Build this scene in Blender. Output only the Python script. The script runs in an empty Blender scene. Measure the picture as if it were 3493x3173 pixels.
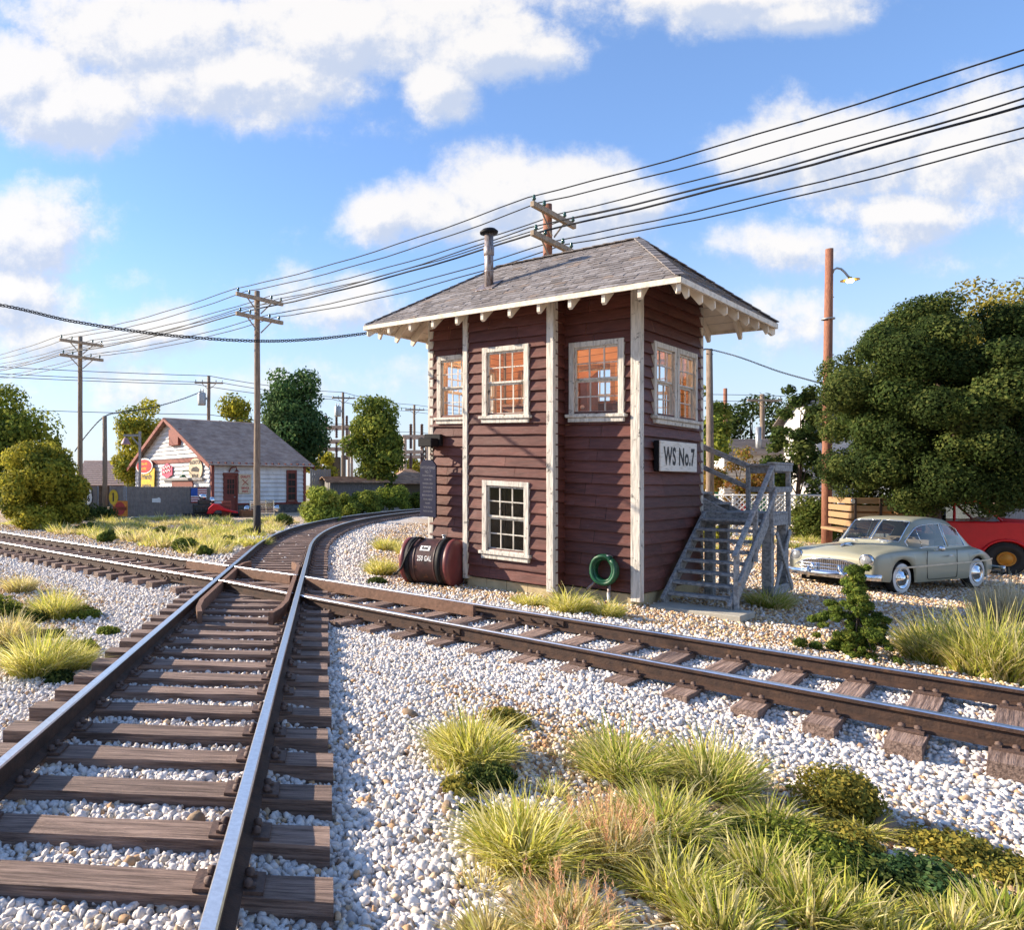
import bpy, math, random
import numpy as np
from mathutils import Vector, Matrix

rnd = random.Random(11)
npr = np.random.default_rng(5)
sc = bpy.context.scene
COL = sc.collection
rad = math.radians

# ------------------------------------------------------------------ camera
F, CX, CY, CAMZ = 2416.0, 900.0, 1655.0, 1.964      # focal length and principal point in photo pixels
cam_d = bpy.data.cameras.new('camera')
cam = bpy.data.objects.new('camera', cam_d)
COL.objects.link(cam)
cam.location = (0, 0, CAMZ)
cam.rotation_euler = (rad(90), 0, 0)
cam_d.sensor_fit = 'HORIZONTAL'
cam_d.sensor_width = 36
cam_d.lens = 36 * F / 3493
cam_d.shift_x = (1746.5 - CX) / 3493
cam_d.shift_y = (CY - 1586.5) / 3493
cam_d.clip_start = .05
cam_d.clip_end = 6000
sc.camera = cam

# ------------------------------------------------------------------ light
SUN_AZ, SUN_EL = rad(-65), rad(24.5)                   # clockwise from +Y, up
sun_dir = Vector((math.sin(SUN_AZ) * math.cos(SUN_EL), math.cos(SUN_AZ) * math.cos(SUN_EL), math.sin(SUN_EL)))
sun_d = bpy.data.lights.new('sun', 'SUN')
sun = bpy.data.objects.new('sun', sun_d)
COL.objects.link(sun)
sun.rotation_euler = sun_dir.to_track_quat('Z', 'Y').to_euler()
sun.location = (-20, 10, 30)
sun_d.energy = 5.0
sun_d.angle = rad(0.6)
sun_d.color = (1.0, .85, .66)
sc.view_settings.view_transform = 'Standard'
sc.view_settings.look = 'None'
sc.view_settings.exposure = 1.08
sc.view_settings.gamma = 1

# ------------------------------------------------------------------ sky with cumulus clouds
world = bpy.data.worlds.new('World')
sc.world = world
world.use_nodes = True
wt = world.node_tree
wt.nodes.clear()


def wn(t, **k):
    n = wt.nodes.new(t)
    for a, b in k.items():
        setattr(n, a, b)
    return n


def wm(op, a, b=None, c=None, clamp=False):
    n = wn('ShaderNodeMath', operation=op, use_clamp=clamp)
    for i, v in enumerate((a, b, c)):
        if v is None:
            continue
        if isinstance(v, (int, float)):
            n.inputs[i].default_value = v
        else:
            wt.links.new(v, n.inputs[i])
    return n.outputs[0]


sky = wn('ShaderNodeTexSky', sky_type='NISHITA')
sky.sun_disc = False
sky.sun_elevation = SUN_EL
sky.sun_rotation = SUN_AZ
sky.air_density = 1.0
sky.dust_density = 0.2
sky.ozone_density = 3.0
tc = wn('ShaderNodeTexCoord')
sep = wn('ShaderNodeSeparateXYZ')
wt.links.new(tc.outputs['Generated'], sep.inputs[0])
yy = wm('MAXIMUM', wm('ABSOLUTE', sep.outputs[1]), .18)
uu = wm('DIVIDE', sep.outputs[0], yy)
vv = wm('DIVIDE', sep.outputs[2], yy)
comb = wn('ShaderNodeCombineXYZ')
wt.links.new(uu, comb.inputs[0])
wt.links.new(vv, comb.inputs[1])
# cloud masses as (u, v, half width, half height, strength) in tangent-of-angle units
CLOUDS = []
for x, y, a, b, k in [
        (120, 215, 230, 95, 1), (330, 60, 310, 125, 1), (470, 150, 330, 110, 1), (690, 60, 350, 115, 1), (960, 95, 190, 75, 1),
        (860, 165, 90, 75, .9), (30, 170, 170, 120, 1), (500, 215, 300, 75, .55),
        (1400, -10, 330, 85, 1), (1560, 25, 160, 50, .9),
        (755, 425, 105, 70, 1), (985, 385, 170, 95, 1), (1130, 395, 160, 110, 1), (870, 425, 160, 85, 1), (1260, 400, 120, 60, .8), (900, 460, 260, 50, .7),
        (1680, 290, 220, 115, 1), (1900, 295, 190, 130, 1), (1510, 310, 140, 75, .8), (1560, 480, 280, 60, .62), (1800, 420, 260, 70, .65),
        (50, 470, 190, 125, .95), (20, 580, 190, 100, .9), (230, 545, 80, 45, .4), (90, 660, 190, 70, .62), (300, 650, 190, 60, .62), (660, 600, 240, 70, .5), (720, 570, 90, 50, .6),
        (1600, 650, 200, 60, .4), (1450, 620, 260, 60, .4), (480, 760, 420, 60, .4), (1900, 520, 200, 50, .35)]:
    CLOUDS.append(((x * 1.7327 - CX) / F, (CY - y * 1.7327) / F, a * 1.7327 / F, b * 1.7327 / F, k))


def cloud_field(du=0.0, dv=0.0):
    src = comb.outputs[0]
    if du or dv:
        ad = wn('ShaderNodeVectorMath', operation='ADD')
        wt.links.new(src, ad.inputs[0])
        ad.inputs[1].default_value = (du, dv, 0)
        src = ad.outputs[0]
    tot = None
    for u, v, a, b, k in CLOUDS:
        s = wn('ShaderNodeVectorMath', operation='SUBTRACT')
        wt.links.new(src, s.inputs[0])
        s.inputs[1].default_value = (u, v, 0)
        m = wn('ShaderNodeVectorMath', operation='MULTIPLY')
        wt.links.new(s.outputs[0], m.inputs[0])
        m.inputs[1].default_value = (1 / a, 1 / b, 0)
        l = wn('ShaderNodeVectorMath', operation='LENGTH')
        wt.links.new(m.outputs[0], l.inputs[0])
        f = wm('MULTIPLY', wm('SUBTRACT', 1.26, l.outputs[1]), k)
        tot = f if tot is None else wm('MAXIMUM', tot, f)
    n1 = wn('ShaderNodeTexNoise')
    n1.inputs['Scale'].default_value = 4.6
    n1.inputs['Detail'].default_value = 11
    n1.inputs['Roughness'].default_value = .66
    wt.links.new(src, n1.inputs['Vector'])
    return wm('ADD', wm('MULTIPLY', tot, .62), wm('MULTIPLY', wm('SUBTRACT', n1.outputs[0], .5), 1.55))


f0 = cloud_field()
f1 = cloud_field(-.015, .022)                           # the same field a little towards the sun: its slope lights the puffs
mr = wn('ShaderNodeMapRange', interpolation_type='SMOOTHERSTEP')
wt.links.new(f0, mr.inputs[0])
mr.inputs[1].default_value = .0
mr.inputs[2].default_value = .46
cover = mr.outputs[0]
lit = wn('ShaderNodeMapRange', interpolation_type='SMOOTHSTEP')
wt.links.new(wm('SUBTRACT', f0, f1), lit.inputs[0])
lit.inputs[1].default_value = -.20
lit.inputs[2].default_value = .12
ccol = wn('ShaderNodeMix', data_type='RGBA')
wt.links.new(lit.outputs[0], ccol.inputs[0])
ccol.inputs[6].default_value = (3.0, 3.35, 4.1, 1)
ccol.inputs[7].default_value = (4.9, 4.75, 4.6, 1)
hs = wn('ShaderNodeHueSaturation')
hs.inputs['Saturation'].default_value = 1.14
hs.inputs['Value'].default_value = 1.36
air = wn('ShaderNodeMix', data_type='RGBA', blend_type='MULTIPLY')   # a little less green in the blue
air.inputs[0].default_value = 1
wt.links.new(sky.outputs[0], air.inputs[6])
air.inputs[7].default_value = (1.0, .95, 1.0, 1)
wt.links.new(air.outputs[2], hs.inputs['Color'])
mixc = wn('ShaderNodeMix', data_type='RGBA')
wt.links.new(wm('MULTIPLY', cover, .93), mixc.inputs[0])
el = wn('ShaderNodeMapRange', interpolation_type='SMOOTHSTEP')   # pale air low over the horizon
wt.links.new(sep.outputs[2], el.inputs[0])
el.inputs[1].default_value, el.inputs[2].default_value = -.05, .36
el.inputs[3].default_value, el.inputs[4].default_value = .92, .10
pale = wn('ShaderNodeMix', data_type='RGBA')
wt.links.new(el.outputs[0], pale.inputs[0])
wt.links.new(hs.outputs[0], pale.inputs[6])
pale.inputs[7].default_value = (3.2, 3.6, 4.2, 1)
wt.links.new(pale.outputs[2], mixc.inputs[6])
wt.links.new(ccol.outputs[2], mixc.inputs[7])
bg = wn('ShaderNodeBackground')
bg.inputs[1].default_value = .10
wt.links.new(mixc.outputs[2], bg.inputs[0])
wo = wn('ShaderNodeOutputWorld')
wt.links.new(bg.outputs[0], wo.inputs[0])

sc.cycles.max_bounces = 8
sc.cycles.transparent_max_bounces = 16
sc.cycles.caustics_reflective = False
sc.cycles.caustics_refractive = False
sc.cycles.use_denoising = True
try:
    sc.cycles.denoiser = 'OPENIMAGEDENOISE'
except Exception:
    pass


# ------------------------------------------------------------------ helpers
def at(px, py, d):
    """World point seen at photo pixel (px, py) at depth d metres in front of the camera."""
    return Vector(((px - CX) / F * d, d, CAMZ + (CY - py) / F * d))


def gz(x, y):
    """Height of the natural ground."""
    p = -.056 * x + .0258 * y - .005
    return min(0.0, max(-.45, p))


def onground(px, py):
    d = 12.0
    for _ in range(30):
        z = gz((px - CX) / F * d, d)
        d = (CAMZ - z) * F / (py - CY)
    return Vector(((px - CX) / F * d, d, z))


def setp(o, label=None, cat=None, group=None, kind=None):
    if label:
        o['label'] = label
    if cat:
        o['category'] = cat
    if group:
        o['group'] = group
    if kind:
        o['kind'] = kind
    return o


def thing(name, label, cat, loc=(0, 0, 0), rz=0, group=None):
    o = bpy.data.objects.new(name, None)
    COL.objects.link(o)
    o.location = loc
    o.rotation_euler = (0, 0, rz)
    o.empty_display_size = .2
    return setp(o, label, cat, group)


KIDS = {}


def link(name, me, parent=None):
    o = bpy.data.objects.new(name, me)
    COL.objects.link(o)
    if parent is not None:
        o.parent = parent
        KIDS.setdefault(parent.name, []).append(o)
    return o


def copy_tree(o, parent=None):
    c = o.copy()
    COL.objects.link(c)
    if parent is not None:
        c.parent = parent
        KIDS.setdefault(parent.name, []).append(c)
    for ch in KIDS.get(o.name, []):
        copy_tree(ch, c)
    return c


class MB:
    """Collects shapes and links them as ONE mesh object."""

    def __init__(s):
        s.v, s.f, s.m, s.s = [], [], [], []

    def add(s, vs, fs, m=0, smooth=False):
        n = len(s.v)
        s.v.extend([tuple(p) for p in vs])
        for f in fs:
            s.f.append([i + n for i in f])
            s.m.append(m)
            s.s.append(smooth)
        return s

    def bb(s, x0, x1, y0, y1, z0, z1, m=0):
        return s.add([(x0, y0, z0), (x1, y0, z0), (x1, y1, z0), (x0, y1, z0), (x0, y0, z1), (x1, y0, z1), (x1, y1, z1), (x0, y1, z1)],
                     [(0, 3, 2, 1), (4, 5, 6, 7), (0, 1, 5, 4), (1, 2, 6, 5), (2, 3, 7, 6), (3, 0, 4, 7)], m)

    def beam(s, a, b, w, h, m=0, up=(0, 0, 1)):
        a, b = Vector(a), Vector(b)
        d = (b - a).normalized()
        x = d.cross(Vector(up))
        if x.length < 1e-4:
            x = Vector((1, 0, 0))
        x.normalize()
        y = x.cross(d).normalized()
        x, y = x * w / 2, y * h / 2
        return s.add([a - x - y, a + x - y, a + x + y, a - x + y, b - x - y, b + x - y, b + x + y, b - x + y],
                     [(0, 1, 2, 3), (7, 6, 5, 4), (0, 4, 5, 1), (1, 5, 6, 2), (2, 6, 7, 3), (3, 7, 4, 0)], m)

    def tube(s, pts, r, n=8, m=0, smooth=True, cap=True):
        pts = [Vector(p) for p in pts]
        k = len(pts)
        rs = r if isinstance(r, (list, tuple)) else [r] * k
        vs = []
        ref = None
        for i, p in enumerate(pts):
            d = (pts[min(i + 1, k - 1)] - pts[max(i - 1, 0)])
            d = d.normalized() if d.length > 1e-9 else Vector((0, 0, 1))
            if ref is None:
                ref = Vector((0, 0, 1)) if abs(d.z) < .9 else Vector((1, 0, 0))
            x = ref - d * ref.dot(d)
            if x.length < 1e-5:
                x = d.orthogonal()
            x.normalize()
            ref = x
            y = d.cross(x)
            for j in range(n):
                a = 2 * math.pi * j / n
                vs.append(p + (x * math.cos(a) + y * math.sin(a)) * rs[i])
        fs = []
        for i in range(k - 1):
            for j in range(n):
                j2 = (j + 1) % n
                fs.append((i * n + j, i * n + j2, (i + 1) * n + j2, (i + 1) * n + j))
        s.add(vs, fs, m, smooth)
        if cap:
            b = len(s.v) - len(vs)
            s.f.append([b + j for j in range(n)][::-1]); s.m.append(m); s.s.append(False)
            s.f.append([b + (k - 1) * n + j for j in range(n)]); s.m.append(m); s.s.append(False)
        return s

    def lathe(s, prof, n=24, m=0, M=None, smooth=True, close=False):
        """prof: (radius, z) pairs turned about z, then moved by matrix M."""
        vs = []
        for r, z in prof:
            for j in range(n):
                a = 2 * math.pi * j / n
                p = Vector((r * math.cos(a), r * math.sin(a), z))
                vs.append(M @ p if M is not None else p)
        fs = []
        k = len(prof)
        for i in range(k - 1):
            for j in range(n):
                j2 = (j + 1) % n
                fs.append((i * n + j, i * n + j2, (i + 1) * n + j2, (i + 1) * n + j))
        return s.add(vs, fs, m, smooth)

    def prism(s, poly, fn, a, b, m=0):
        """2D polygon extruded from a to b; fn(u, v, w) gives the 3D point."""
        n = len(poly)
        vs = [fn(u, v, a) for u, v in poly] + [fn(u, v, b) for u, v in poly]
        fs = [tuple(range(n))[::-1], tuple(range(n, 2 * n))]
        fs += [(i, (i + 1) % n, n + (i + 1) % n, n + i) for i in range(n)]
        return s.add(vs, fs, m)

    def build(s, name, mats, parent=None, warp=None, bevel=0, seg=1, fix=True):
        me = bpy.data.meshes.new(name)
        vs = [warp(p) for p in s.v] if warp else s.v
        me.from_pydata(vs, [], s.f)
        mats = mats if isinstance(mats, (list, tuple)) else [mats]
        for m in mats:
            me.materials.append(m)
        if len(mats) > 1:
            me.polygons.foreach_set('material_index', s.m)
        me.polygons.foreach_set('use_smooth', s.s)
        if fix:
            import bmesh
            b = bmesh.new()
            b.from_mesh(me)
            bmesh.ops.recalc_face_normals(b, faces=b.faces)
            b.to_mesh(me)
            b.free()
        me.update()
        o = link(name, me, parent)
        if bevel:
            md = o.modifiers.new('edge', 'BEVEL')
            md.width = bevel
            md.segments = seg
            md.limit_method = 'ANGLE'
            md.angle_limit = rad(40)
        return o


def np_mesh(name, V, Fc, mats, parent=None, smooth=False, col=None):
    """Mesh object from numpy arrays; Fc is an (n, k) index array; col an (n verts, 3) colour array."""
    me = bpy.data.meshes.new(name)
    n, k = Fc.shape
    me.vertices.add(len(V))
    me.vertices.foreach_set('co', np.ascontiguousarray(V, dtype=np.float32).ravel())
    me.loops.add(n * k)
    me.loops.foreach_set('vertex_index', Fc.astype(np.int32).ravel())
    me.polygons.add(n)
    me.polygons.foreach_set('loop_start', np.arange(0, n * k, k, dtype=np.int32))
    me.polygons.foreach_set('loop_total', np.full(n, k, dtype=np.int32))
    me.polygons.foreach_set('use_smooth', np.full(n, smooth))
    for m in (mats if isinstance(mats, (list, tuple)) else [mats]):
        me.materials.append(m)
    me.update(calc_edges=True)
    if col is not None:
        at_ = me.color_attributes.new('Col', 'FLOAT_COLOR', 'POINT')
        c4 = np.ones((len(V), 4), np.float32)
        c4[:, :3] = col
        at_.data.foreach_set('color', c4.ravel())
    return link(name, me, parent)


def text_mesh(mb, txt, size, fn, m=0, sx=1.0, align='CENTER', bold=0.0, space=1.0):
    """Adds lettering to mb; fn(u, v) gives the 3D point of a point of the text line (u right, v up)."""
    cu = bpy.data.curves.new('lettering', 'FONT')
    cu.body = txt
    cu.size = size
    cu.align_x = align
    cu.align_y = 'CENTER'
    cu.offset = bold
    cu.space_character = space
    cu.resolution_u = 3
    ob = bpy.data.objects.new('lettering', cu)
    COL.objects.link(ob)
    dg = bpy.context.evaluated_depsgraph_get()
    me = ob.evaluated_get(dg).to_mesh()
    vs = [fn(v.co.x * sx, v.co.y) for v in me.vertices]
    fs = [tuple(p.vertices) for p in me.polygons]
    mb.add(vs, fs, m)
    ob.evaluated_get(dg).to_mesh_clear()
    bpy.data.objects.remove(ob)
    bpy.data.curves.remove(cu)


# ------------------------------------------------------------------ materials
MATS = {}


def _new(name):
    m = bpy.data.materials.new(name)
    m.use_nodes = True
    nt = m.node_tree
    return m, nt, nt.nodes['Principled BSDF']


def mat(name, c1, c2=None, rough=.75, scale=6, detail=6, stretch=(1, 1, 1), bump=0, bscale=None, bstretch=None, metal=0, spec=.4,
        lo=.35, hi=.65, island=0.0, objvar=0.0, c3=None, c3scale=2.5, c3lo=.55, c3hi=.7, coat=0, bdist=.02, nrough=.6):
    """Procedural surface: two colours mixed by noise, an optional third for stains, bump, per-board and per-object variation."""
    m, nt, b = _new(name)
    N, L = nt.nodes.new, nt.links.new
    tcn = N('ShaderNodeTexCoord')

    def noise(sc_, st, det=detail):
        mp = N('ShaderNodeMapping')
        mp.inputs['Scale'].default_value = st
        if objvar:
            oi = N('ShaderNodeObjectInfo')
            ov = N('ShaderNodeMath')
            ov.operation = 'MULTIPLY'
            ov.inputs[1].default_value = 91.0
            L(oi.outputs['Random'], ov.inputs[0])
            av = N('ShaderNodeVectorMath')
            L(tcn.outputs['Object'], av.inputs[0])
            L(ov.outputs[0], av.inputs[1])
            L(av.outputs[0], mp.inputs[0])
        else:
            L(tcn.outputs['Object'], mp.inputs[0])
        n = N('ShaderNodeTexNoise')
        n.inputs['Scale'].default_value = sc_
        n.inputs['Detail'].default_value = det
        n.inputs['Roughness'].default_value = nrough
        L(mp.outputs[0], n.inputs['Vector'])
        return n.outputs[0]
    c2 = c2 or tuple(x * .7 for x in c1)
    n1 = noise(scale, stretch)
    mr_ = N('ShaderNodeMapRange')
    mr_.inputs[1].default_value, mr_.inputs[2].default_value = lo, hi
    L(n1, mr_.inputs[0])
    mx = N('ShaderNodeMix')
    mx.data_type = 'RGBA'
    L(mr_.outputs[0], mx.inputs[0])
    mx.inputs[6].default_value = (*c1, 1)
    mx.inputs[7].default_value = (*c2, 1)
    out = mx.outputs[2]
    if c3:
        n3 = noise(c3scale, (1, 1, 1))
        m3 = N('ShaderNodeMapRange')
        m3.inputs[1].default_value, m3.inputs[2].default_value = c3lo, c3hi
        L(n3, m3.inputs[0])
        x3 = N('ShaderNodeMix')
        x3.data_type = 'RGBA'
        L(m3.outputs[0], x3.inputs[0])
        L(out, x3.inputs[6])
        x3.inputs[7].default_value = (*c3, 1)
        out = x3.outputs[2]
    for amt, node, sock in ((island, 'ShaderNodeNewGeometry', 'Random Per Island'), (objvar, 'ShaderNodeObjectInfo', 'Random')):
        if amt:
            g = N(node)
            r = N('ShaderNodeMapRange')
            r.inputs[3].default_value, r.inputs[4].default_value = 1 - amt, 1 + amt
            L(g.outputs[sock], r.inputs[0])
            h = N('ShaderNodeHueSaturation')
            L(r.outputs[0], h.inputs['Value'])
            L(out, h.inputs['Color'])
            out = h.outputs[0]
    L(out, b.inputs['Base Color'])
    b.inputs['Roughness'].default_value = rough
    b.inputs['Metallic'].default_value = metal
    b.inputs['Specular IOR Level'].default_value = spec
    if coat:
        b.inputs['Coat Weight'].default_value = coat
        b.inputs['Coat Roughness'].default_value = .06
    if bump:
        nb = noise(bscale or scale * 2, bstretch or stretch, 8)
        bp = N('ShaderNodeBump')
        bp.inputs['Strength'].default_value = bump
        bp.inputs['Distance'].default_value = bdist
        L(nb, bp.inputs['Height'])
        L(bp.outputs[0], b.inputs['Normal'])
    MATS[name] = m
    return m


def palette_mat(name, stops, rough=.8, spec=.3, fine=.25, fscale=60, bump=.0):
    """Colour picked per loose piece (stone, shingle) from a list of (position, colour)."""
    m, nt, b = _new(name)
    N, L = nt.nodes.new, nt.links.new
    g = N('ShaderNodeNewGeometry')
    r = N('ShaderNodeValToRGB')
    r.color_ramp.interpolation = 'CONSTANT'
    e = r.color_ramp.elements
    while len(e) < len(stops):
        e.new(.5)
    for i, (p, c) in enumerate(stops):
        e[i].position = p
        e[i].color = (*c, 1)
    L(g.outputs['Random Per Island'], r.inputs[0])
    t = N('ShaderNodeTexCoord')
    n = N('ShaderNodeTexNoise')
    n.inputs['Scale'].default_value = fscale
    n.inputs['Detail'].default_value = 4
    L(t.outputs['Object'], n.inputs['Vector'])
    mr_ = N('ShaderNodeMapRange')
    mr_.inputs[1].default_value, mr_.inputs[2].default_value = .3, .7
    mr_.inputs[3].default_value, mr_.inputs[4].default_value = 1 - fine, 1 + fine
    L(n.outputs[0], mr_.inputs[0])
    h = N('ShaderNodeHueSaturation')
    L(mr_.outputs[0], h.inputs['Value'])
    L(r.outputs[0], h.inputs['Color'])
    L(h.outputs[0], b.inputs['Base Color'])
    b.inputs['Roughness'].default_value = rough
    b.inputs['Specular IOR Level'].default_value = spec
    if bump:
        bp = N('ShaderNodeBump')
        bp.inputs['Strength'].default_value = bump
        bp.inputs['Distance'].default_value = .005
        L(n.outputs[0], bp.inputs['Height'])
        L(bp.outputs[0], b.inputs['Normal'])
    return m


def leaf_mat(name, trans=.3):
    m, nt, b = _new(name)
    N, L = nt.nodes.new, nt.links.new
    a = N('ShaderNodeAttribute')
    a.attribute_name = 'Col'
    L(a.outputs['Color'], b.inputs['Base Color'])
    b.inputs['Roughness'].default_value = .8
    b.inputs['Specular IOR Level'].default_value = .12
    tr = N('ShaderNodeBsdfTranslucent')
    L(a.outputs['Color'], tr.inputs[0])
    mx = N('ShaderNodeMixShader')
    mx.inputs[0].default_value = trans
    L(b.outputs[0], mx.inputs[1])
    L(tr.outputs[0], mx.inputs[2])
    L(mx.outputs[0], nt.nodes['Material Output'].inputs[0])
    return m


def glass_mat(name, tint=(.95, .97, 1), refl=1.0, base=.04):
    m, nt, b = _new(name)
    N, L = nt.nodes.new, nt.links.new
    nt.nodes.remove(b)
    t = N('ShaderNodeBsdfTransparent')
    t.inputs[0].default_value = (*tint, 1)
    g = N('ShaderNodeBsdfGlossy')
    g.inputs['Roughness'].default_value = .03
    lw = N('ShaderNodeLayerWeight')
    lw.inputs[0].default_value = .5
    pw = N('ShaderNodeMath')
    pw.operation = 'POWER'
    pw.inputs[1].default_value = 4.0
    L(lw.outputs['Facing'], pw.inputs[0])
    mm = N('ShaderNodeMath')
    mm.operation = 'MULTIPLY_ADD'
    mm.inputs[1].default_value = .8 * refl
    mm.inputs[2].default_value = base
    L(pw.outputs[0], mm.inputs[0])
    mx = N('ShaderNodeMixShader')
    L(mm.outputs[0], mx.inputs[0])
    L(t.outputs[0], mx.inputs[1])
    L(g.outputs[0], mx.inputs[2])
    L(mx.outputs[0], nt.nodes['Material Output'].inputs[0])
    return m


def emit_mat(name, c, s):
    m, nt, b = _new(name)
    b.inputs['Base Color'].default_value = (*c, 1)
    b.inputs['Emission Color'].default_value = (*c, 1)
    b.inputs['Emission Strength'].default_value = s
    return m


def board_mat(name, c1, c2, gap):
    """Varnished boards with dark joints every eighth of a metre up the wall."""
    m = mat(name, c1, c2, rough=.5, scale=3, stretch=(1, 1, 8))
    nt = m.node_tree
    N, L = nt.nodes.new, nt.links.new
    b = nt.nodes['Principled BSDF']
    src = b.inputs['Base Color'].links[0].from_socket
    t = N('ShaderNodeTexCoord')
    s_ = N('ShaderNodeSeparateXYZ')
    L(t.outputs['Object'], s_.inputs[0])
    f = N('ShaderNodeMath'); f.operation = 'MULTIPLY'; f.inputs[1].default_value = 7.0
    L(s_.outputs[2], f.inputs[0])
    g = N('ShaderNodeMath'); g.operation = 'FRACT'
    L(f.outputs[0], g.inputs[0])
    h = N('ShaderNodeMath'); h.operation = 'LESS_THAN'; h.inputs[1].default_value = .09
    L(g.outputs[0], h.inputs[0])
    x = N('ShaderNodeMix'); x.data_type = 'RGBA'
    L(h.outputs[0], x.inputs[0])
    L(src, x.inputs[6])
    x.inputs[7].default_value = (*gap, 1)
    L(x.outputs[2], b.inputs['Base Color'])
    return m


M = dict(
    steel=mat('polished_rail_steel', (.86, .88, .92), (.70, .72, .76), rough=.3, metal=1, scale=30),
    rust=mat('rusty_rail', (.078, .042, .027), (.040, .023, .017), rough=.7, scale=12, bump=.3, bscale=60, c3=(.125, .066, .036), c3scale=5, c3lo=.58, c3hi=.75),
    guard=mat('rusty_guard_rail', (.21, .115, .075), (.13, .07, .045), rough=.75, scale=14, bump=.3, bscale=50),
    tie=mat('weathered_tie_timber', (.36, .25, .20), (.12, .077, .060), rough=.72, scale=3.0, stretch=(.6, 13, 13), bump=1.0, bscale=3.4, bstretch=(.5, 14, 14), objvar=.2, spec=.4, lo=.40, hi=.60, bdist=.035, nrough=.72, c3=(.42, .30, .22), c3scale=26, c3lo=.70, c3hi=.76),
    plate=mat('tie_plate_iron', (.15, .09, .065), (.07, .045, .038), rough=.65, scale=25, bump=.3, bscale=60),
    siding=mat('maroon_clapboard', (.140, .047, .035), (.084, .028, .021), rough=.5, scale=3, stretch=(1, 1, 8), bump=.6, bscale=4, bstretch=(1.2, 1.2, 26), island=.2, spec=.32, bdist=.012, c3=(.15, .072, .07), c3scale=6, c3lo=.6, c3hi=.85),
    trim=mat('peeling_white_trim', (.64, .60, .53), (.34, .31, .265), rough=.78, scale=6, stretch=(4, 4, .45), bump=.6, bscale=10, bstretch=(4, 4, .5), lo=.44, hi=.72, c3=(.13, .12, .105), c3scale=9, c3lo=.60, c3hi=.69),
    cream=mat('cream_soffit_paint', (.78, .70, .58), (.66, .58, .47), rough=.65, scale=4, bump=.15, bscale=20),
    block=mat('cream_foundation_block', (.52, .42, .25), (.40, .32, .19), rough=.85, scale=6, bump=.3, bscale=40, island=.1),
    orange=board_mat('orange_varnished_board', (.74, .43, .21), (.62, .34, .16), (.22, .09, .03)),
    woodin=mat('brown_cabinet_wood', (.25, .11, .05), (.16, .07, .03), rough=.5, scale=5),
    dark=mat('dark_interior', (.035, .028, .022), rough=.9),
    black=mat('black_iron', (.010, .010, .012), (.006, .006, .007), rough=.6, scale=20, bump=.2, spec=.2),
    greywood=mat('weathered_grey_timber', (.36, .355, .35), (.18, .18, .185), rough=.85, scale=6, stretch=(3, 3, 3), bump=.3, bscale=16, bstretch=(3, 3, 3), lo=.42, hi=.62),
    pole=mat('weathered_pole_timber', (.30, .225, .165), (.155, .115, .085), rough=.85, scale=6, stretch=(6, 6, .5), bump=.7, bscale=8, bstretch=(6, 6, .4), lo=.38, hi=.6),
    polered=mat('red_brown_pole_timber', (.33, .14, .08), (.19, .075, .045), rough=.8, scale=8, stretch=(5, 5, .8), bump=.5, bscale=10),
    arm=mat('bleached_crossarm_timber', (.42, .33, .24), (.27, .21, .15), rough=.85, scale=6, bump=.4),
    tar=mat('tarred_pole_foot', (.035, .03, .033), rough=.8, bump=.3),
    wire=mat('black_wire', (.012, .013, .016), rough=.6),
    insul=mat('green_glass_insulator', (.03, .10, .075), rough=.15, spec=.7),
    metal=mat('galvanised_metal', (.42, .43, .44), (.30, .31, .32), rough=.45, metal=.6, scale=12, bump=.1),
    stovepipe=mat('rust_streaked_stovepipe', (.32, .29, .29), (.16, .10, .08), rough=.5, metal=.55, scale=9, stretch=(3, 3, .8), lo=.45, hi=.62, bump=.2),
    chrome=mat('chrome', (.86, .87, .88), rough=.08, metal=1),
    glass=glass_mat('window_glass'),
    carglass=glass_mat('tinted_car_glass', (.60, .62, .60), 1.0, .07),
    white=mat('white_paint', (.78, .77, .74), (.68, .67, .64), rough=.6),
    signface=mat('weathered_sign_face', (.74, .70, .62), (.60, .55, .46), rough=.7, scale=5, stretch=(1, 1, 6), lo=.5, hi=.65),
    letter=mat('dark_lettering', (.03, .025, .025), rough=.6),
    stone=mat('dark_stone_base', (.13, .125, .12), (.05, .05, .05), rough=.9, scale=5, bump=1, bscale=6, bdist=.06),
)

# ------------------------------------------------------------------ track geometry
RAIL_H, GAUGE = .17, 1.435
TIE_TOP = .13


def path_one():
    """Centre line of the main track: straight through the crossing, then a long right-hand curve."""
    pts, th = [], rad(5.06)
    p = Vector((-.07, 12.8, TIE_TOP)) - Vector((math.sin(th), math.cos(th), 0)) * 15
    s = -15.0
    ds = .25
    while s < 62:
        pts.append(p.copy())
        a = th if s < 6.2 else th + (s - 6.2) / 62
        p = p + Vector((math.sin(a), math.cos(a), 0)) * ds
        s += ds
    return pts


def path_two():
    """Centre line of the crossing track, falling gently to the right."""
    def run(sgn, lim):
        out, p, s = [], Vector((-.07, 12.8, TIE_TOP)), 0.0
        while s < lim:
            out.append(p.copy())
            a = rad(41 + .2 * max(-22, min(14, sgn * s)))
            p = p + Vector((math.sin(a), -math.cos(a), 0)) * .25 * sgn
            s += .25
            p.z = TIE_TOP - (.016 * min(s, 16) if sgn > 0 else 0)
        return out
    return run(-1, 46)[:0:-1] + run(1, 26)


P1, P2 = path_one(), path_two()


def station(path, s):
    i = max(0, min(len(path) - 2, int(s / .25)))
    f = s / .25 - i
    p = path[i].lerp(path[i + 1], f)
    d = (path[i + 1] - path[i])
    d.z = 0
    return p, d.normalized()


def lateral(d):
    return Vector((d.y, -d.x, 0))


A1 = np.array([p[:] for p in P1])
A2 = np.array([p[:] for p in P2])


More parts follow.
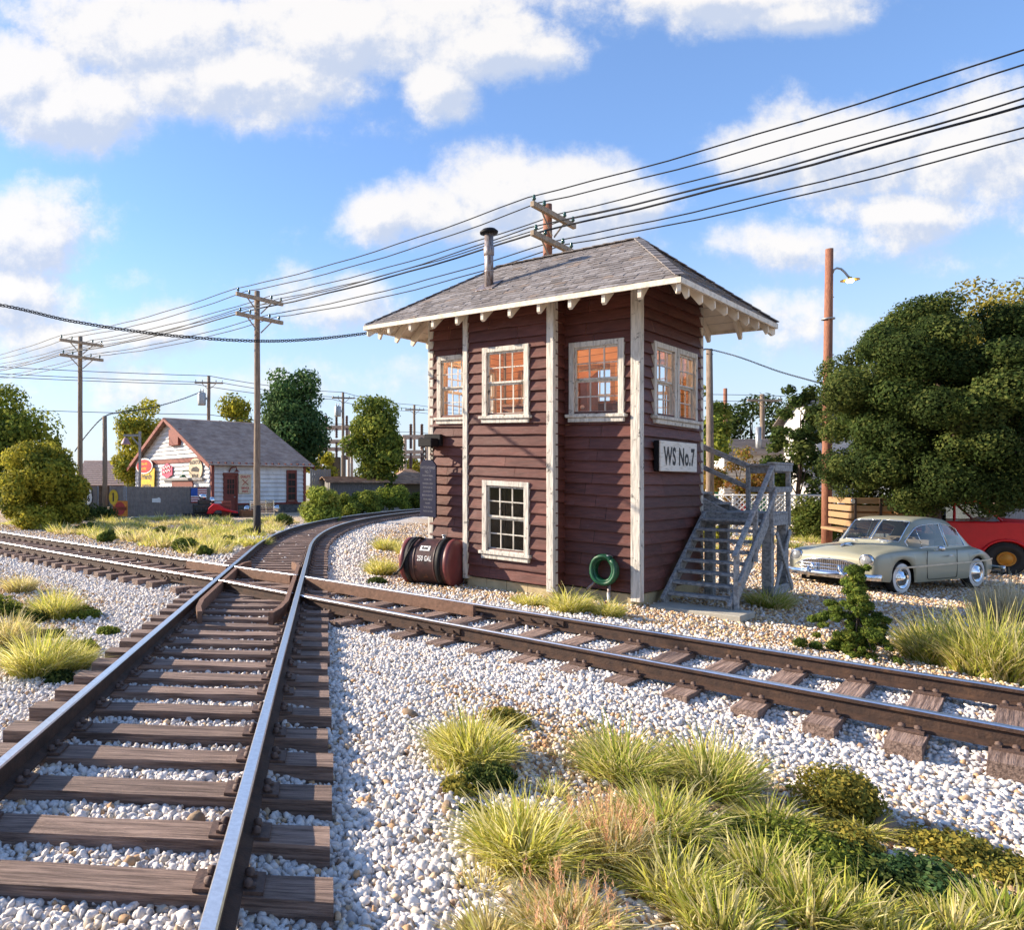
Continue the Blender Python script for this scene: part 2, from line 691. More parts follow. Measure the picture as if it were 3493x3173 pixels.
def near_track(X, Y, A):
    d = np.empty(len(X))
    z = np.empty(len(X))
    for i in range(0, len(X), 20000):
        q = (X[i:i + 20000, None] - A[None, :, 0]) ** 2 + (Y[i:i + 20000, None] - A[None, :, 1]) ** 2
        k = q.argmin(1)
        d[i:i + 20000] = np.sqrt(q[np.arange(len(k)), k])
        z[i:i + 20000] = A[k, 2]
    return d, z


def surface(X, Y):
    """Top of the ballast or ground, and the distance to the nearest track."""
    zg = np.clip(-.056 * X + .0258 * Y - .005, -.45, 0)
    dm = np.full(len(X), 99.0)
    for A in (A1, A2):
        d, zt = near_track(X, Y, A)
        zb = zt - .075 - .055 * np.clip((d - .85) / .35, 0, 1) - np.maximum(0, d - 1.4) * .22
        zg = np.maximum(zg, zb)
        dm = np.minimum(dm, d)
    return zg, dm


# ------------------------------------------------------------------ ground sheet
def spread(lo, hi, step, far, grow=1.35):
    a = list(np.arange(lo, hi, step))
    s, x = step, lo
    left = []
    while x > -far:
        s *= grow
        x -= s
        left.append(x)
    s, x = step, a[-1]
    right = []
    while x < far:
        s *= grow
        x += s
        right.append(x)
    return np.array(left[::-1] + a + right)


gx, gy = spread(-11, 17, .17, 2500), spread(1.0, 27, .17, 2500)
GX, GY = np.meshgrid(gx, gy)
gX, gY = GX.ravel(), GY.ravel()
gzz, gd = surface(gX, gY)
nx, ny = len(gx), len(gy)
idx = np.arange(nx * ny).reshape(ny, nx)
quads = np.stack([idx[:-1, :-1], idx[:-1, 1:], idx[1:, 1:], idx[1:, :-1]], -1).reshape(-1, 4)
gz_mesh = gzz - .012 * npr.random(len(gzz))
zone = np.clip(1 - (gd - 1.9) / .8, 0, 1)
far_ = np.clip((np.hypot(gX, gY - 10) - 60) / 60, 0, 1)


def ground_mat():
    m, nt, b = _new('pebbled_ground')
    N, L = nt.nodes.new, nt.links.new
    t = N('ShaderNodeTexCoord')
    v = N('ShaderNodeTexVoronoi')
    v.inputs['Scale'].default_value = 21
    L(t.outputs['Object'], v.inputs['Vector'])
    sp = N('ShaderNodeSeparateColor')
    L(v.outputs['Color'], sp.inputs[0])

    def ramp(stops):
        r = N('ShaderNodeValToRGB')
        r.color_ramp.interpolation = 'CONSTANT'
        e = r.color_ramp.elements
        while len(e) < len(stops):
            e.new(.5)
        for i, (p, c) in enumerate(stops):
            e[i].position = p
            e[i].color = (*c, 1)
        L(sp.outputs[0], r.inputs[0])
        return r.outputs[0]
    white = ramp([(0, (.50, .48, .46)), (.3, (.60, .58, .55)), (.6, (.40, .385, .37)), (.78, (.64, .61, .58)), (.9, (.36, .22, .12))])
    tan = ramp([(0, (.50, .36, .21)), (.2, (.58, .50, .40)), (.42, (.40, .25, .13)), (.6, (.52, .42, .30)), (.78, (.26, .17, .10)), (.9, (.62, .58, .54))])
    a = N('ShaderNodeAttribute')
    a.attribute_name = 'Col'
    sa = N('ShaderNodeSeparateColor')
    L(a.outputs['Color'], sa.inputs[0])
    mx = N('ShaderNodeMix')
    mx.data_type = 'RGBA'
    L(sa.outputs[0], mx.inputs[0])
    L(tan, mx.inputs[6])
    L(white, mx.inputs[7])
    nz = N('ShaderNodeTexNoise')
    nz.inputs['Scale'].default_value = .6
    nz.inputs['Detail'].default_value = 8
    L(t.outputs['Object'], nz.inputs['Vector'])
    fr = N('ShaderNodeMix')
    fr.data_type = 'RGBA'
    fr.inputs[6].default_value = (.34, .27, .15, 1)
    fr.inputs[7].default_value = (.24, .24, .09, 1)
    L(nz.outputs[0], fr.inputs[0])
    m2 = N('ShaderNodeMix')
    m2.data_type = 'RGBA'
    L(sa.outputs[1], m2.inputs[0])
    L(mx.outputs[2], m2.inputs[6])
    L(fr.outputs[2], m2.inputs[7])
    L(m2.outputs[2], b.inputs['Base Color'])
    b.inputs['Roughness'].default_value = .9
    b.inputs['Specular IOR Level'].default_value = .2
    bp = N('ShaderNodeBump')
    bp.inputs['Strength'].default_value = .9
    bp.inputs['Distance'].default_value = .03
    bp.invert = True
    L(v.outputs['Distance'], bp.inputs['Height'])
    L(bp.outputs[0], b.inputs['Normal'])
    return m


gcol = np.stack([zone, far_, np.zeros_like(zone)], 1)
g = np_mesh('ground', np.stack([gX, gY, gz_mesh], 1), quads, ground_mat(), smooth=True, col=gcol)
setp(g, 'pebbly ground under and around the tracks, tower and parked vehicles', kind='structure')

# ------------------------------------------------------------------ rails and ties
PROFILE = [(-.030, 0), (.030, 0), (.037, -.010), (.036, -.040), (.012, -.055), (.012, -.135), (.072, -.155), (.072, -.17),
           (-.072, -.17), (-.072, -.155), (-.012, -.135), (-.012, -.055), (-.036, -.040), (-.037, -.010)]
GUARD = [(-.034, 0), (.034, 0), (.034, -.16), (-.034, -.16)]


def sweep(mb, pts, prof, mtop=1, mside=0, msteel=None):
    n, k = len(prof), len(pts)
    vs = []
    for i, p in enumerate(pts):
        d = pts[min(i + 1, k - 1)] - pts[max(i - 1, 0)]
        d.z = 0
        l = lateral(d.normalized())
        for a, b in prof:
            vs.append(p + l * a + Vector((0, 0, b)))
    base = len(mb.v)
    mb.v.extend([tuple(v) for v in vs])
    for i in range(k - 1):
        for j in range(n):
            j2 = (j + 1) % n
            mb.f.append([base + i * n + j, base + i * n + j2, base + (i + 1) * n + j2, base + (i + 1) * n + j])
            mb.m.append(mtop if j in (0, 1, n - 1) and n > 6 else mside)
            mb.s.append(False)
    mb.f.append([base + j for j in range(n)]); mb.m.append(mside); mb.s.append(False)
    mb.f.append([base + (k - 1) * n + j for j in range(n)][::-1]); mb.m.append(mside); mb.s.append(False)


def rail_points(path, s0, s1, off, dz=0, step=.5):
    out = []
    n = max(2, int(abs(s1 - s0) / step) + 1)
    for i in range(n):
        s = s0 + (s1 - s0) * i / (n - 1)
        p, d = station(path, s)
        out.append(p + lateral(d) * off + Vector((0, 0, RAIL_H + dz)))
    return out


HALF = GAUGE / 2 + .036
S1, S2 = 15.0, 45.75                                    # stations of the crossing on the two paths
c1p, c1d = station(P1, S1)
c1l = lateral(c1d)


def d_one(p):
    return (Vector(p) - c1p).dot(c1l)


track_main = thing('railway_track', 'near railway track running away from the viewer, curving right behind the tower', 'railway track', group='railway tracks crossing each other')
for sg in (-1, 1):
    mb = MB()
    sweep(mb, rail_points(P1, .5, 76, sg * HALF, step=.6), PROFILE)
    mb.build('rail', [M['rust'], M['steel']], track_main)
for sg in (-1, 1):                                      # guard rails with flared ends between the running rails
    pts = []
    for s, o in ((-3.5, .47), (-3.1, .56), (-2.5, HALF - .135), (0, HALF - .135), (1.9, HALF - .135), (2.4, .57), (2.7, .47)):
        p, d = station(P1, S1 + s)
        pts.append(p + lateral(d) * sg * o + Vector((0, 0, RAIL_H - .006)))
    mb = MB()
    sweep(mb, pts, GUARD, 0, 0)
    mb.build('guard_rail', M['guard'], track_main)

track_cross = thing('railway_track', 'railway track running past the tower front, crossing the other track at a diamond', 'railway track', group='railway tracks crossing each other')


def cross_rail(mb, off, s0, s1, prof, dz, cuts, mtop):
    run, s = [], s0
    while s <= s1:
        p, d = station(P2, s)
        q = p + lateral(d) * off + Vector((0, 0, RAIL_H + dz))
        a = d_one(q)
        cut = abs((Vector(q) - c1p).dot(c1d)) < 4 and any(lo < a < hi for lo, hi in cuts)
        if cut:
            if len(run) > 1:
                sweep(mb, run, prof, mtop, 0)
            run = []
        else:
            run.append(q)
        s += .02 if abs(s - S2) < 3 else .5
    if len(run) > 1:
        sweep(mb, run, prof, mtop, 0)


for sg in (-1, 1):
    mb = MB()
    cross_rail(mb, sg * HALF, .5, 70, PROFILE, -.002, [(-.80, -.66), (.66, .80)], 1)
    mb.build('rail', [M['rust'], M['steel']], track_cross)
    mb = MB()
    cross_rail(mb, sg * (HALF - .135), S2 - 3.2, S2 + 4.4, GUARD, -.008, [(-.82, -.55), (.55, .82)], 0)
    mb.build('guard_rail', M['guard'], track_cross)
for off, s in ((-HALF, S2 - 2.1), (HALF, S2 - 1.75), (-HALF, S2 + 4.9), (HALF, S2 + 4.3)):   # bolted joint bars
    p, d = station(P2, s)
    mb = MB()
    for side in (-1, 1):
        c = p + lateral(d) * (off + side * .024) + Vector((0, 0, RAIL_H - .095))
        mb.beam(c - d * .36, c + d * .36, .024, .075, 0)
        for k in range(4):
            q = c + d * (-.27 + .18 * k) + lateral(d) * side * .012
            mb.tube([q, q + lateral(d) * side * .03], .017, 6)
    mb.build('joint_bar', M['rust'], track_cross)


def tie_mesh(k):
    mb = MB()
    L_, w, h = 1.225, .105, .19
    n = 7
    r = random.Random(k)
    ring = []
    for i in range(n):
        x = -L_ + 2 * L_ * i / (n - 1)
        j = [r.uniform(-.005, .005) for _ in range(4)]
        ring.append([(x, -w + j[0], -h), (x, w + j[1], -h), (x, w + j[2], j[0]), (x, -w + j[3], j[1])])
    vs = [p for q in ring for p in q]
    fs = [(0, 3, 2, 1), tuple((n - 1) * 4 + q for q in (0, 1, 2, 3))]
    for i in range(n - 1):
        for j in range(4):
            fs.append((i * 4 + j, i * 4 + (j + 1) % 4, (i + 1) * 4 + (j + 1) % 4, (i + 1) * 4 + j))
    mb.add(vs, fs)
    o = mb.build('sleeper', M['tie'])
    me = o.data
    bpy.data.objects.remove(o)
    return me


def plate_mesh():
    mb = MB()
    mb.bb(-.16, .16, -.088, .088, .0, .018)
    for sg in (-1, 1):
        for y in (-.045, .05):
            mb.bb(sg * .095 - .028, sg * .095 + .012, y - .017, y + .017, .018, .034)
            mb.lathe([(.026, .03), (.022, .05), (.0, .058)], 8, M=Matrix.Translation((sg * .088, y, 0)))
    o = mb.build('tie_plate', M['plate'])
    me = o.data
    bpy.data.objects.remove(o)
    return me


TIES = [tie_mesh(k) for k in range(5)]
PLATE = plate_mesh()


def lay_ties(track, path, s0, s1, step, plates, lim, skip=None):
    s, n = s0, 0
    while s < s1 and n < lim:
        p, d = station(path, s + rnd.uniform(-.02, .02))
        a = math.atan2(-d.x, d.y)
        if skip is None or not skip(p):
            o = link('sleeper', TIES[n % 5], track)
            o.location = p
            ln = 1 + rnd.uniform(-.015, .015)
            o.scale = (ln, 1 + rnd.uniform(-.06, .06), 1)
            o.rotation_euler = (0, rnd.uniform(-.004, .004), a + rnd.uniform(-.012, .012) + (math.pi if rnd.random() < .5 else 0))
            if plates(p):
                for sg in (-1, 1):
                    q = link('tie_plate', PLATE, o)
                    q.location = (sg * HALF, 0, .001)
            n += 1
        s += step


lay_ties(track_main, P1, 3.98, 75, .5, lambda p: p.y < 26, 100, lambda p: 13.3 < p.y < 14.0)


def in_main_tie(p):
    return abs(d_one(p)) < 1.12


lay_ties(track_cross, P2, 27.0, 68, .53, lambda p: -10 < p.x < 7 and p.y < 26, 100, in_main_tie)
mb = MB()                                              # longer timbers carried under the diamond by the crossing track
for s in (-.95, -.42, .16, .7, 1.25):
    p, d = station(P2, S2 + s)
    l = lateral(d)
    a, b = p - l * 1.25, p + l * 1.25
    mb.beam(a + Vector((0, 0, -.10)), b + Vector((0, 0, -.10)), .2, .19)
mb.build('crossing_timber', M['tie'], track_cross, bevel=.008)


# ------------------------------------------------------------------ loose stone
def ico(sub):
    import bmesh
    b = bmesh.new()
    bmesh.ops.create_icosphere(b, subdivisions=sub, radius=1)
    V = np.array([v.co[:] for v in b.verts], np.float32)
    Fc = np.array([[v.index for v in f.verts] for f in b.faces], np.int32)
    b.free()
    return V, Fc


def rot_mats(n):
    q = npr.normal(size=(n, 4))
    q /= np.linalg.norm(q, axis=1)[:, None]
    w, x, y, z = q.T
    return np.stack([np.stack([1 - 2 * (y * y + z * z), 2 * (x * y - z * w), 2 * (x * z + y * w)], -1),
                     np.stack([2 * (x * y + z * w), 1 - 2 * (x * x + z * z), 2 * (y * z - x * w)], -1),
                     np.stack([2 * (x * z - y * w), 2 * (y * z + x * w), 1 - 2 * (x * x + y * y)], -1)], 1)


def stones(name, P, r, sub, material, smooth=True, jit=.15):
    V, Fc = ico(sub)
    n, k = len(P), len(V)
    S = np.stack([npr.uniform(.9, 1.3, n), npr.uniform(.7, 1.0, n), npr.uniform(.5, .8, n)], 1)
    B = V[None] * (1 + npr.normal(0, jit, (n, k, 1))) * S[:, None, :]
    W = np.einsum('nij,nkj->nki', rot_mats(n), B) * r[:, None, None] + P[:, None, :]
    FF = (Fc[None] + (np.arange(n) * k)[:, None, None]).reshape(-1, 3)
    return np_mesh(name, W.reshape(-1, 3).astype(np.float32), FF, material, smooth=smooth)


white_stone = palette_mat('white_ballast_stone', [
    (0, (.66, .615, .57)), (.2, (.72, .675, .63)), (.36, (.58, .545, .52)), (.5, (.76, .71, .66)), (.62, (.67, .60, .54)), (.72, (.50, .475, .46)),
    (.78, (.68, .62, .57)), (.84, (.40, .385, .38)), (.88, (.58, .50, .40)), (.94, (.46, .29, .16)), (.968, (.55, .40, .26)), (.985, (.28, .19, .13))], fine=.12, fscale=90)
tan_stone = palette_mat('tan_ground_stone', [
    (0, (.62, .48, .32)), (.16, (.66, .60, .53)), (.30, (.46, .29, .15)), (.45, (.62, .44, .23)), (.60, (.70, .64, .57)), (.68, (.38, .21, .11)),
    (.78, (.50, .34, .20)), (.86, (.24, .17, .12)), (.92, (.60, .44, .22)), (.96, (.48, .47, .48))], fine=.14, fscale=90)


def scatter(y0, y1, cell, zfun, margin=.4):
    ys = np.arange(y0, y1, cell)
    X, Y = [], []
    for y in ys:
        xs = np.arange(-CX / F * y - margin, (3493 - CX) / F * y + margin, cell)
        X.append(xs)
        Y.append(np.full(len(xs), y))
    X, Y = np.concatenate(X), np.concatenate(Y)
    X = X + npr.uniform(-.6, .6, len(X)) * cell
    Y = Y + npr.uniform(-.6, .6, len(Y)) * cell
    return X, Y


def keep_out(X, Y):
    """True inside the tower footprint."""
    dx, dy = X - 6.19, Y - 11.72
    lx, ly = dx * .6455 - dy * .7638, dx * .7638 + dy * .6455
    return (lx > -4.05) & (lx < -.1) & (ly > .1) & (ly < 2.7)


def lay_stones(y0, y1, cell, rlo, rhi, sub, white_only=False, tan_keep=1.0):
    X, Y = scatter(y0, y1, cell, None)
    z, d = surface(X, Y)
    p_white = np.clip(1.15 - (d - 1.9) / .9, .10, 1)
    w = npr.random(len(X)) < p_white
    ok = ~keep_out(X, Y)
    for msk, nm, mt, sc_ in ((w & ok, 'ballast_gravel', white_stone, 1.0), (~w & ok & (npr.random(len(X)) < tan_keep), 'loose_gravel', tan_stone, .78)):
        if white_only and nm == 'loose_gravel':
            continue
        n = int(msk.sum())
        if not n:
            continue
        r = (rlo + (rhi - rlo) * npr.beta(1.5, 3.2, n)) * sc_
        P = np.stack([X[msk], Y[msk], z[msk] + r * npr.uniform(-.2, .55, n)], 1)
        o = stones(nm, P, r, sub, mt)
        setp(o, 'white and grey crushed stone ballast around the tracks' if nm[0] == 'b' else 'tan and rust coloured loose stones away from the tracks', kind='stuff')


lay_stones(2.0, 4.8, .031, .013, .038, 2)
lay_stones(4.8, 9.5, .039, .016, .038, 1)
lay_stones(9.5, 17, .064, .022, .048, 1)
lay_stones(17, 36, .14, .035, .068, 1)

# ------------------------------------------------------------------ plants
LEAF = leaf_mat('leaf', .38)
BLADE = leaf_mat('grass_blade', .5)
BARK = mat('grey_brown_bark', (.11, .075, .055), (.05, .035, .028), rough=.9, scale=6, stretch=(4, 4, .7), bump=.8)
YELLOWISH = [((.38, .35, .04), 3), ((.48, .42, .06), 2), ((.24, .25, .035), 3), ((.13, .17, .03), 1)]
MID = [((.16, .20, .032), 3), ((.26, .28, .045), 2.4), ((.09, .13, .025), 2.4)]
DEEP = [((.06, .12, .04), 3), ((.10, .17, .055), 2), ((.04, .085, .03), 2), ((.18, .23, .08), .8)]
DARK = [((.055, .085, .02), 3), ((.105, .125, .03), 2.0), ((.035, .058, .015), 2.6)]
OLIVE = [((.26, .22, .04), 3), ((.36, .29, .055), 2), ((.17, .18, .04), 3)]


def leaves(name, clumps, n, size, cols, parent=None, squash=.85, shell=.3, aspect=.6, spread=.42, loc=None):
    C = np.array([c[:3] for c in clumps])
    Rr = np.array([c[3] for c in clumps])
    k = npr.choice(len(C), n, p=Rr ** 2 / (Rr ** 2).sum())
    d = npr.normal(size=(n, 3))
    d /= np.linalg.norm(d, axis=1)[:, None]
    rr = Rr[k] * np.clip(1 - np.abs(npr.normal(0, shell, n)) + npr.normal(0, .06, n), .1, 1.2)
    P = C[k] + d * rr[:, None] * np.array([1, 1, squash])
    nrm = d + npr.normal(0, spread, (n, 3))
    nrm /= np.linalg.norm(nrm, axis=1)[:, None]
    t = np.cross(nrm, npr.normal(size=(n, 3)))
    t /= np.linalg.norm(t, axis=1)[:, None]
    b = np.cross(nrm, t)
    s = (size * npr.uniform(.55, 1.35, n))[:, None]
    V = np.stack([P - t * s, P + b * s * aspect, P + t * s, P - b * s * aspect], 1).reshape(-1, 3)
    w = np.array([c[1] for c in cols], float)
    ci = npr.choice(len(cols), n, p=w / w.sum())
    cc = np.array([c[0] for c in cols])
    tint = npr.uniform(.78, 1.25, len(C))[k] * npr.uniform(.75, 1.25, n)
    # each clump leans towards one of the colours
    lean = npr.choice(len(cols), len(C), p=w / w.sum())[k]
    ci = np.where(npr.random(n) < .45, lean, ci)
    col = np.repeat(cc[ci] * tint[:, None], 4, 0)
    o = np_mesh(name, V, np.arange(4 * n).reshape(-1, 4), LEAF, parent, col=col)
    if loc is not None:
        o.location = loc
    return o


def crown_clumps(rx, ry, h, n, r0=.36, shape='round', seed=0):
    """Clump spheres filling a crown standing on z = 0 with height h."""
    r = random.Random(seed)
    out = []
    for i in range(n):
        for _ in range(60):
            x, y, z = r.uniform(-1, 1), r.uniform(-1, 1), r.random()
            if shape == 'round':
                lim = math.sqrt(max(0, 1 - (2 * z - .85) ** 2 * (1.0 if z > .42 else .55)))
            elif shape == 'cone':
                lim = (1 - z) ** .75 * (1 if z > .12 else .6 + z * 3)
            elif shape == 'upright':
                lim = min(1, (z + .05) * 3.2) * (1 - max(0, z - .35) ** 1.6 * 1.05)
            else:
                lim = math.sqrt(max(0, 1 - z * z))
            q = math.hypot(x, y)
            if q < lim and q > lim * (.25 if r.random() < .3 else .55):
                break
        rr = r0 * r.uniform(.65, 1.25) * min(rx, ry)
        out.append((x * rx * .86, y * ry * .86, rr * .5 + z * (h - rr * 1.3), rr))
    top = max(c[2] + c[3] * .85 for c in out)
    wide = sorted(math.hypot(c[0] / rx, c[1] / ry) + c[3] / rx for c in out)[int(len(out) * .93)]
    js = [r.uniform(.86, 1.1) for _ in out]
    return [(c[0] / wide * j, c[1] / wide * j, c[2] * h / top * (.96 + .04 * j), c[3] * min(1.1, h / top) * r.uniform(.8, 1.15)) for c, j in zip(out, js)]


def trunk_mesh(parent, h, r, limbs, seed=0, lean=0.0, mat_=None):
    rr = random.Random(seed)
    mb = MB()
    pts = [(rr.uniform(-.04, .04) * h * t + lean * t, rr.uniform(-.03, .03) * h * t, h * t - .15) for t in (0, .15, .35, .55, .78, 1)]
    mb.tube(pts, [r * 1.35, r * 1.05, r * .9, r * .72, r * .5, r * .15], 9)
    for c in limbs:
        t = rr.uniform(.25, .7)
        a = Vector((lean * t, 0, h * t))
        b = Vector(c[:3])
        m_ = a.lerp(b, .5) + Vector((0, 0, .12 * (b - a).length))
        mb.tube([a, m_, b], [r * .38, r * .25, r * .08], 6)
    return mb.build('trunk', mat_ or BARK, parent, fix=False)


def tree(label, base, h, rx, clear, cols, nclump=26, nleaf=9000, size=.12, shape='round', seed=1, ry=None, r0=.36, tr=.16, cat='tree', name='tree', group=None, squash=.85, shell=.3, off=0):
    t = thing(name, label, cat, base, 0 if off else rnd.uniform(0, 6.28), group)
    ry = ry or rx
    cl = [(x + off, y, z + clear, r) for x, y, z, r in crown_clumps(rx, ry, h - clear, nclump, r0, shape, seed)]
    leaves('crown', cl, nleaf, size, cols, t, squash, shell)
    trunk_mesh(t, clear + (h - clear) * .75, tr, cl[::3], seed)
    return t


def bush(label, base, h, rx, cols, nclump=12, nleaf=4000, size=.06, seed=1, ry=None, r0=.42, name='bush', cat='bush', group=None, shell=.3, shape='dome'):
    cl = crown_clumps(rx, ry or rx, h, nclump, r0, shape, seed)
    o = leaves(name, cl, nleaf, size, cols, None, .85, shell, loc=base)
    o.rotation_euler = (0, 0, rnd.uniform(0, 6.28))
    setp(o, label, cat, group)
    return o


STRAW = [((.72, .60, .28), 3), ((.80, .72, .44), 2), ((.62, .50, .18), 2), ((.50, .48, .13), 1.5)]
YGRASS = [((.72, .65, .17), 3), ((.82, .74, .36), 2.8), ((.54, .53, .09), 2.2), ((.30, .36, .06), .8)]
GGRASS = [((.46, .48, .09), 2.6), ((.64, .58, .17), 2.8), ((.25, .33, .05), 1.4), ((.78, .68, .36), 2.8)]
PALE = [((.66, .56, .36), 3), ((.76, .66, .46), 2), ((.52, .42, .24), 1)]


def blades(n, radius, h, cols, width, bend=(.3, 1.1), base=.45, dome=.25, seg=4, cx=0.0, cy=0.0, ell=1.0):
    """Arrays for a tuft of n grass blades."""
    a = npr.uniform(0, 2 * math.pi, n)
    q = np.sqrt(npr.random(n))
    bx, by = np.cos(a) * q * radius * base, np.sin(a) * q * radius * base * ell
    oa = a + npr.normal(0, .8, n)
    ox, oy = np.cos(oa), np.sin(oa)
    bd = npr.uniform(*bend, n) * (.35 + .75 * q)
    L_ = h * npr.choice([1, 1, 1, 1, .6, .8, 1.15, 1.55], n) * npr.uniform(.55, 1.15, n) * (1 - dome * q)
    reach = radius * (1 - base * .6)
    t = np.linspace(0, 1, seg + 1)[None, :]
    out = bd[:, None] * t ** 1.7 * np.minimum(L_ * 1.1, reach)[:, None]
    z = L_[:, None] * (t - .32 * bd[:, None] * t ** 2.4)
    PX = bx[:, None] + ox[:, None] * out
    PY = by[:, None] + oy[:, None] * out
    sw = npr.normal(0, .06, n)[:, None] * h * t ** 2
    PX, PY = PX + sw * -oy[:, None], PY + sw * ox[:, None]
    w = width * npr.uniform(.6, 1.5, n)[:, None] * (1 - .85 * t ** 1.5) * .5
    fa = npr.uniform(0, 2 * math.pi, n)
    wx, wy = np.cos(fa)[:, None] * w, np.sin(fa)[:, None] * w
    V = np.stack([np.stack([PX - wx, PY - wy, z], -1), np.stack([PX + wx, PY + wy, z], -1)], 2) + np.array([cx, cy, 0])
    k = (seg + 1) * 2
    V = V.reshape(n, k, 3)
    f = np.array([[2 * i, 2 * i + 1, 2 * i + 3, 2 * i + 2] for i in range(seg)])
    FF = (f[None] + (np.arange(n) * k)[:, None, None]).reshape(-1, 4)
    ww = np.array([c[1] for c in cols], float)
    ci = npr.choice(len(cols), n, p=ww / ww.sum())
    c = np.array([c[0] for c in cols])[ci] * npr.uniform(.65, 1.25, n)[:, None]
    return V.reshape(-1, 3), FF, np.repeat(c, k, 0)


def merge(parts):
    V, Fc, C, o = [], [], [], 0
    for v, f, c in parts:
        V.append(v); Fc.append(f + o); C.append(c)
        o += len(v)
    return np.concatenate(V), np.concatenate(Fc), np.concatenate(C)


def seedheads(n, radius, h, col=(.74, .42, .24)):
    parts = []
    for i in range(n):
        a, q = npr.uniform(0, 6.28), math.sqrt(npr.random()) * radius * .8
        v, f, c = blades(20, .022, .034, [(col, 3), ((.80, .56, .36), 1.5)], .0026, (.4, 1.2), .2, 0, 2)
        s = npr.uniform(.6, 1.25)
        v = v * np.array([1, 1, 1.0])
        v[:, 2] += np.repeat(npr.uniform(0, .08, len(v) // 6), 6)
        v = v * s + np.array([math.cos(a) * q, math.sin(a) * q, h * npr.uniform(.62, .98)])
        parts.append((v, f, c))
    return merge(parts)


def tuft(label, base, radius, h, cols, n=900, width=.013, group=None, bend=(.3, 1.1), seeds=0, name='grass_tuft', rz=0, ell=1.0, b=.45, dome=.25):
    parts = [blades(n, radius, h, cols, width, bend, b, dome, ell=ell)]
    if seeds:
        v, f, c = seedheads(seeds, radius * .75, h)
        # same face size: blades are quads throughout
        parts.append((v, f, c))
    V, Fc, C = merge(parts)
    o = np_mesh(name, V, Fc, BLADE, col=C)
    o.location = base
    o.rotation_euler = (0, 0, rz)
    setp(o, label, 'grass tuft', group)
    return o


FG = 'grass tufts in the gravel by the tracks'
MG = 'low moss clumps in the gravel'


def gp(x, y):                                           # ground point under a pixel of the 2016-wide picture
    return onground(x * 1.7327, y * 1.7327)


def raised(p, dz):
    z, d = surface(np.array([p.x]), np.array([p.y]))
    return Vector((p.x, p.y, max(p.z, float(z[0])) + dz))


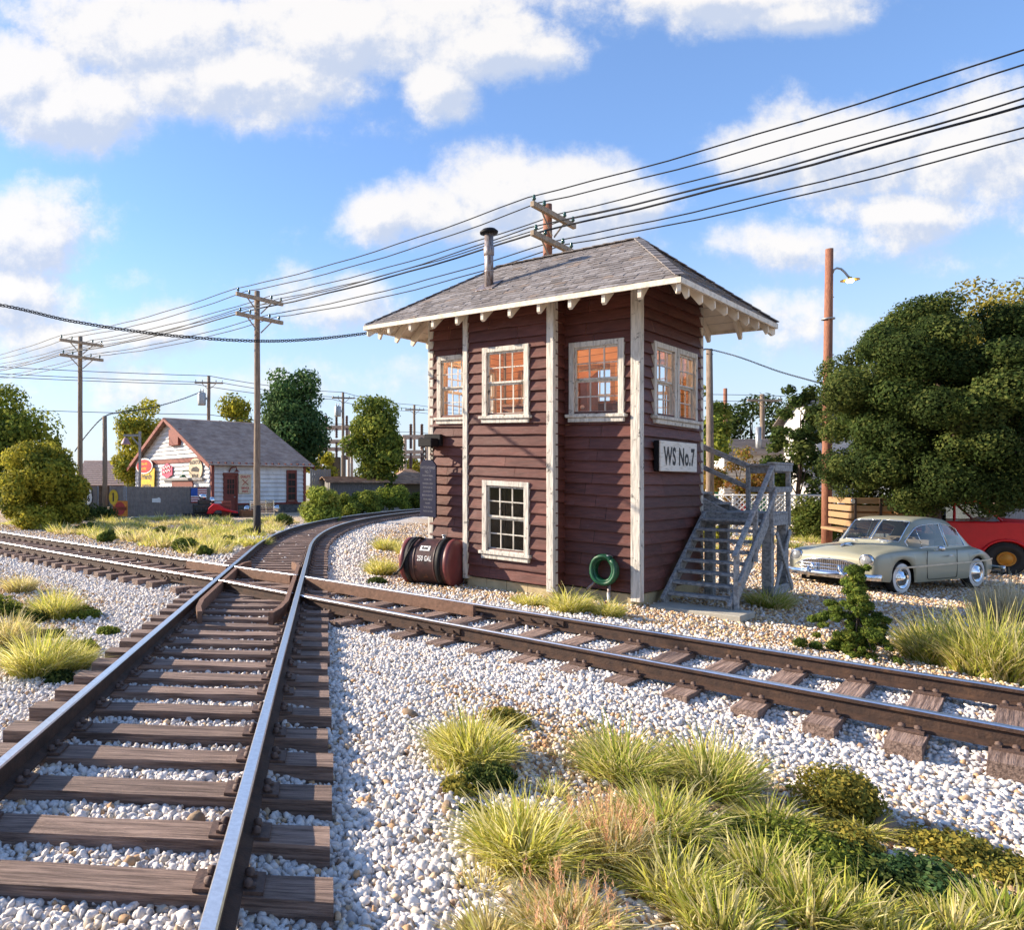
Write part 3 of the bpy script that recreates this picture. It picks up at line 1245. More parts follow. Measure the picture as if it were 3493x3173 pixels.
for x, y, r_, h_, cols, n, lab, kw in [
        (930, 1495, .52, .33, YGRASS, 2100, 'dense dome of pale yellow grass nearest the tie ends, topped by olive moss', {}),
        (1225, 1530, .50, .36, GGRASS, 1400, 'spreading green-yellow grass behind the orange-headed tuft, left half of its clump', {'bend': (.5, 1.3)}),
        (1400, 1560, .48, .38, GGRASS, 1500, 'spreading tall green-yellow grass beside the white ballast slope', {'bend': (.3, 1.0)}),
        (1030, 1695, .46, .33, YGRASS, 1600, 'yellow-green grass tuft with long arching blades over white stones', {'bend': (.5, 1.35)}),
        (1200, 1695, .36, .30, STRAW, 1300, 'straw tuft bristling with pinkish orange seed heads in mid clump', {'seeds': 90}),
        (1120, 1845, .42, .20, STRAW, 1500, 'straw tuft with orange seed heads at the bottom edge beside white pebbles', {'seeds': 60, 'bend': (.5, 1.3)}),
        (1420, 1850, .34, .27, GGRASS, 1300, 'tall green grass at the bottom edge between straw tuft and moss', {'bend': (.2, .9)}),
        (1590, 1815, .30, .26, GGRASS, 1100, 'tall green grass with single long pale stalks before the dark moss', {'bend': (.2, .9)}),
        (1760, 1870, .25, .20, YGRASS, 900, 'yellowish grass tuft low at the bottom edge right of centre', {'bend': (.3, 1.0)}),
        (1700, 1640, .22, .15, YGRASS, 500, 'thin yellow grass beside the brown-olive moss on the ballast edge', {'bend': (.6, 1.4)}),
        (1310, 1640, .42, .30, GGRASS, 1300, 'green-yellow grass in the very middle of the foreground clump', {'bend': (.4, 1.2)}),
        (1330, 1770, .36, .27, YGRASS, 1200, 'yellow grass tuft right of the straw tuft with orange heads', {'bend': (.3, 1.1)}),
        (1500, 1745, .34, .26, GGRASS, 1200, 'green grass tuft in front of the mid green moss mat', {'bend': (.3, 1.0)}),
        (960, 1870, .26, .16, STRAW, 800, 'low straw tuft at the bottom edge on white pebbles', {'bend': (.5, 1.3)}),
        (1680, 1830, .28, .24, YGRASS, 1000, 'yellow grass tuft at the bottom edge under the dark moss', {'bend': (.2, 1.0)}),
        (1875, 1850, .26, .20, GGRASS, 900, 'green grass tuft at the bottom edge left of the corner tuft', {'bend': (.3, 1.0)}),
        (1975, 1840, .30, .24, GGRASS, 1000, 'green grass tuft in the bottom right corner', {'bend': (.2, .9)}),
        (1520, 1640, .30, .22, GGRASS, 900, 'matted green and straw grass in front of the brown moss clump', {'bend': (.6, 1.4)}),
        (40, 1165, .45, .30, STRAW, 900, 'straw grass behind the bright yellow tuft at the left edge', {'bend': (.4, 1.2)}),
        (140, 1315, .32, .22, YGRASS, 700, 'small yellow grass tuft leaning on the left ballast slope', {'bend': (.5, 1.3)}),
        (110, 1215, .55, .36, YGRASS, 1300, 'bright yellow grass tuft above moss left of the near track', {}),
        (75, 1325, .45, .32, YGRASS, 1200, 'pale yellow-green grass tuft at the edge of the left ballast', {'bend': (.4, 1.2)}),
        (15, 1275, .45, .36, STRAW, 1100, 'straw coloured grass tuft at the left edge', {'bend': (.4, 1.2)}),
        (1960, 1330, .85, .58, GGRASS, 2600, 'tall pale green grass standing behind the track at the right edge', {'bend': (.2, .8), 'width': .016}),
        (1845, 1305, .60, .44, GGRASS, 1700, 'tall pale green grass between juniper bush and the right edge clump', {'bend': (.2, .9), 'width': .016}),
        (1985, 1232, .75, .56, PALE, 3200, 'round beige dry grass tuft behind the tall green grass', {'bend': (.1, .6), 'width': .010}),
        (1515, 1196, .55, .32, GGRASS, 800, 'green grass tuft growing by the foot of the staircase', {'bend': (.5, 1.3), 'width': .016}),
        (1120, 1204, .50, .30, YGRASS, 800, 'yellow-green grass under the bay foundation behind the rail', {'bend': (.4, 1.2), 'width': .016}),
        (1195, 1212, .40, .22, YGRASS, 650, 'thin yellow-green grass behind the rail below the green hose', {'bend': (.4, 1.2), 'width': .015}),
        (1040, 1190, .45, .18, YGRASS, 600, 'short yellow grass behind the rail below the lower window', {'bend': (.4, 1.2), 'width': .015}),
        (760, 1083, .60, .36, YGRASS, 800, 'yellow grass tuft inside the track curve, farthest from the viewer', {'bend': (.4, 1.2), 'width': .02}),
        (800, 1092, .50, .30, YGRASS, 650, 'yellow grass tuft inside the track curve just before the fuel tank', {'bend': (.4, 1.2), 'width': .02}),
        (750, 1132, .50, .36, YGRASS, 800, 'bushy yellow grass tuft inside the track curve closest to the crossing', {'bend': (.4, 1.2), 'width': .02}),
        (505, 1080, .75, .34, YGRASS, 700, 'pale yellow grass around the tarred foot of the middle utility pole', {'bend': (.4, 1.2), 'width': .03}),
        (1595, 1060, 1.0, .5, STRAW, 900, 'yellow grass under the green bush left of the stake truck', {'bend': (.3, 1.0), 'width': .03})]:
    p = raised(gp(x, y), -.02)
    k = (1.0 if x > 700 else 1.35) if p.y < 8 else 1.12
    tuft(lab, p, r_ * k, h_ * k * (.9 if p.y < 6 else 1), cols, int(n * (1.0 if p.y < 7 else 1.5)), group=FG, rz=rnd.uniform(0, 6), **kw)

for x, y, rx, h_, cols, lab, n in [
        (1000, 1425, .17, .13, OLIVE, 'olive moss mound behind the pale yellow grass dome', 1800),
        (965, 1548, .17, .15, DARK, 'dark green moss clump between the yellow grass dome and arching tuft', 2600),
        (905, 1560, .12, .11, OLIVE, 'ochre moss clump touching the white pebbles', 1600),
        (930, 1600, .10, .06, DARK, 'flat dark moss patch below the ochre clump', 1000),
        (1640, 1600, .19, .20, OLIVE, 'brown-olive moss clump on the ballast edge at right of the grasses', 2600),
        (1450, 1660, .26, .10, MID, 'low mid green moss among the grass stalks', 2200),
        (1560, 1690, .26, .12, MID, 'mid green moss mat before the brown-olive clump', 2200),
        (1700, 1735, .20, .10, DARK, 'dark green moss clump in the lower right gravel', 2200),
        (1830, 1760, .18, .12, DEEP, 'deepest green moss clump near the bottom right corner', 2200),
        (1880, 1690, .18, .10, OLIVE, 'olive moss clump on white stones at lower right', 1800),
        (1600, 1735, .20, .11, MID, 'mid green moss between the grass tufts right of the moss mat', 2000),
        (1640, 1675, .18, .11, OLIVE, 'olive moss directly below the tall brown-olive clump', 1800),
        (1380, 1720, .18, .10, DARK, 'dark moss showing between the tufts in the middle of the grass', 1800),
        (1900, 1790, .18, .10, DARK, 'dark moss above the bottom right corner grass', 1800),
        (1970, 1720, .16, .09, OLIVE, 'olive-brown moss at the right edge over white stones', 1500),
        (1740, 1790, .20, .08, OLIVE, 'brown moss mat at the bottom between two grass tufts', 1600),
        (60, 1222, .26, .17, DARK, 'dark moss clump under the bright yellow tuft at left', 1800),
        (160, 1215, .24, .16, MID, 'mid green moss at the right side of the yellow tuft', 1800),
        (95, 1255, .20, .10, DARK, 'small dark moss clump between the two left tufts', 1200),
        (150, 1285, .24, .14, MID, 'mid green moss clump at the left ballast foot', 1800),
        (30, 1250, .26, .16, MID, 'mid green moss between the straw tuft and the upper yellow tuft at left', 1500),
        (120, 1340, .18, .10, DARK, 'dark moss clump at the very foot of the lower left yellow tuft', 1100),
        (212, 1248, .14, .10, MID, 'isolated small green moss clump on the ballast foot', 1000),
        (10, 1210, .30, .26, MID, 'tall moss clump at the left edge', 1500),
        (745, 1148, .22, .12, DARK, 'dark moss clump behind the rail right of the diamond', 1200)]:
    p = raised(gp(x, y), -.03)
    big = 1.3 if x > 1540 and y > 1580 else 1.0
    bush(lab, p, h_ * 1.3 * big, rx * 1.15 * big, cols, 42, int(n * 2.2 * big), .013 if p.y < 6 else .022, seed=int(x), name='moss_clump', cat='moss', group=MG, r0=.3)

for x, y, r_, lab in [(385, 1648, .055, 'brown stone lying between the ties of the near track'), (1165, 1722, .05, 'brown stone under the straw tuft with orange heads'),
                      (1745, 1645, .085, 'tan stone by the brown-olive moss clump'), (808, 1412, .06, 'small sandy stone left of the yellow grass dome'),
                      (1800, 1655, .06, 'pale round stone right of the tan stone'), (1060, 1745, .05, 'rust coloured stone at the foot of the arching tuft'),
                      (880, 1600, .045, 'yellowish stone beside the ochre moss')]:
    p = raised(gp(x, y), r_ * .4)
    o = stones('rock', np.array([p[:]]) * 0, np.array([r_]), 3, mat('brown_rock_%d' % x, (.34, .24, .15), (.20, .14, .09), rough=.9, scale=12, bump=.5), jit=.05)
    o.location = p
    setp(o, lab, 'rock', 'larger stones lying in the gravel')

# ------------------------------------------------------------------ signal tower
# local frame: x along the track side (0 = near corner, -4.14 = far corner), y into the building, z up
TW = thing('signal_tower', 'two-storey maroon clapboard railway signal tower with hipped shingle roof and lit windows', 'signal tower', (6.19, 11.72, 0), math.atan2(-.7638, .6455))
W_, D_ = 4.14, 2.79
BX0, BX1, BY = -3.0, -1.267, -.40                       # bay
WT = 5.58


def sk(p):                                              # the old building has settled: it is lower at the near corner
    return (p[0], p[1], p[2] - .053 * p[0] * min(1, max(.35, (p[2] + .5) / 2)))


def wall_fn(kind):
    return {'front': lambda a, o, z: (a, -o, z), 'right': lambda a, o, z: (o, a, z), 'back': lambda a, o, z: (-a, D_ + o, z), 'left': lambda a, o, z: (-W_ - o, -a, z),
            'bay': lambda a, o, z: (a, BY - o, z), 'bayl': lambda a, o, z: (BX0 - o, a, z), 'bayr': lambda a, o, z: (BX1 + o, a, z)}[kind]


def siding(mb, fn, a0, a1, z0, z1, holes, h=.2, t0=.058, t1=.008):
    z = z0
    while z < z1 - .01:
        hh = h * rnd.uniform(.93, 1.07)
        zt = min(z + hh, z1)
        spans = [(a0, a1, z, zt)]
        for ha, hb, hz0, hz1 in holes:
            nxt = []
            for a, b, p, q in spans:
                if q <= hz0 or p >= hz1 or b <= ha or a >= hb:
                    nxt.append((a, b, p, q))
                    continue
                if a < ha:
                    nxt.append((a, ha, p, q))
                if b > hb:
                    nxt.append((hb, b, p, q))
                m0, m1 = max(a, ha), min(b, hb)
                if p < hz0:
                    nxt.append((m0, m1, p, hz0))
                if q > hz1:
                    nxt.append((m0, m1, hz1, q))
            spans = nxt
        cut = []
        for a, b, p, q in spans:                        # butt joints at random places along a course
            if b - a > .9 and rnd.random() < .65:
                j = rnd.uniform(a + .3, b - .3)
                cut += [(a, j - .003, p, q), (j + .003, b, p, q)]
            else:
                cut.append((a, b, p, q))
        for a, b, p, q in cut:
            n = max(2, int((b - a) / .3))
            vs, fs = [], []
            for i in range(n + 1):
                x = a + (b - a) * i / n
                f0 = t0 + (t1 - t0) * (p - z) / hh + (rnd.uniform(-.004, .004) if 0 < i < n else 0)
                f1 = t0 + (t1 - t0) * (q - z) / hh
                jz = rnd.uniform(-.006, .006) if p == z and 0 < i < n else 0
                vs += [fn(x, 0, p + jz), fn(x, f0, p + jz), fn(x, f0 * .97, p + .018 + jz), fn(x, f1, q)]
            for i in range(n):
                o = i * 4
                fs += [(o, o + 4, o + 5, o + 1), (o + 1, o + 5, o + 6, o + 2), (o + 2, o + 6, o + 7, o + 3)]
            mb.add(vs, fs)
        z = zt


def holed(mb, fn, a0, a1, z0, z1, holes, out, m=0):
    """Flat sheet with rectangular openings."""
    az = sorted({a0, a1, *[h[0] for h in holes], *[h[1] for h in holes]})
    zz = sorted({z0, z1, *[h[2] for h in holes], *[h[3] for h in holes]})
    az = [a for a in az if a0 <= a <= a1]
    zz = [z for z in zz if z0 <= z <= z1]
    for i in range(len(az) - 1):
        for j in range(len(zz) - 1):
            ca, cz = (az[i] + az[i + 1]) / 2, (zz[j] + zz[j + 1]) / 2
            if any(h[0] < ca < h[1] and h[2] < cz < h[3] for h in holes):
                continue
            mb.add([fn(az[i], out, zz[j]), fn(az[i + 1], out, zz[j]), fn(az[i + 1], out, zz[j + 1]), fn(az[i], out, zz[j + 1])], [(0, 1, 2, 3)], m)


def fbox(mb, fn, a0, a1, o0, o1, z0, z1, m=0):
    vs = [fn(a, o, z) for z in (z0, z1) for a, o in ((a0, o0), (a1, o0), (a1, o1), (a0, o1))]
    mb.add(vs, [(0, 3, 2, 1), (4, 5, 6, 7), (0, 1, 5, 4), (1, 2, 6, 5), (2, 3, 7, 6), (3, 0, 4, 7)], m)


WZ0, WZ1 = 3.10, 4.42
WIN = {'front': [(-3.95, -3.06, WZ0, WZ1), (-1.142, -.197, WZ0, WZ1)], 'bay': [(-2.63, -1.68, WZ0 - .02, WZ1), (-2.63, -1.68, .60, 1.92)],
       'right': [(.50, 1.47, WZ0, WZ1), (1.50, 2.47, WZ0, WZ1)], 'back': [(.25, 1.2, WZ0, WZ1), (1.55, 2.5, WZ0, WZ1), (2.8, 3.75, WZ0, WZ1)],
       'left': [(-1.3, -.4, WZ0, WZ1), (-2.4, -1.5, WZ0, WZ1)]}


def inner(h, d=.1):
    return (h[0] + d, h[1] - d, h[2] + d, h[3] - d)


for kind, a0, a1, holes in (('front', -W_, BX0, WIN['front']), ('front', BX1, 0, WIN['front']), ('right', 0, D_, WIN['right']), ('back', 0, W_, WIN['back']),
                            ('left', -D_, 0, WIN['left']), ('bay', BX0, BX1, WIN['bay']), ('bayl', BY, 0, []), ('bayr', BY, 0, [])):
    top = 5.27 if kind[:3] == 'bay' else WT - .04
    mb = MB()
    fn = wall_fn(kind)
    hs_ = [inner(h) for h in holes if h[0] >= a0 - .01 and h[1] <= a1 + .01]
    siding(mb, fn, a0, a1, .17, top, hs_)
    o = mb.build('wall', M['siding'], TW, sk, fix=False)
    mb = MB()                                           # room lining: varnished boards upstairs, dark below
    i0, i1 = (a0 + .1, a1 - .1) if kind in ('right', 'back', 'left') else (a0, a1)
    holed(mb, fn, i0, i1, 2.62, 5.0, hs_, -.06, 0)
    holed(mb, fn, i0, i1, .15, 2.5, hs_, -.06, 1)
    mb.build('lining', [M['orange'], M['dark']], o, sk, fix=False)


def window(fn, h, dark=False, sill_a=None):
    a0, a1, z0, z1 = h
    t = .095
    mb = MB()
    fbox(mb, fn, a0, a0 + t, -.06, .075, z0, z1)
    fbox(mb, fn, a1 - t, a1, -.06, .075, z0, z1)
    fbox(mb, fn, a0 + t, a1 - t, -.06, .073, z1 - t, z1)
    fbox(mb, fn, a0 + t, a1 - t, -.06, .05, z0, z0 + t * .8)
    fr = mb.build('window', M['trim'], TW, sk, bevel=.006)
    mb = MB()
    s0, s1 = sill_a or (a0 - .045, a1 + .045)
    fbox(mb, fn, s0, s1, .0, .135, z0 - .005, z0 + .05)
    fbox(mb, fn, s0 + .04, s1 - .04, .0, .10, z0 - .085, z0 - .006)
    mb.build('sill', M['trim'], fr, sk, bevel=.008)
    mb = MB()
    i0, i1, j0, j1 = a0 + t, a1 - t, z0 + t * .8, z1 - t
    zm = (j0 + j1) / 2
    w = .020
    for o, q0, q1 in ((.012, zm, j1), (-.022, j0, zm)):
        for a in (i0, i1 - .026):
            fbox(mb, fn, a, a + .026, o - .017, o + .017, q0, q1)
        for q in (q0, q1 - .034):
            fbox(mb, fn, i0 + .026, i1 - .026, o - .018, o + .018, q, q + .034)
        for k in (1, 2):
            a = i0 + (i1 - i0) * k / 3
            fbox(mb, fn, a - w / 2, a + w / 2, o - .012, o + .012, q0 + .034, q1 - .034)
        q = (q0 + q1) / 2
        fbox(mb, fn, i0 + .026, i1 - .026, o - .011, o + .013, q - w / 2, q + w / 2)
    mb.build('sash', M['trim'], fr, sk)
    mb = MB()
    for o, q0, q1 in ((.012, zm, j1), (-.022, j0, zm)):
        mb.add([fn(i0, o, q0), fn(i1, o, q0), fn(i1, o, q1), fn(i0, o, q1)], [(0, 1, 2, 3)])
    mb.build('pane', M['glass'], fr, sk)
    return fr


for kind in ('front', 'bay', 'right', 'back', 'left'):
    for h in WIN[kind]:
        window(wall_fn(kind), h)

# corner boards
for x, y, zb, dx, dy in ((-W_ - .05, -.05, .14, .13, .13), (BX0 - .055, BY - .075, .10, .105, .16), (BX1 - .075, BY - .08, .06, .13, .17), (-.085, -.08, .03, .15, .16), (-.06, D_ - .06, .1, .11, .11), (-W_ - .05, D_ - .06, .1, .11, .11)):
    mb = MB()
    mb.bb(x, x + dx, y, y + dy, zb, 5.25 if y < -.3 else WT - .10)
    mb.build('corner_board', M['trim'], TW, sk, bevel=.008)

# block foundation
mb = MB()


def blocks(fn, a0, a1, out):
    for k in range(2):
        z0 = -.30 + k * .22
        a = a0 + (.0 if k else -.2)
        while a < a1:
            b = min(a + .42, a1)
            if b - max(a, a0) > .03:
                fbox(mb, fn, max(a, a0) + .004, b - .004, -.15, out + rnd.uniform(0, .004), z0 + .004, z0 + .214)
            a += .42


blocks(wall_fn('front'), -W_, BX0 - .02, -.01)
blocks(wall_fn('bay'), BX0, BX1, -.01)
blocks(wall_fn('bayr'), BY + .16, -.02, -.01)
blocks(wall_fn('front'), BX1, -.15, -.01)
blocks(wall_fn('right'), .0, D_, -.01)
blocks(wall_fn('left'), -D_, 0, -.01)
blocks(wall_fn('back'), .15, W_ - .15, -.01)
mb.build('foundation', M['block'], TW, lambda p: (p[0], p[1], p[2] - .02 * p[0]))

mb = MB()                                               # floors and ceiling
mb.bb(-W_ + .05, -.05, .05, D_ - .05, 2.5, 2.61, 0)
mb.bb(BX0 + .04, BX1 - .04, BY + .04, .05, 2.5, 2.61, 0)
mb.bb(-W_ + .05, -.05, .05, D_ - .05, 5.0, 5.04, 1)
mb.bb(BX0 + .04, BX1 - .04, BY + .04, .05, 5.0, 5.04, 1)
mb.bb(-W_ + .05, -.05, .05, D_ - .05, .02, .1, 0)
mb.build('floor_boards', [M['woodin'], M['orange']], TW, sk)

# roof
EX0, EX1, EY0, EY1, EZ = -W_ - .98, .98, -.98, D_ + .98, 5.06
RX0, RX1, RY, RZ = -3.42, -.567, D_ / 2, 6.46
roof_cols = palette_mat('weathered_shingle', [(0, (.215, .195, .19)), (.2, (.25, .23, .225)), (.42, (.185, .168, .165)), (.6, (.22, .195, .185)), (.78, (.28, .262, .26)), (.9, (.165, .148, .143)), (.95, (.25, .20, .17))], rough=.85, fine=.22, fscale=14, bump=.3)
mb = MB()
SL = [  # eave start, eave end, ridge end, ridge start
    ((EX0, EY0), (EX1, EY0), (RX1, RY), (RX0, RY)), ((EX1, EY1), (EX0, EY1), (RX0, RY), (RX1, RY)),
    ((EX1, EY0), (EX1, EY1), (RX1, RY), (RX1, RY)), ((EX0, EY1), (EX0, EY0), (RX0, RY), (RX0, RY))]
for A, B, Cc, Dd in SL:
    A3, B3 = Vector((*A, EZ)), Vector((*B, EZ))
    C3, D3 = Vector((*Cc, RZ)), Vector((*Dd, RZ))
    nrm = (B3 - A3).cross(D3 - A3).normalized()
    sl = ((C3 + D3) / 2 - (A3 + B3) / 2).length
    rows = int(sl / .125)
    mb.add([A3, B3, C3, D3], [(0, 1, 2, 3)] if (C3 - D3).length > .01 else [(0, 1, 2)])
    for r in range(rows):
        v0, v1 = r / rows, min(1, (r + 1.25) / rows)
        l0, r0 = A3.lerp(D3, v0), B3.lerp(C3, v0)
        l1, r1 = A3.lerp(D3, v1), B3.lerp(C3, v1)
        e = (B3 - A3).normalized()
        w0 = (r0 - l0).length
        off = (l1 - l0).dot(e)
        w1 = (r1 - l1).length
        x = -rnd.uniform(0, .2)
        while x < w0:
            w = rnd.uniform(.12, .26)
            xa, xb = max(x, 0), min(x + w, w0)
            ta, tb = min(max(xa, off), off + w1), min(max(xb, off), off + w1)
            if xb - xa > .02:
                dz = rnd.uniform(.014, .03)
                dv = rnd.uniform(-.014, .014) if r else -.02
                up = (D3 - A3).normalized() if w1 > 0 else nrm.cross(e)
                upv = nrm.cross(e).normalized() * dv
                q = [l0 + e * (xa + .004) + upv, l0 + e * (xb - .004) + upv, l1 + e * (tb - off), l1 + e * (ta - off)]
                top = [q[0] + nrm * dz, q[1] + nrm * dz, q[2] + nrm * .008, q[3] + nrm * .008]
                mb.add([q[0], q[1]] + top, [(0, 1, 3, 2), (2, 3, 4, 5), (0, 2, 5), (1, 4, 3)])
            x += w
roof = mb.build('roof', roof_cols, TW, sk, fix=False)
mb = MB()
for a, b in (((EX1, EY0, EZ), (RX1, RY, RZ)), ((EX0, EY0, EZ), (RX0, RY, RZ)), ((EX1, EY1, EZ), (RX1, RY, RZ)), ((EX0, EY1, EZ), (RX0, RY, RZ)), ((RX0, RY, RZ), (RX1, RY, RZ))):
    a, b = Vector(a), Vector(b)
    n = int((b - a).length / .2)
    for i in range(n):
        p, q = a.lerp(b, i / n), a.lerp(b, (i + 1.15) / n)
        mb.beam(p + Vector((0, 0, .036)), q + Vector((0, 0, .022)), .13, .015)
mb.build('ridge_cap', roof_cols, roof, sk)
fas = mat('cream_fascia_paint', (.76, .69, .58), (.52, .46, .37), rough=.7, scale=8, lo=.48, hi=.7, bump=.2)
mb = MB()
mb.bb(EX0 - .02, EX1 + .02, EY0 - .025, EY0 + .01, EZ - .085, EZ - .002)
mb.bb(EX0 - .02, EX1 + .02, EY1 - .01, EY1 + .025, EZ - .085, EZ - .002)
mb.bb(EX1 - .01, EX1 + .025, EY0 + .011, EY1 - .011, EZ - .087, EZ - .004)
mb.bb(EX0 - .025, EX0 + .01, EY0 + .011, EY1 - .011, EZ - .087, EZ - .004)
mb.build('fascia', fas, roof, sk)
mb = MB()
for A, B, Cc, Dd in SL:                                 # boarded soffit under the slopes
    A3, B3, C3, D3 = Vector((*A, EZ - .03)), Vector((*B, EZ - .03)), Vector((*Cc, RZ - .03)), Vector((*Dd, RZ - .03))
    n = 7
    for i in range(n):
        v0, v1 = i / n * .62, ((i + .96) / n) * .62
        mb.add([A3.lerp(D3, v0), B3.lerp(C3, v0), B3.lerp(C3, v1), A3.lerp(D3, v1)], [(0, 1, 2, 3)])
mb.build('soffit', M['cream'], roof, sk)


def rafter(e, inn, rise, tail=.13, w=.055):
    """Rafter from the eave point e inwards, its tail cut square to the slope."""
    e, i = Vector(e), Vector(inn)
    d = (i - e)
    h = Vector((d.x, d.y, 0)).normalized()
    s = h.cross(Vector((0, 0, 1))) * w / 2
    m_ = MB()
    z0 = Vector((0, 0, -.04))
    if d.length < .06:
        return
    p = [e + h * .025 + z0, e + h * .025 + z0 - Vector((0, 0, .17)), e + h * .07 + z0 - Vector((0, 0, .20)), i + z0 - Vector((0, 0, .02)), i + z0]
    vs = [q - s for q in p] + [q + s for q in p]
    k = len(p)
    m_.add(vs, [tuple(range(k)), tuple(range(k, 2 * k))[::-1]] + [(a, (a + 1) % k, k + (a + 1) % k, k + a) for a in range(k)])
    m_.build('rafter', M['cream'], roof, sk)


SLF, SLS = (RZ - EZ) / (RY - EY0), (RZ - EZ) / (EX1 - RX1)
SLL = (RZ - EZ) / (RX0 - EX0)
for i in range(10):
    x = EX0 + .62 + i * .545
    q = min(x - EX0, EX1 - x)
    run_ = min(1.08, q * 1.25)
    rafter((x, EY0, EZ), (x, EY0 + run_, EZ + SLF * run_), 0)
    rafter((x, EY1, EZ), (x, EY1 - run_, EZ + SLF * run_), 0)
for i in range(8):
    y = EY0 + .42 + i * .56
    q = min(y - EY0, EY1 - y)
    r1, r2 = min(1.05, q * SLF / SLS * .92), min(1.05, q * SLF / SLL * .92)
    rafter((EX1, y, EZ), (EX1 - r1, y, EZ + SLS * r1), 0)
    rafter((EX0, y, EZ), (EX0 + r2, y, EZ + SLL * r2), 0)
for ex, ey, rx_ in ((EX1, EY0, RX1), (EX0, EY0, RX0), (EX1, EY1, RX1), (EX0, EY1, RX0)):
    a, b = Vector((ex, ey, EZ)), Vector((rx_, RY, RZ))
    rafter(a.lerp(b, .01), a.lerp(b, .42), 0)

# things inside the lit room
mb = MB()
mb.bb(-3.3, -1.0, 1.35, 1.9, 2.61, 3.45, 0)
mb.bb(-3.35, -.95, 1.3, 1.95, 3.451, 3.5, 0)
mb.build('desk', M['woodin'], TW, sk)
mb = MB()
mb.bb(-1.75, -1.2, .75, 1.2, 2.61, 3.85, 0)
mb.prism([(0, 0), (.45, 0), (.45, .22)], lambda u, v, w: (w, .75 + u, 3.851 + v), -1.75, -1.2, 0)
mb.lathe([(.12, 0), (.12, .02), (.0, .02)], 20, 1, Matrix.Translation((-1.47, .75, 3.6)) @ Matrix.Rotation(rad(90), 4, 'X'))
for i in range(4):
    mb.lathe([(.04, 0), (.03, .03), (0, .03)], 10, 1, Matrix.Translation((-1.65 + .12 * i, .75, 3.35)) @ Matrix.Rotation(rad(90), 4, 'X'))
mb.build('control_cabinet', [M['woodin'], M['signface']], TW, sk)
mb = MB()
mb.lathe([(.20, 0), (.20, .05), (.17, .06), (.0, .06)], 28, 0, Matrix.Translation((-2.1, 1.35, 3.75)) @ Matrix.Rotation(rad(90), 4, 'X'))
mb.lathe([(.165, .062), (.0, .062)], 28, 1, Matrix.Translation((-2.1, 1.35, 3.75)) @ Matrix.Rotation(rad(90), 4, 'X'))
mb.build('clock', [M['woodin'], M['signface']], TW, sk)
mb = MB()
mb.tube([(-2.07, 1.3, 5.0), (-2.07, 1.3, 4.86)], .012)
mb.lathe([(0, .06), (.03, .05), (.05, 0), (.03, -.04), (0, -.05)], 14, 1, Matrix.Translation((-2.07, 1.3, 4.82)))
mb.build('lamp_bulb', [M['black'], emit_mat('lit_bulb', (1, .75, .4), 12)], TW, sk)
for x in (-3.2, -1.0):
    ld = bpy.data.lights.new('room_lamp', 'POINT')
    ld.energy = 24
    ld.color = (1, .66, .36)
    ld.shadow_soft_size = .12
    lo_ = bpy.data.objects.new('room_lamp', ld)
    COL.objects.link(lo_)
    lo_.parent = TW
    lo_.location = (x, 1.0, 4.75)

# stovepipe through the front slope
mb = MB()
z0 = EZ + SLF * (.15 - EY0)
mb.tube([(-2.87, .15, z0 - .1), (-2.87, .15, z0 + 1.08)], .085, 18)
mb.lathe([(.088, .62), (.10, .63), (.10, .80), (.088, .81)], 18, 0, Matrix.Translation((-2.87, .15, z0)))
mb.lathe([(.09, .3), (.093, .305), (.093, .32), (.09, .325)], 18, 0, Matrix.Translation((-2.87, .15, z0)))
pipe = mb.build('stovepipe', M['stovepipe'], TW, sk, fix=False)
mb = MB()
mb.lathe([(.0, 1.06), (.17, 1.065), (.175, 1.10), (.12, 1.15), (.0, 1.16)], 20, 0, Matrix.Translation((-2.87, .15, z0)))
mb.build('rain_cap', M['black'], pipe, sk)
mb = MB()
q = [Vector((-2.87 + a, .15 + b, z0 + SLF * b + .035)) for a, b in ((-.2, -.22), (.2, -.22), (.2, .2), (-.2, .2))]
mb.add(q + [p + Vector((0, 0, .012)) for p in q], [(0, 3, 2, 1), (4, 5, 6, 7), (0, 1, 5, 4), (1, 2, 6, 5), (2, 3, 7, 6), (3, 0, 4, 7)])
mb.build('flashing', M['stovepipe'], pipe, sk)


def in_tower(name, label, cat, x=0, y=0, z=0, group=None):
    """A separate thing placed in the tower's frame."""
    o = thing(name, label, cat, (0, 0, 0), math.atan2(-.7638, .6455), group)
    o.location = Vector((6.19, 11.72, 0)) + Vector((.6455, -.7638, 0)) * x + Vector((.7638, .6455, 0)) * y + Vector((0, 0, z))
    return o


# WS No.7 sign
sg_ = in_tower('name_sign', 'weathered white sign board reading WS No.7 on the tower side wall', 'sign', 0, .5, 2.2)
mb = MB()
mb.bb(.05, .135, 0, 1.65, 0, .52)
mb.build('sign_box', M['black'], sg_, bevel=.01)
mb = MB()
mb.bb(.136, .165, .0, 1.65, 0, .52)
mb.build('sign_board', mat('weathered_sign_board', (.74, .70, .63), (.55, .50, .42), rough=.75, scale=4, stretch=(1, 1.2, 9), lo=.5, hi=.66, bump=.2), sg_, bevel=.006)
mb = MB()
text_mesh(mb, 'WS No.7', .42, lambda u, v: (.168, .825 + u, .245 + v), sx=.80, bold=.014, space=1.10)
mb.build('lettering', M['letter'], sg_, fix=False)

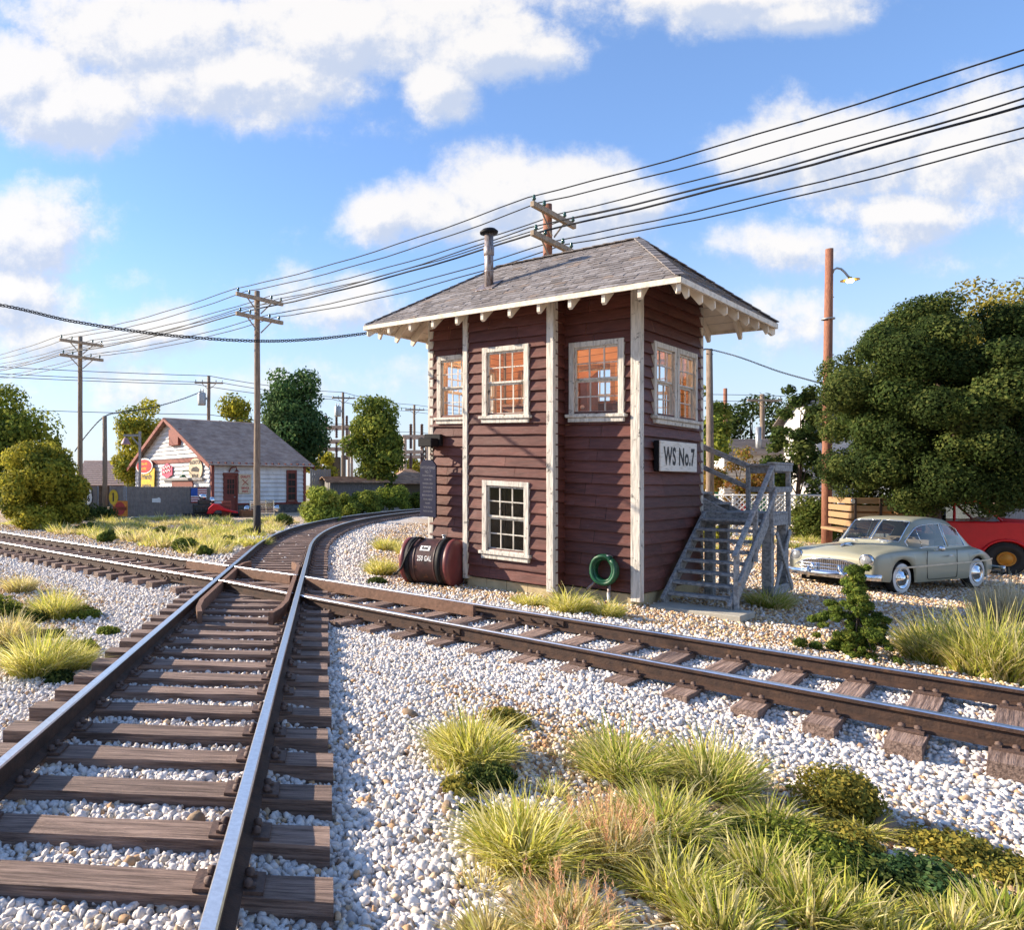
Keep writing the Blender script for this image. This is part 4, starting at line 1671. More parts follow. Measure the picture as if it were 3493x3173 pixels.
# hanging blue notice board on a black iron bracket at the far corner
nb_ = in_tower('hanging_notice_board', 'dark blue notice board hanging on chains from a black bracket at the tower corner', 'notice board', -W_, 0, 0)
mb = MB()
mb.bb(-.07, .34, -.16, -.055, 2.78, 3.02)
mb.bb(-.03, .31, -.42, -.165, 2.75, 2.93)
mb.build('bracket', M['black'], nb_, sk2 := (lambda p: (p[0], p[1], p[2] - .055 * (p[0] - 4.14) - .22)), bevel=.015)
for x in (.05, .24):
    mb = MB()
    for k in range(3):
        c = Vector((x, -.30, 2.70 - k * .085))
        ring = [c + Vector(((.026 if k % 2 else .008) * math.cos(a), (.008 if k % 2 else .026) * math.cos(a), .05 * math.sin(a))) for a in [i * math.pi / 5 for i in range(11)]]
        mb.tube(ring, .011, 6)
    mb.build('chain', M['black'], nb_, sk2)
navy = mat('navy_enamel', (.008, .011, .04), (.006, .008, .028), rough=.6, spec=.2)
mb = MB()
mb.prism([(-.20, -1.17), (.20, -1.17), (.20, -.10), (.11, 0), (-.11, 0), (-.20, -.10)], lambda u, v, w: (u + .15, -.30 + w, 2.48 + v), -.02, .02)
bd_ = mb.build('board', navy, nb_, sk2, bevel=.005)
mb = MB()
for k, (t, s_) in enumerate((('SWITCHTOWER', .075), ('NO. 7', .085), ('RULES OF SIGNAL', .05), ('SYSTEM. THE', .05), ('MANNING CREW', .05), ('SHOULD BE ON', .05), ('LOCATION TO', .05), ('BEACON POST TO', .05), ('SIGNAL CREWS', .05), ('PROMPT', .05), ('INSPECTED IN', .05), ('MARCH OF 1950', .05))):
    text_mesh(mb, t, s_ * 1.05, lambda u, v, k=k: (.15 + u, -.322, 2.48 - .16 - k * (.085 if k < 2 else .0815) + v), sx=.62)
mb.build('lettering', mat('dull_white_lettering', (.20, .20, .23), rough=.8), bd_, sk2, fix=False)

# fuel tank
tk = thing('fuel_tank', 'rusty maroon horizontal fuel tank marked 250 GAL strapped down beside the tower', 'fuel tank', (3.36, 14.06, .445), rad(-40))
tk.scale = (.95, .95, .95)
tm = mat('rust_stained_tank', (.075, .028, .026), (.03, .018, .016), rough=.5, scale=4, bump=.25, bscale=14, c3=(.20, .075, .035), c3scale=6, c3lo=.6, c3hi=.72)
RX = Matrix.Rotation(rad(90), 4, 'Y')
mb = MB()
mb.lathe([(.478, -.50), (.478, .50)], 44, 0, RX)
body = mb.build('body', tm, tk, fix=False)
capm = mat('maroon_tank_end', (.165, .040, .040), (.12, .03, .03), rough=.45, scale=3, bump=.1)
for sg in (-1, 1):
    mb = MB()
    mb.lathe([(.478, .44 * sg), (.492, .45 * sg), (.492, .525 * sg), (.45, .555 * sg), (.3, .585 * sg), (0, .60 * sg)], 44, 0, RX)
    mb.build('end_cap', capm, tk, fix=False)
for x in (-.36, .33):
    mb = MB()
    mb.lathe([(.482, x - .05), (.503, x - .05), (.503, x + .05), (.482, x + .05)], 44, 0, RX)
    mb.bb(x - .05, x + .05, -.26, .26, -.52, -.42)
    mb.build('strap', M['black'], tk, fix=False)
for x in (-.21, .24):
    mb = MB()
    mb.lathe([(.479, x - .014), (.488, x - .014), (.488, x + .014), (.479, x + .014)], 44, 0, RX)
    mb.build('band', tm, tk, fix=False)
mb = MB()


def on_tank(u, v, r=.484):
    a = v / r
    return (u, -r * math.cos(a), r * math.sin(a))


text_mesh(mb, '250 GAL', .15, lambda u, v: on_tank(u + .035, v + .10), sx=.54, bold=.004, space=1.08)
for i in range(6):
    a, b = .27 + .02 * i, .29 + .02 * i
    mb.add([on_tank(-.10, a), on_tank(.12, a), on_tank(.12, b), on_tank(-.10, b)], [(0, 1, 2, 3)])
mb.build('lettering', M['white'], body, fix=False)
mb = MB()
text_mesh(mb, 'fuel', .10, lambda u, v: on_tank(u + .01, v + .335, .4865), sx=.95, bold=.004)
mb.build('label_lettering', M['letter'], body, fix=False)
mb = MB()
mb.tube([(-.17, -.05, .47), (-.22, -.20, .50), (-.28, -.36, .38), (-.36, -.49, .12), (-.46, -.51, -.12), (-.60, -.50, -.26), (-.64, -.46, -.28)], .022, 8)
mb.tube([(-.60, -.50, -.24), (-.66, -.47, -.28)], .032, 8)
mb.build('hose', M['black'], tk, fix=False)
mb = MB()
mb.tube([(.25, 0, .46), (.25, 0, .55)], .035, 10)
mb.tube([(.25, 0, .545), (.25, 0, .575)], .05, 10)
mb.build('filler_pipe', M['metal'], tk, fix=False)

# green hose coil
hz = in_tower('garden_hose', 'coiled green garden hose hung on the tower wall by the near corner', 'hose', -.47, -.04, .52)
mb = MB()
pts = []
for k in range(6 * 20):
    a = k / 20 * 2 * math.pi + 1.2
    t = k / 120
    r = .168 + .012 * math.sin(k * .33) + .035 * (k // 20 % 2)
    pts.append((r * math.cos(a), -.06 - .15 * t - .012 * math.sin(k), (r + .03) * math.sin(a)))
mb.tube(pts, .035, 8)
hg = mat('green_rubber_hose', (.008, .085, .038), (.005, .045, .02), rough=.45)
mb.build('coil', hg, hz, fix=False)
mb = MB()
mb.tube([(-.14, -.12, -.17), (-.22, -.13, -.28), (-.30, -.14, -.36)], .025, 8)
mb.tube([(.06, -.10, -.22), (.07, -.12, -.34), (.07, -.13, -.44)], .028, 8)
mb.build('hose_end', M['stovepipe'], hz, fix=False)
mb = MB()
mb.tube([(.07, -.13, -.36), (.07, -.13, -.50), (.10, -.16, -.60)], .03, 8)
mb.tube([(.07, 0, .23), (.07, -.2, .25)], .02, 8)
mb.build('tap', M['metal'], hz, fix=False)

# ------------------------------------------------------------------ outside stair
st = in_tower('wooden_staircase', 'weathered grey wooden outside staircase with landing and railings on the tower side', 'staircase')
gw = M['greywood']


def part(name, fn, m=gw, parent=None, bev=.008):
    b = MB()
    fn(b)
    return b.build(name, m, parent or st, bevel=bev)


SX0, SX1, YB, YT, ZB, ZT = .11, 1.16, .72, 2.64, -.02, 1.47
for x in (SX0 + .03, SX1 - .03):
    part('stringer', lambda b: b.beam((x, YB - .06, ZB - .02), (x, YT + .02, ZT - .07), .055, .22))
for k in range(8):
    f = (k + .75) / 8.6
    y, z = YB + (YT - YB) * f, ZB + (ZT - ZB) * f
    part('tread', lambda b: b.bb(SX0 + .062, SX1 - .062, y - .13, y + .13, z - .02, z + .028))
PY1 = 3.72
part('landing', lambda b: [b.bb(SX0 - .02, SX1 + .03, YT + .01 + i * .138, YT + .142 + i * .138, ZT - .04, ZT) for i in range(8)])
part('landing_frame', lambda b: (b.bb(SX0 - .02, SX1 + .03, YT + .012, YT + .06, ZT - .24, ZT - .042), b.bb(SX1 - .02, SX1 + .028, YT + .062, PY1, ZT - .24, ZT - .042), b.bb(SX0 - .02, SX1 - .022, PY1 - .05, PY1, ZT - .24, ZT - .042)))
posts = []
for x, y in ((SX1 - .05, YT + .09), (SX1 - .05, PY1 - .09), (SX0 + .05, PY1 - .09), (SX0 + .08, YT + .10)):
    part('support_post', lambda b: b.bb(x - .075, x + .075, y - .075, y + .075, -.5, ZT - .242))
part('cross_brace', lambda b: (b.beam((SX1 + .06, YT + .05, .05), (SX1 + .06, PY1 - .05, ZT - .35), .03, .10), b.beam((SX1 + .09, YT + .05, ZT - .35), (SX1 + .09, PY1 - .05, .05), .03, .10)))
part('bottom_rail', lambda b: b.bb(SX1 + .03, SX1 + .08, YT - .05, PY1 + .05, .0, .16))
RH = .86
for x, y, z0, z1 in ((SX1 + .02, YT + .03, ZT - .26, ZT + RH), (SX1 + .02, PY1 - .02, ZT - .26, ZT + RH), (SX0 + .42, PY1 + .02, ZT - .26, ZT + RH)):
    part('railing_post', lambda b: b.bb(x - .035, x + .035, y - .035, y + .035, z0, z1))
part('hand_rail', lambda b: (b.bb(SX1 - .04, SX1 + .09, YT - .03, PY1 + .04, ZT + RH + .002, ZT + RH + .04), b.bb(SX0 + .40, SX1 - .042, PY1 - .05, PY1 + .06, ZT + RH + .002, ZT + RH + .04)))
part('mid_rail', lambda b: (b.bb(SX1 + .056, SX1 + .085, YT, PY1, ZT + .36, ZT + .46), b.bb(SX0 + .40, SX1 - .02, PY1 + .056, PY1 + .085, ZT + .36, ZT + .46), b.bb(SX1 + .056, SX1 + .085, YT, PY1, ZT + RH - .12, ZT + RH - .002), b.bb(SX0 + .40, SX1 - .02, PY1 + .056, PY1 + .085, ZT + RH - .14, ZT + RH - .002)))
for f in (.02, .52):
    y, z = YB + (YT - YB) * f - .03, ZB + (ZT - ZB) * f
    part('railing_post', lambda b: b.bb(SX1 + .005, SX1 + .075, y - .035, y + .035, z - .08, z + RH + .02))
part('hand_rail', lambda b: b.beam((SX1 + .04, YB - .10, ZB + RH - .02), (SX1 + .04, YT + .0, ZT + RH - .03), .07, .06))
part('mid_rail', lambda b: b.beam((SX1 + .098, YB - .05, ZB + RH * .48), (SX1 + .098, YT + .02, ZT + RH * .48), .035, .09))
# upper flight along the back wall
U0, U1 = (SX0 - .0, ZT), (-2.3, 2.95)
for y in (YT + .28, PY1 - .12):
    part('stringer', lambda b: b.beam((U0[0] + .35, y, U0[1] - .12), (U1[0], y, U1[1]), .055, .2))
for k in range(7):
    f = (k + .7) / 7.5
    x, z = U0[0] + .28 + (U1[0] - U0[0]) * f, U0[1] + (U1[1] - U0[1]) * f
    part('tread', lambda b: b.bb(x - .13, x + .13, YT + .31, PY1 - .15, z - .02, z + .026))
part('hand_rail', lambda b: b.beam((SX0 + .42, PY1 + .02, ZT + RH), (U1[0], PY1 + .02, U1[1] + RH), .06, .10))
part('mid_rail', lambda b: b.beam((SX0 + .42, PY1 + .05, ZT + RH - .42), (U1[0], PY1 + .05, U1[1] + RH - .42), .04, .09))
part('landing', lambda b: b.bb(-3.4, U1[0], D_ + .06, PY1, 2.9, 2.96))
for x in (-2.4, -3.3):
    part('support_post', lambda b: b.bb(x - .06, x + .06, PY1 - .14, PY1 - .02, -.3, 2.9))
slab = in_tower('concrete_slab', 'thin pale slab lying at the foot of the wooden staircase', 'slab', 0, 0, 0)
mb = MB()
mb.bb(.10, 1.42, .16, .86, -.14, -.03)
mb.build('slab_block', mat('pale_concrete', (.44, .41, .34), (.34, .32, .27), rough=.85, scale=5, bump=.3, bscale=30), slab, bevel=.012)

# ------------------------------------------------------------------ utility poles and wires
EF, ER = Vector((-.669, .743, 0)), Vector((.743, .669, 0))     # along the pole line (to the left), and along the crossarms
WIRE_AT = [(0, -1.1), (0, -.55), (0, .6), (0, 1.1), (1, -1.0), (1, -.5), (1, .5), (1, 1.0)]


def pole_parts(t, h, r, arms=(.34, 1.08), half=1.2, material=None, tarred=False, insul=.13):
    mb = MB()
    n = 9
    mb.tube([(rnd.uniform(-.012, .012), rnd.uniform(-.012, .012), h * i / (n - 1) - (.3 if i == 0 else 0)) for i in range(n)], [r * (1.12 - .25 * i / (n - 1)) for i in range(n)], 12)
    mb.build('shaft', material or M['pole'], t, fix=False)
    if tarred:
        mb = MB()
        mb.tube([(0, 0, -.2), (0, 0, 1.18)], [r * 1.2, r * 1.16], 14)
        mb.build('tarred_foot', M['tar'], t, fix=False)
    for k, dz in enumerate(arms):
        z = h - dz
        mb = MB()
        mb.bb(-half, half, -r - .10, -r, z - .07, z + .07)
        for sg in (-1, 1):
            mb.beam((sg * .62, -r - .02, z - .05), (sg * .06, -r - .02, z - .55), .03, .05)
        arm = mb.build('crossarm', M['arm'], t, bevel=.008)
        for a, x in WIRE_AT:
            if a == k:
                mb = MB()
                x = x * half / 1.2
                mb.tube([(x, -r - .05, z + .07), (x, -r - .05, z + .14)], .018, 6, 1)
                mb.lathe([(.0, .12), (.045, .12), (.05, .16), (.035, .18), (.042, .21), (.025, .25), (0, .255)], 10, 0, Matrix.Translation((x, -r - .05, z)))
                mb.build('insulator', [M['insul'], M['black']], arm, fix=False)


PA = math.atan2(ER.y, ER.x)
POLE1, STEP = Vector((-.26, 27.4, 0)), 11.65
PG = 'line of two-arm utility poles'
pole_tops = []
for k, lab, tarred in ((-2, 'two-arm utility pole standing off to the right of the tower', False), (-1, 'red-brown two-arm utility pole rising behind the tower roof', False),
                       (0, 'tall two-arm utility pole with tarred foot in front of the white house', True), (1, 'two-arm utility pole behind the round bush at left', False), (2, 'two-arm utility pole beyond the left trees', False)):
    p = POLE1 - EF * STEP * -k
    if k != 0:
        p = Vector({-2: (15.4, 10.4, 0), -1: (7.6, 18.95, 0), 1: (-9.28, 35.8, 0), 2: (-18.6, 44.2, 0)}[k])
    p.z = gz(p.x, p.y) * 0
    t = thing('utility_pole', lab, 'utility pole', p, PA, PG)
    pole_parts(t, 9.47, .125, material=M['polered'] if k == -1 else None, tarred=tarred)
    pole_tops.append(p)

ORD = ['topmost overhead wire of the pole line crossing the sky above the tower', 'second overhead wire from the top of the pole line', 'third overhead wire, on the far end of the upper crossarms', 'outermost wire on the far end of the upper crossarms',
       'wire on the near end of the lower crossarms', 'second wire on the lower crossarms, hanging beside the stovepipe', 'third wire on the lower crossarms, passing just over the roof', 'lowest overhead wire of the pole line, skimming the tower roof']
for wi, (a, x) in enumerate(WIRE_AT):
    pts = []
    path = [pole_tops[0] - EF * 6] + pole_tops + [pole_tops[-1] + EF * 14]
    z = 9.47 - (.34, 1.08)[a] + .235
    for i in range(len(path) - 1):
        p, q = path[i] + ER * x, path[i + 1] + ER * x
        n = 14
        for j in range(n + (i == len(path) - 2)):
            f = j / n
            w = p.lerp(q, f)
            end = 2 if i in (0, len(path) - 2) else 1
            sag = .20 * 4 * f * (1 - f) * (1 + .25 * math.sin(wi * 2.1)) if end == 1 else 0
            wob = .012 * math.sin(j * 1.7 + wi)
            pts.append((w.x, w.y - .17 * 0, z - sag + wob))
    mb = MB()
    mb.tube(pts, .017 if wi != 5 else .026, 6)
    setp(mb.build('overhead_wire', M['wire'], fix=False), ORD[wi], 'wire', 'overhead wires of the pole line')


def twisted(pts, r, turns, label, n=160):
    """Three-strand twisted cable along a smooth path."""
    P = [Vector(p) for p in pts]
    out = []
    for i in range(n + 1):
        t = i / n * (len(P) - 1)
        k = min(int(t), len(P) - 2)
        f = t - k
        p0, p1, p2, p3 = P[max(k - 1, 0)], P[k], P[k + 1], P[min(k + 2, len(P) - 1)]
        out.append(.5 * ((2 * p1) + (p2 - p0) * f + (2 * p0 - 5 * p1 + 4 * p2 - p3) * f * f + (3 * p1 - p0 - 3 * p2 + p3) * f ** 3))
    mb = MB()
    for s in range(3):
        q = []
        for i, p in enumerate(out):
            a = i / n * turns * 2 * math.pi + s * 2.094
            q.append(p + Vector((0, math.cos(a) * r, math.sin(a) * r)))
        mb.tube(q, r * .42, 5)
    return setp(mb.build('service_cable', M['wire'], fix=False), label, 'cable', 'drop cables')


twisted([at(-500, 960, 13), at(0, 1040, 13.6), at(250, 1096, 14.0), at(560, 1142, 14.5), at(866, 1163, 15), at(1080, 1156, 15.6), at(1290, 1132, 16.1)], .024, 30, 'thick twisted black cable sagging from the left edge to the tower eave', 420)
twisted([at(2385, 1200, 16), at(2420, 1192, 27), at(2520, 1218, 26.4), at(2650, 1265, 25.4), at(2750, 1294, 24.5), at(2812, 1311, 24.1)], .022, 20, 'twisted cable dropping from the plain pole to the red lamp pole')

# plain pole right of the tower
p = at(2421, 1655, 28)
p.z = -.4
t = thing('utility_pole', 'plain armless timber pole just right of the tower wall', 'utility pole', p, .3, 'single poles right of the tower')
mb = MB()
mb.tube([(0, 0, -.2), (.02, 0, 3), (0, .02, 7.75)], [.15, .135, .11], 12)
mb.build('shaft', M['pole'], t, fix=False)
mb = MB()
mb.tube([(-.16, 0, 7.55), (.16, 0, 7.55)], .02, 6)
mb.build('hook', M['black'], t, fix=False)

# street lamp on a red-brown pole
LD = 24
p = at(2822, 1655, LD)
p.z = -.45
t = thing('street_lamp', 'red-brown timber pole carrying a lit lamp on a curved bracket, left of the big tree', 'street lamp', p, 0, None)
H = CAMZ + 806 / F * LD + .45
mb = MB()
mb.tube([(-.02, 0, -.2), (-.01, 0, 3), (.02, .01, 6), (.07, 0, H)], [.155, .145, .13, .112], 14)
mb.build('shaft', M['polered'], t, fix=False)
mb = MB()
zr = H - 2.4
mb.lathe([(.14, zr), (.19, zr + .005), (.19, zr + .05), (.14, zr + .055)], 18, 0, Matrix.Translation((.03, 0, 0)))
mb.build('collar', M['metal'], t, fix=False)
mb = MB()
mb.tube([(.16, 0, H - 3.6), (.18, 0, H - 1.2), (.18, 0, H - .95)], .014, 6)
for z in (H - 3.6, H - 1.65):
    mb.bb(.10, .21, -.03, .03, z, z + .03)
mb.build('conduit', M['metal'], t, fix=False)
mb = MB()
mb.tube([(.16, 0, H - .85), (.20, -.02, H - .72), (.29, -.04, H - .66), (.40, -.08, H - .70), (.49, -.12, H - .82), (.56, -.16, H - .96), (.60, -.18, H - 1.02)], .034, 10)
mb.build('bracket', M['metal'], t, fix=False)
mb = MB()
mb.lathe([(.0, .10), (.05, .10), (.07, .04), (.26, .0), (.27, -.012), (.24, -.012), (.0, .03)], 24, 0, Matrix.Translation((.62, -.18, H - 1.10)))
mb.build('lamp_shade', mat('yellow_enamel_shade', (.75, .50, .10), rough=.35), t, fix=False)
mb = MB()
mb.lathe([(0, .02), (.10, .0), (.11, -.03), (.06, -.08), (0, -.095)], 16, 0, Matrix.Translation((.62, -.18, H - 1.11)))
mb.build('bulb', emit_mat('lamp_bulb_glow', (1, .9, .6), 9), t, fix=False)

# distribution poles with transformers behind the house
dist = []
for px, top, d, lab, tr in ((712, 1282, 62, 'single-arm pole with grey transformer behind the house roof', 1), (1170, 1338, 75, 'single-arm pole with grey transformer right of the tall dark tree', 1),
                            (1413, 1381, 88, 'single-arm pole before the lattice frame by the tower edge', 0), (2600, 1345, 50, 'single-arm pole with braces beyond the staircase', 0)):
    q = at(px, top, d)
    h = q.z
    t = thing('utility_pole', lab, 'utility pole', (q.x, q.y, 0), .15 if px < 2000 else .1, 'single-arm utility poles')
    pole_parts(t, h, .16, (.65 if px < 2000 else .45,), 1.25 if px < 2000 else 1.3)
    if tr:
        mb = MB()
        mb.lathe([(0, 0), (.34, .0), (.36, .08), (.36, 1.0), (.34, 1.06), (0, 1.08)], 16, 0, Matrix.Translation((-.62, -.15, h - 2.6)))
        for x in (-.75, -.5):
            mb.tube([(x, -.15, h - 1.5), (x, -.15, h - 1.2)], .05, 8)
        mb.bb(-.3, 0, -.1, .1, h - 2.1, h - 1.9)
        mb.build('transformer', M['metal'], t, fix=False)
    dist.append(Vector((q.x, q.y, h)))
far_l, far_r = at(-900, 1190, 52), at(2000, 1440, 110)
for k, (dz, dx, lab) in enumerate(((0, 0, 'upper thin wire strung past the house roof'), (-.6, 1.1, 'middle thin wire strung past the house roof'), (-.75, -1.1, 'lower thin wire strung past the house roof'), (-3.4, 0, 'lowest thin wire behind the house roof and trees'))):
    base = [far_l] + dist[:3] + [far_r]
    pts = []
    for i in range(4):
        for j in range(13):
            f = j / 12
            v = base[i].lerp(base[i + 1], f)
            pts.append((v.x + dx, v.y, v.z + dz - 1.0 * f * (1 - f)))
    mb = MB()
    mb.tube(pts, .028, 5)
    setp(mb.build('distribution_wire', M['wire'], fix=False), lab, 'wire', 'thin wires behind the house')
for k, (y0, lab) in enumerate(((1350, 'upper thin wire crossing right of the staircase'), (1372, 'lower thin wire crossing right of the staircase'))):
    mb = MB()
    mb.tube([at(2150, y0 - 10, 50), at(2440, y0 - 4, 50), at(2600, y0 - 2, 50), at(2700, y0 + 3, 50), at(2850, y0 + 2, 50)], .02, 5)
    setp(mb.build('distribution_wire', M['wire'], fix=False), lab, 'wire', 'thin wires right of the tower')
# short pole in the gap of the fence, with its drop wire
p = at(357, 1655, 44)
p.z = 0
t = thing('utility_pole', 'short plain timber pole standing in the fence gap at left', 'utility pole', p, 0)
mb = MB()
mb.tube([(0, 0, -.2), (.02, 0, 3), (0, 0, 6.25)], [.17, .155, .14], 12)
mb.build('shaft', M['pole'], t, fix=False)
twisted([at(255, 1540, 45), at(300, 1478, 44.6), at(357, 1421, 44.3), at(420, 1405, 48), at(520, 1390, 55), at(620, 1362, 60), at(690, 1335, 62)], .04, 14, 'black drop cable from the transformer pole over the short fence pole')
p = at(2474, 1655, 60)
t = thing('utility_pole', 'slender red-brown pole far behind the staircase', 'utility pole', (p.x, p.y, 0), 0)
mb = MB()
mb.tube([(0, 0, -.2), (0, 0, 4), (0, 0, CAMZ + 330 / F * 60)], [.2, .17, .14], 10)
mb.build('shaft', M['polered'], t, fix=False)
mb = MB()
mb.bb(-.3, .3, -.12, .12, CAMZ + 268 / F * 60, CAMZ + 268 / F * 60 + .08)
mb.build('step_bracket', M['metal'], t)

# ------------------------------------------------------------------ parked coupe
car = thing('parked_car', 'sage green vintage two-door coupe with whitewall tyres parked on gravel', 'car', (14.85, 16.72, -.42), math.atan2(-.363, -.932))
paint = mat('sage_green_car_paint', (.315, .31, .23), (.305, .30, .222), rough=.42, spec=.4, coat=.3)
rub = mat('black_tyre_rubber', (.025, .024, .024), rough=.8)
wwall = mat('whitewall', (.75, .74, .72), rough=.6)
under = mat('dark_underbody', (.012, .012, .012), rough=.9)


def cur(xs, ys):
    def f(x):
        # smooth interpolation
        i = 0
        while i < len(xs) - 2 and x > xs[i + 1]:
            i += 1
        t = min(1, max(0, (x - xs[i]) / (xs[i + 1] - xs[i])))
        m0 = (ys[i + 1] - ys[max(i - 1, 0)]) / (xs[i + 1] - xs[max(i - 1, 0)])
        j = min(i + 2, len(xs) - 1)
        m1 = (ys[j] - ys[i]) / (xs[j] - xs[i])
        h = xs[i + 1] - xs[i]
        return ((2 * t ** 3 - 3 * t * t + 1) * ys[i] + (t ** 3 - 2 * t * t + t) * h * m0 + (-2 * t ** 3 + 3 * t * t) * ys[i + 1] + (t ** 3 - t * t) * h * m1)
    return f


WB, WR = 1.43, .355
hw = cur([-2.62, -2.5, -2.2, -1.6, -.8, 0, .9, 1.7, 2.1, 2.25, 2.31, 2.34], [.50, .70, .82, .93, .955, .96, .955, .93, .91, .89, .86, .80])
ztop = cur([-2.62, -2.5, -2.2, -1.8, -1.2, 0, .8, 1.3, 1.8, 2.1, 2.25, 2.31, 2.34], [.50, .64, .80, .95, 1.05, 1.06, 1.07, 1.05, 1.01, .95, .90, .85, .76])
zsh = cur([-2.62, -2.5, -2.2, -1.6, -1.0, 0, .8, 1.5, 2.0, 2.2, 2.29, 2.34], [.42, .56, .70, .84, .82, .83, .87, .90, .885, .86, .81, .70])
zlo = cur([-2.62, -2.4, -2.0, -1.0, 0, 1.0, 2.0, 2.34], [.36, .31, .27, .25, .25, .25, .30, .36])
xs = sorted(set([round(-2.62 + i * .09, 3) for i in range(56)] + [2.28, 2.34, -2.58, -2.5] + [round(w + WR * 1.14 * math.cos(a * math.pi / 14), 3) for w in (-WB, WB) for a in range(15)]))
xs = [x for x in xs if x <= 2.34]
rows = []
for x in xs:
    w, zt_, zs, zl = hw(x), ztop(x), zsh(x), zlo(x)
    for c in (-WB, WB):
        if abs(x - c) < WR * 1.14:
            zl = max(zl, WR + .01 + math.sqrt(max(0, (WR * 1.14) ** 2 - (x - c) ** 2)) * (1.0 if c > 0 else .93))
    zs = max(zs, zl + .05)
    zm = zl + (zs - zl) * .5
    pr = [(w - .035, zl), (w - .008, zl + (zs - zl) * .12), (w, zl + (zs - zl) * .35), (w + .002, zm + .03), (w - .008, zl + (zs - zl) * .82), (w - .03, zs)]
    for k in range(1, 9):                               # rounded fender top running into the hood or deck
        a = k / 8 * math.pi / 2
        y = (w - .03) * math.cos(a) ** (.62 + .2 * math.cos(a))
        z = zs + (zt_ - zs) * math.sin(a) ** 1.12
        if x > 1.0:                                     # valley between fender crest and hood
            z -= .045 * min(1, (x - 1.0) / .5) * math.exp(-((y - .56) / .13) ** 2) * min(1, (2.34 - x) / .2)
        pr.append((y, z))
    rows.append((x, pr))
mb = MB()
k = len(rows[0][1])
for sg in (1, -1):
    vs = [(x, sg * y, z) for x, pr in rows for y, z in pr]
    fs = []
    for i in range(len(rows) - 1):
        for j in range(k - 1):
            fs.append((i * k + j, i * k + j + 1, (i + 1) * k + j + 1, (i + 1) * k + j))
    fs.append(tuple(range(k)))
    fs.append(tuple((len(rows) - 1) * k + j for j in range(k)))
    mb.add(vs, fs, 0, True)
mb.bb(-2.3, 2.15, -.70, .70, .20, .62, 1)
body = mb.build('body', [paint, under], car, fix=True)
# cabin
zr = cur([-2.05, -1.8, -1.45, -1.1, -.7, -.2, .2, .42, .88, .98], [.96, 1.12, 1.35, 1.52, 1.61, 1.635, 1.61, 1.55, 1.11, 1.03])
gx_ = [-2.05, -1.95, -1.82, -1.72, -1.6, -1.45, -1.30, -1.24, -1.15, -1.0, -.8, -.6, -.50, -.42, -.2, 0, .15, .24, .32, .42, .50, .6, .7, .8, .88, .93, .98]
cab = []
for x in gx_:
    zt_ = zr(x)
    zb = .90 if x > -1.6 else .86
    wb = cur([-2.05, -1.5, -.8, 0, .6, .98], [.62, .76, .81, .82, .78, .70])(x)
    wt = cur([-2.05, -1.5, -.8, 0, .42, .98], [.40, .50, .58, .60, .585, .60])(x)
    ht = max(.02, zt_ - .03 - zb)
    pr = [(wb, zb), (wb - (wb - wt) * .12, zb + ht * .14), (wb - (wb - wt) * .48, zb + ht * .55), (wb - (wb - wt) * .80, zb + ht * .84), (wt - .01, zb + ht * .97), (wt * .93, zt_ - .012), (wt * .70, zt_ + .004), (wt * .35, zt_ + .012), (.022, zt_ + .014), (0, zt_ + .014)]
    cab.append((x, pr))
mb, mg = MB(), MB()
k = len(cab[0][1])
for sg in (1, -1):
    for i in range(len(cab) - 1):
        xa, xb = cab[i][0], cab[i + 1][0]
        xm = (xa + xb) / 2
        for j in range(k - 1):
            q = [(xa, sg * cab[i][1][j][0], cab[i][1][j][1]), (xa, sg * cab[i][1][j + 1][0], cab[i][1][j + 1][1]), (xb, sg * cab[i + 1][1][j + 1][0], cab[i + 1][1][j + 1][1]), (xb, sg * cab[i + 1][1][j][0], cab[i + 1][1][j][1])]
            side = j in (1, 2) and (-1.24 < xm < -.50 or -.42 < xm < .80)
            wind = j in (5, 6, 7) and .42 < xm < .88
            back = j in (5, 6, 7) and -1.72 < xm < -1.30
            (mg if side or wind or back else mb).add(q, [(0, 1, 2, 3)], 0, True)
import bmesh


def weld(o):
    b = bmesh.new()
    b.from_mesh(o.data)
    bmesh.ops.remove_doubles(b, verts=b.verts, dist=.0005)
    bmesh.ops.recalc_face_normals(b, faces=b.faces)
    b.to_mesh(o.data)
    b.free()


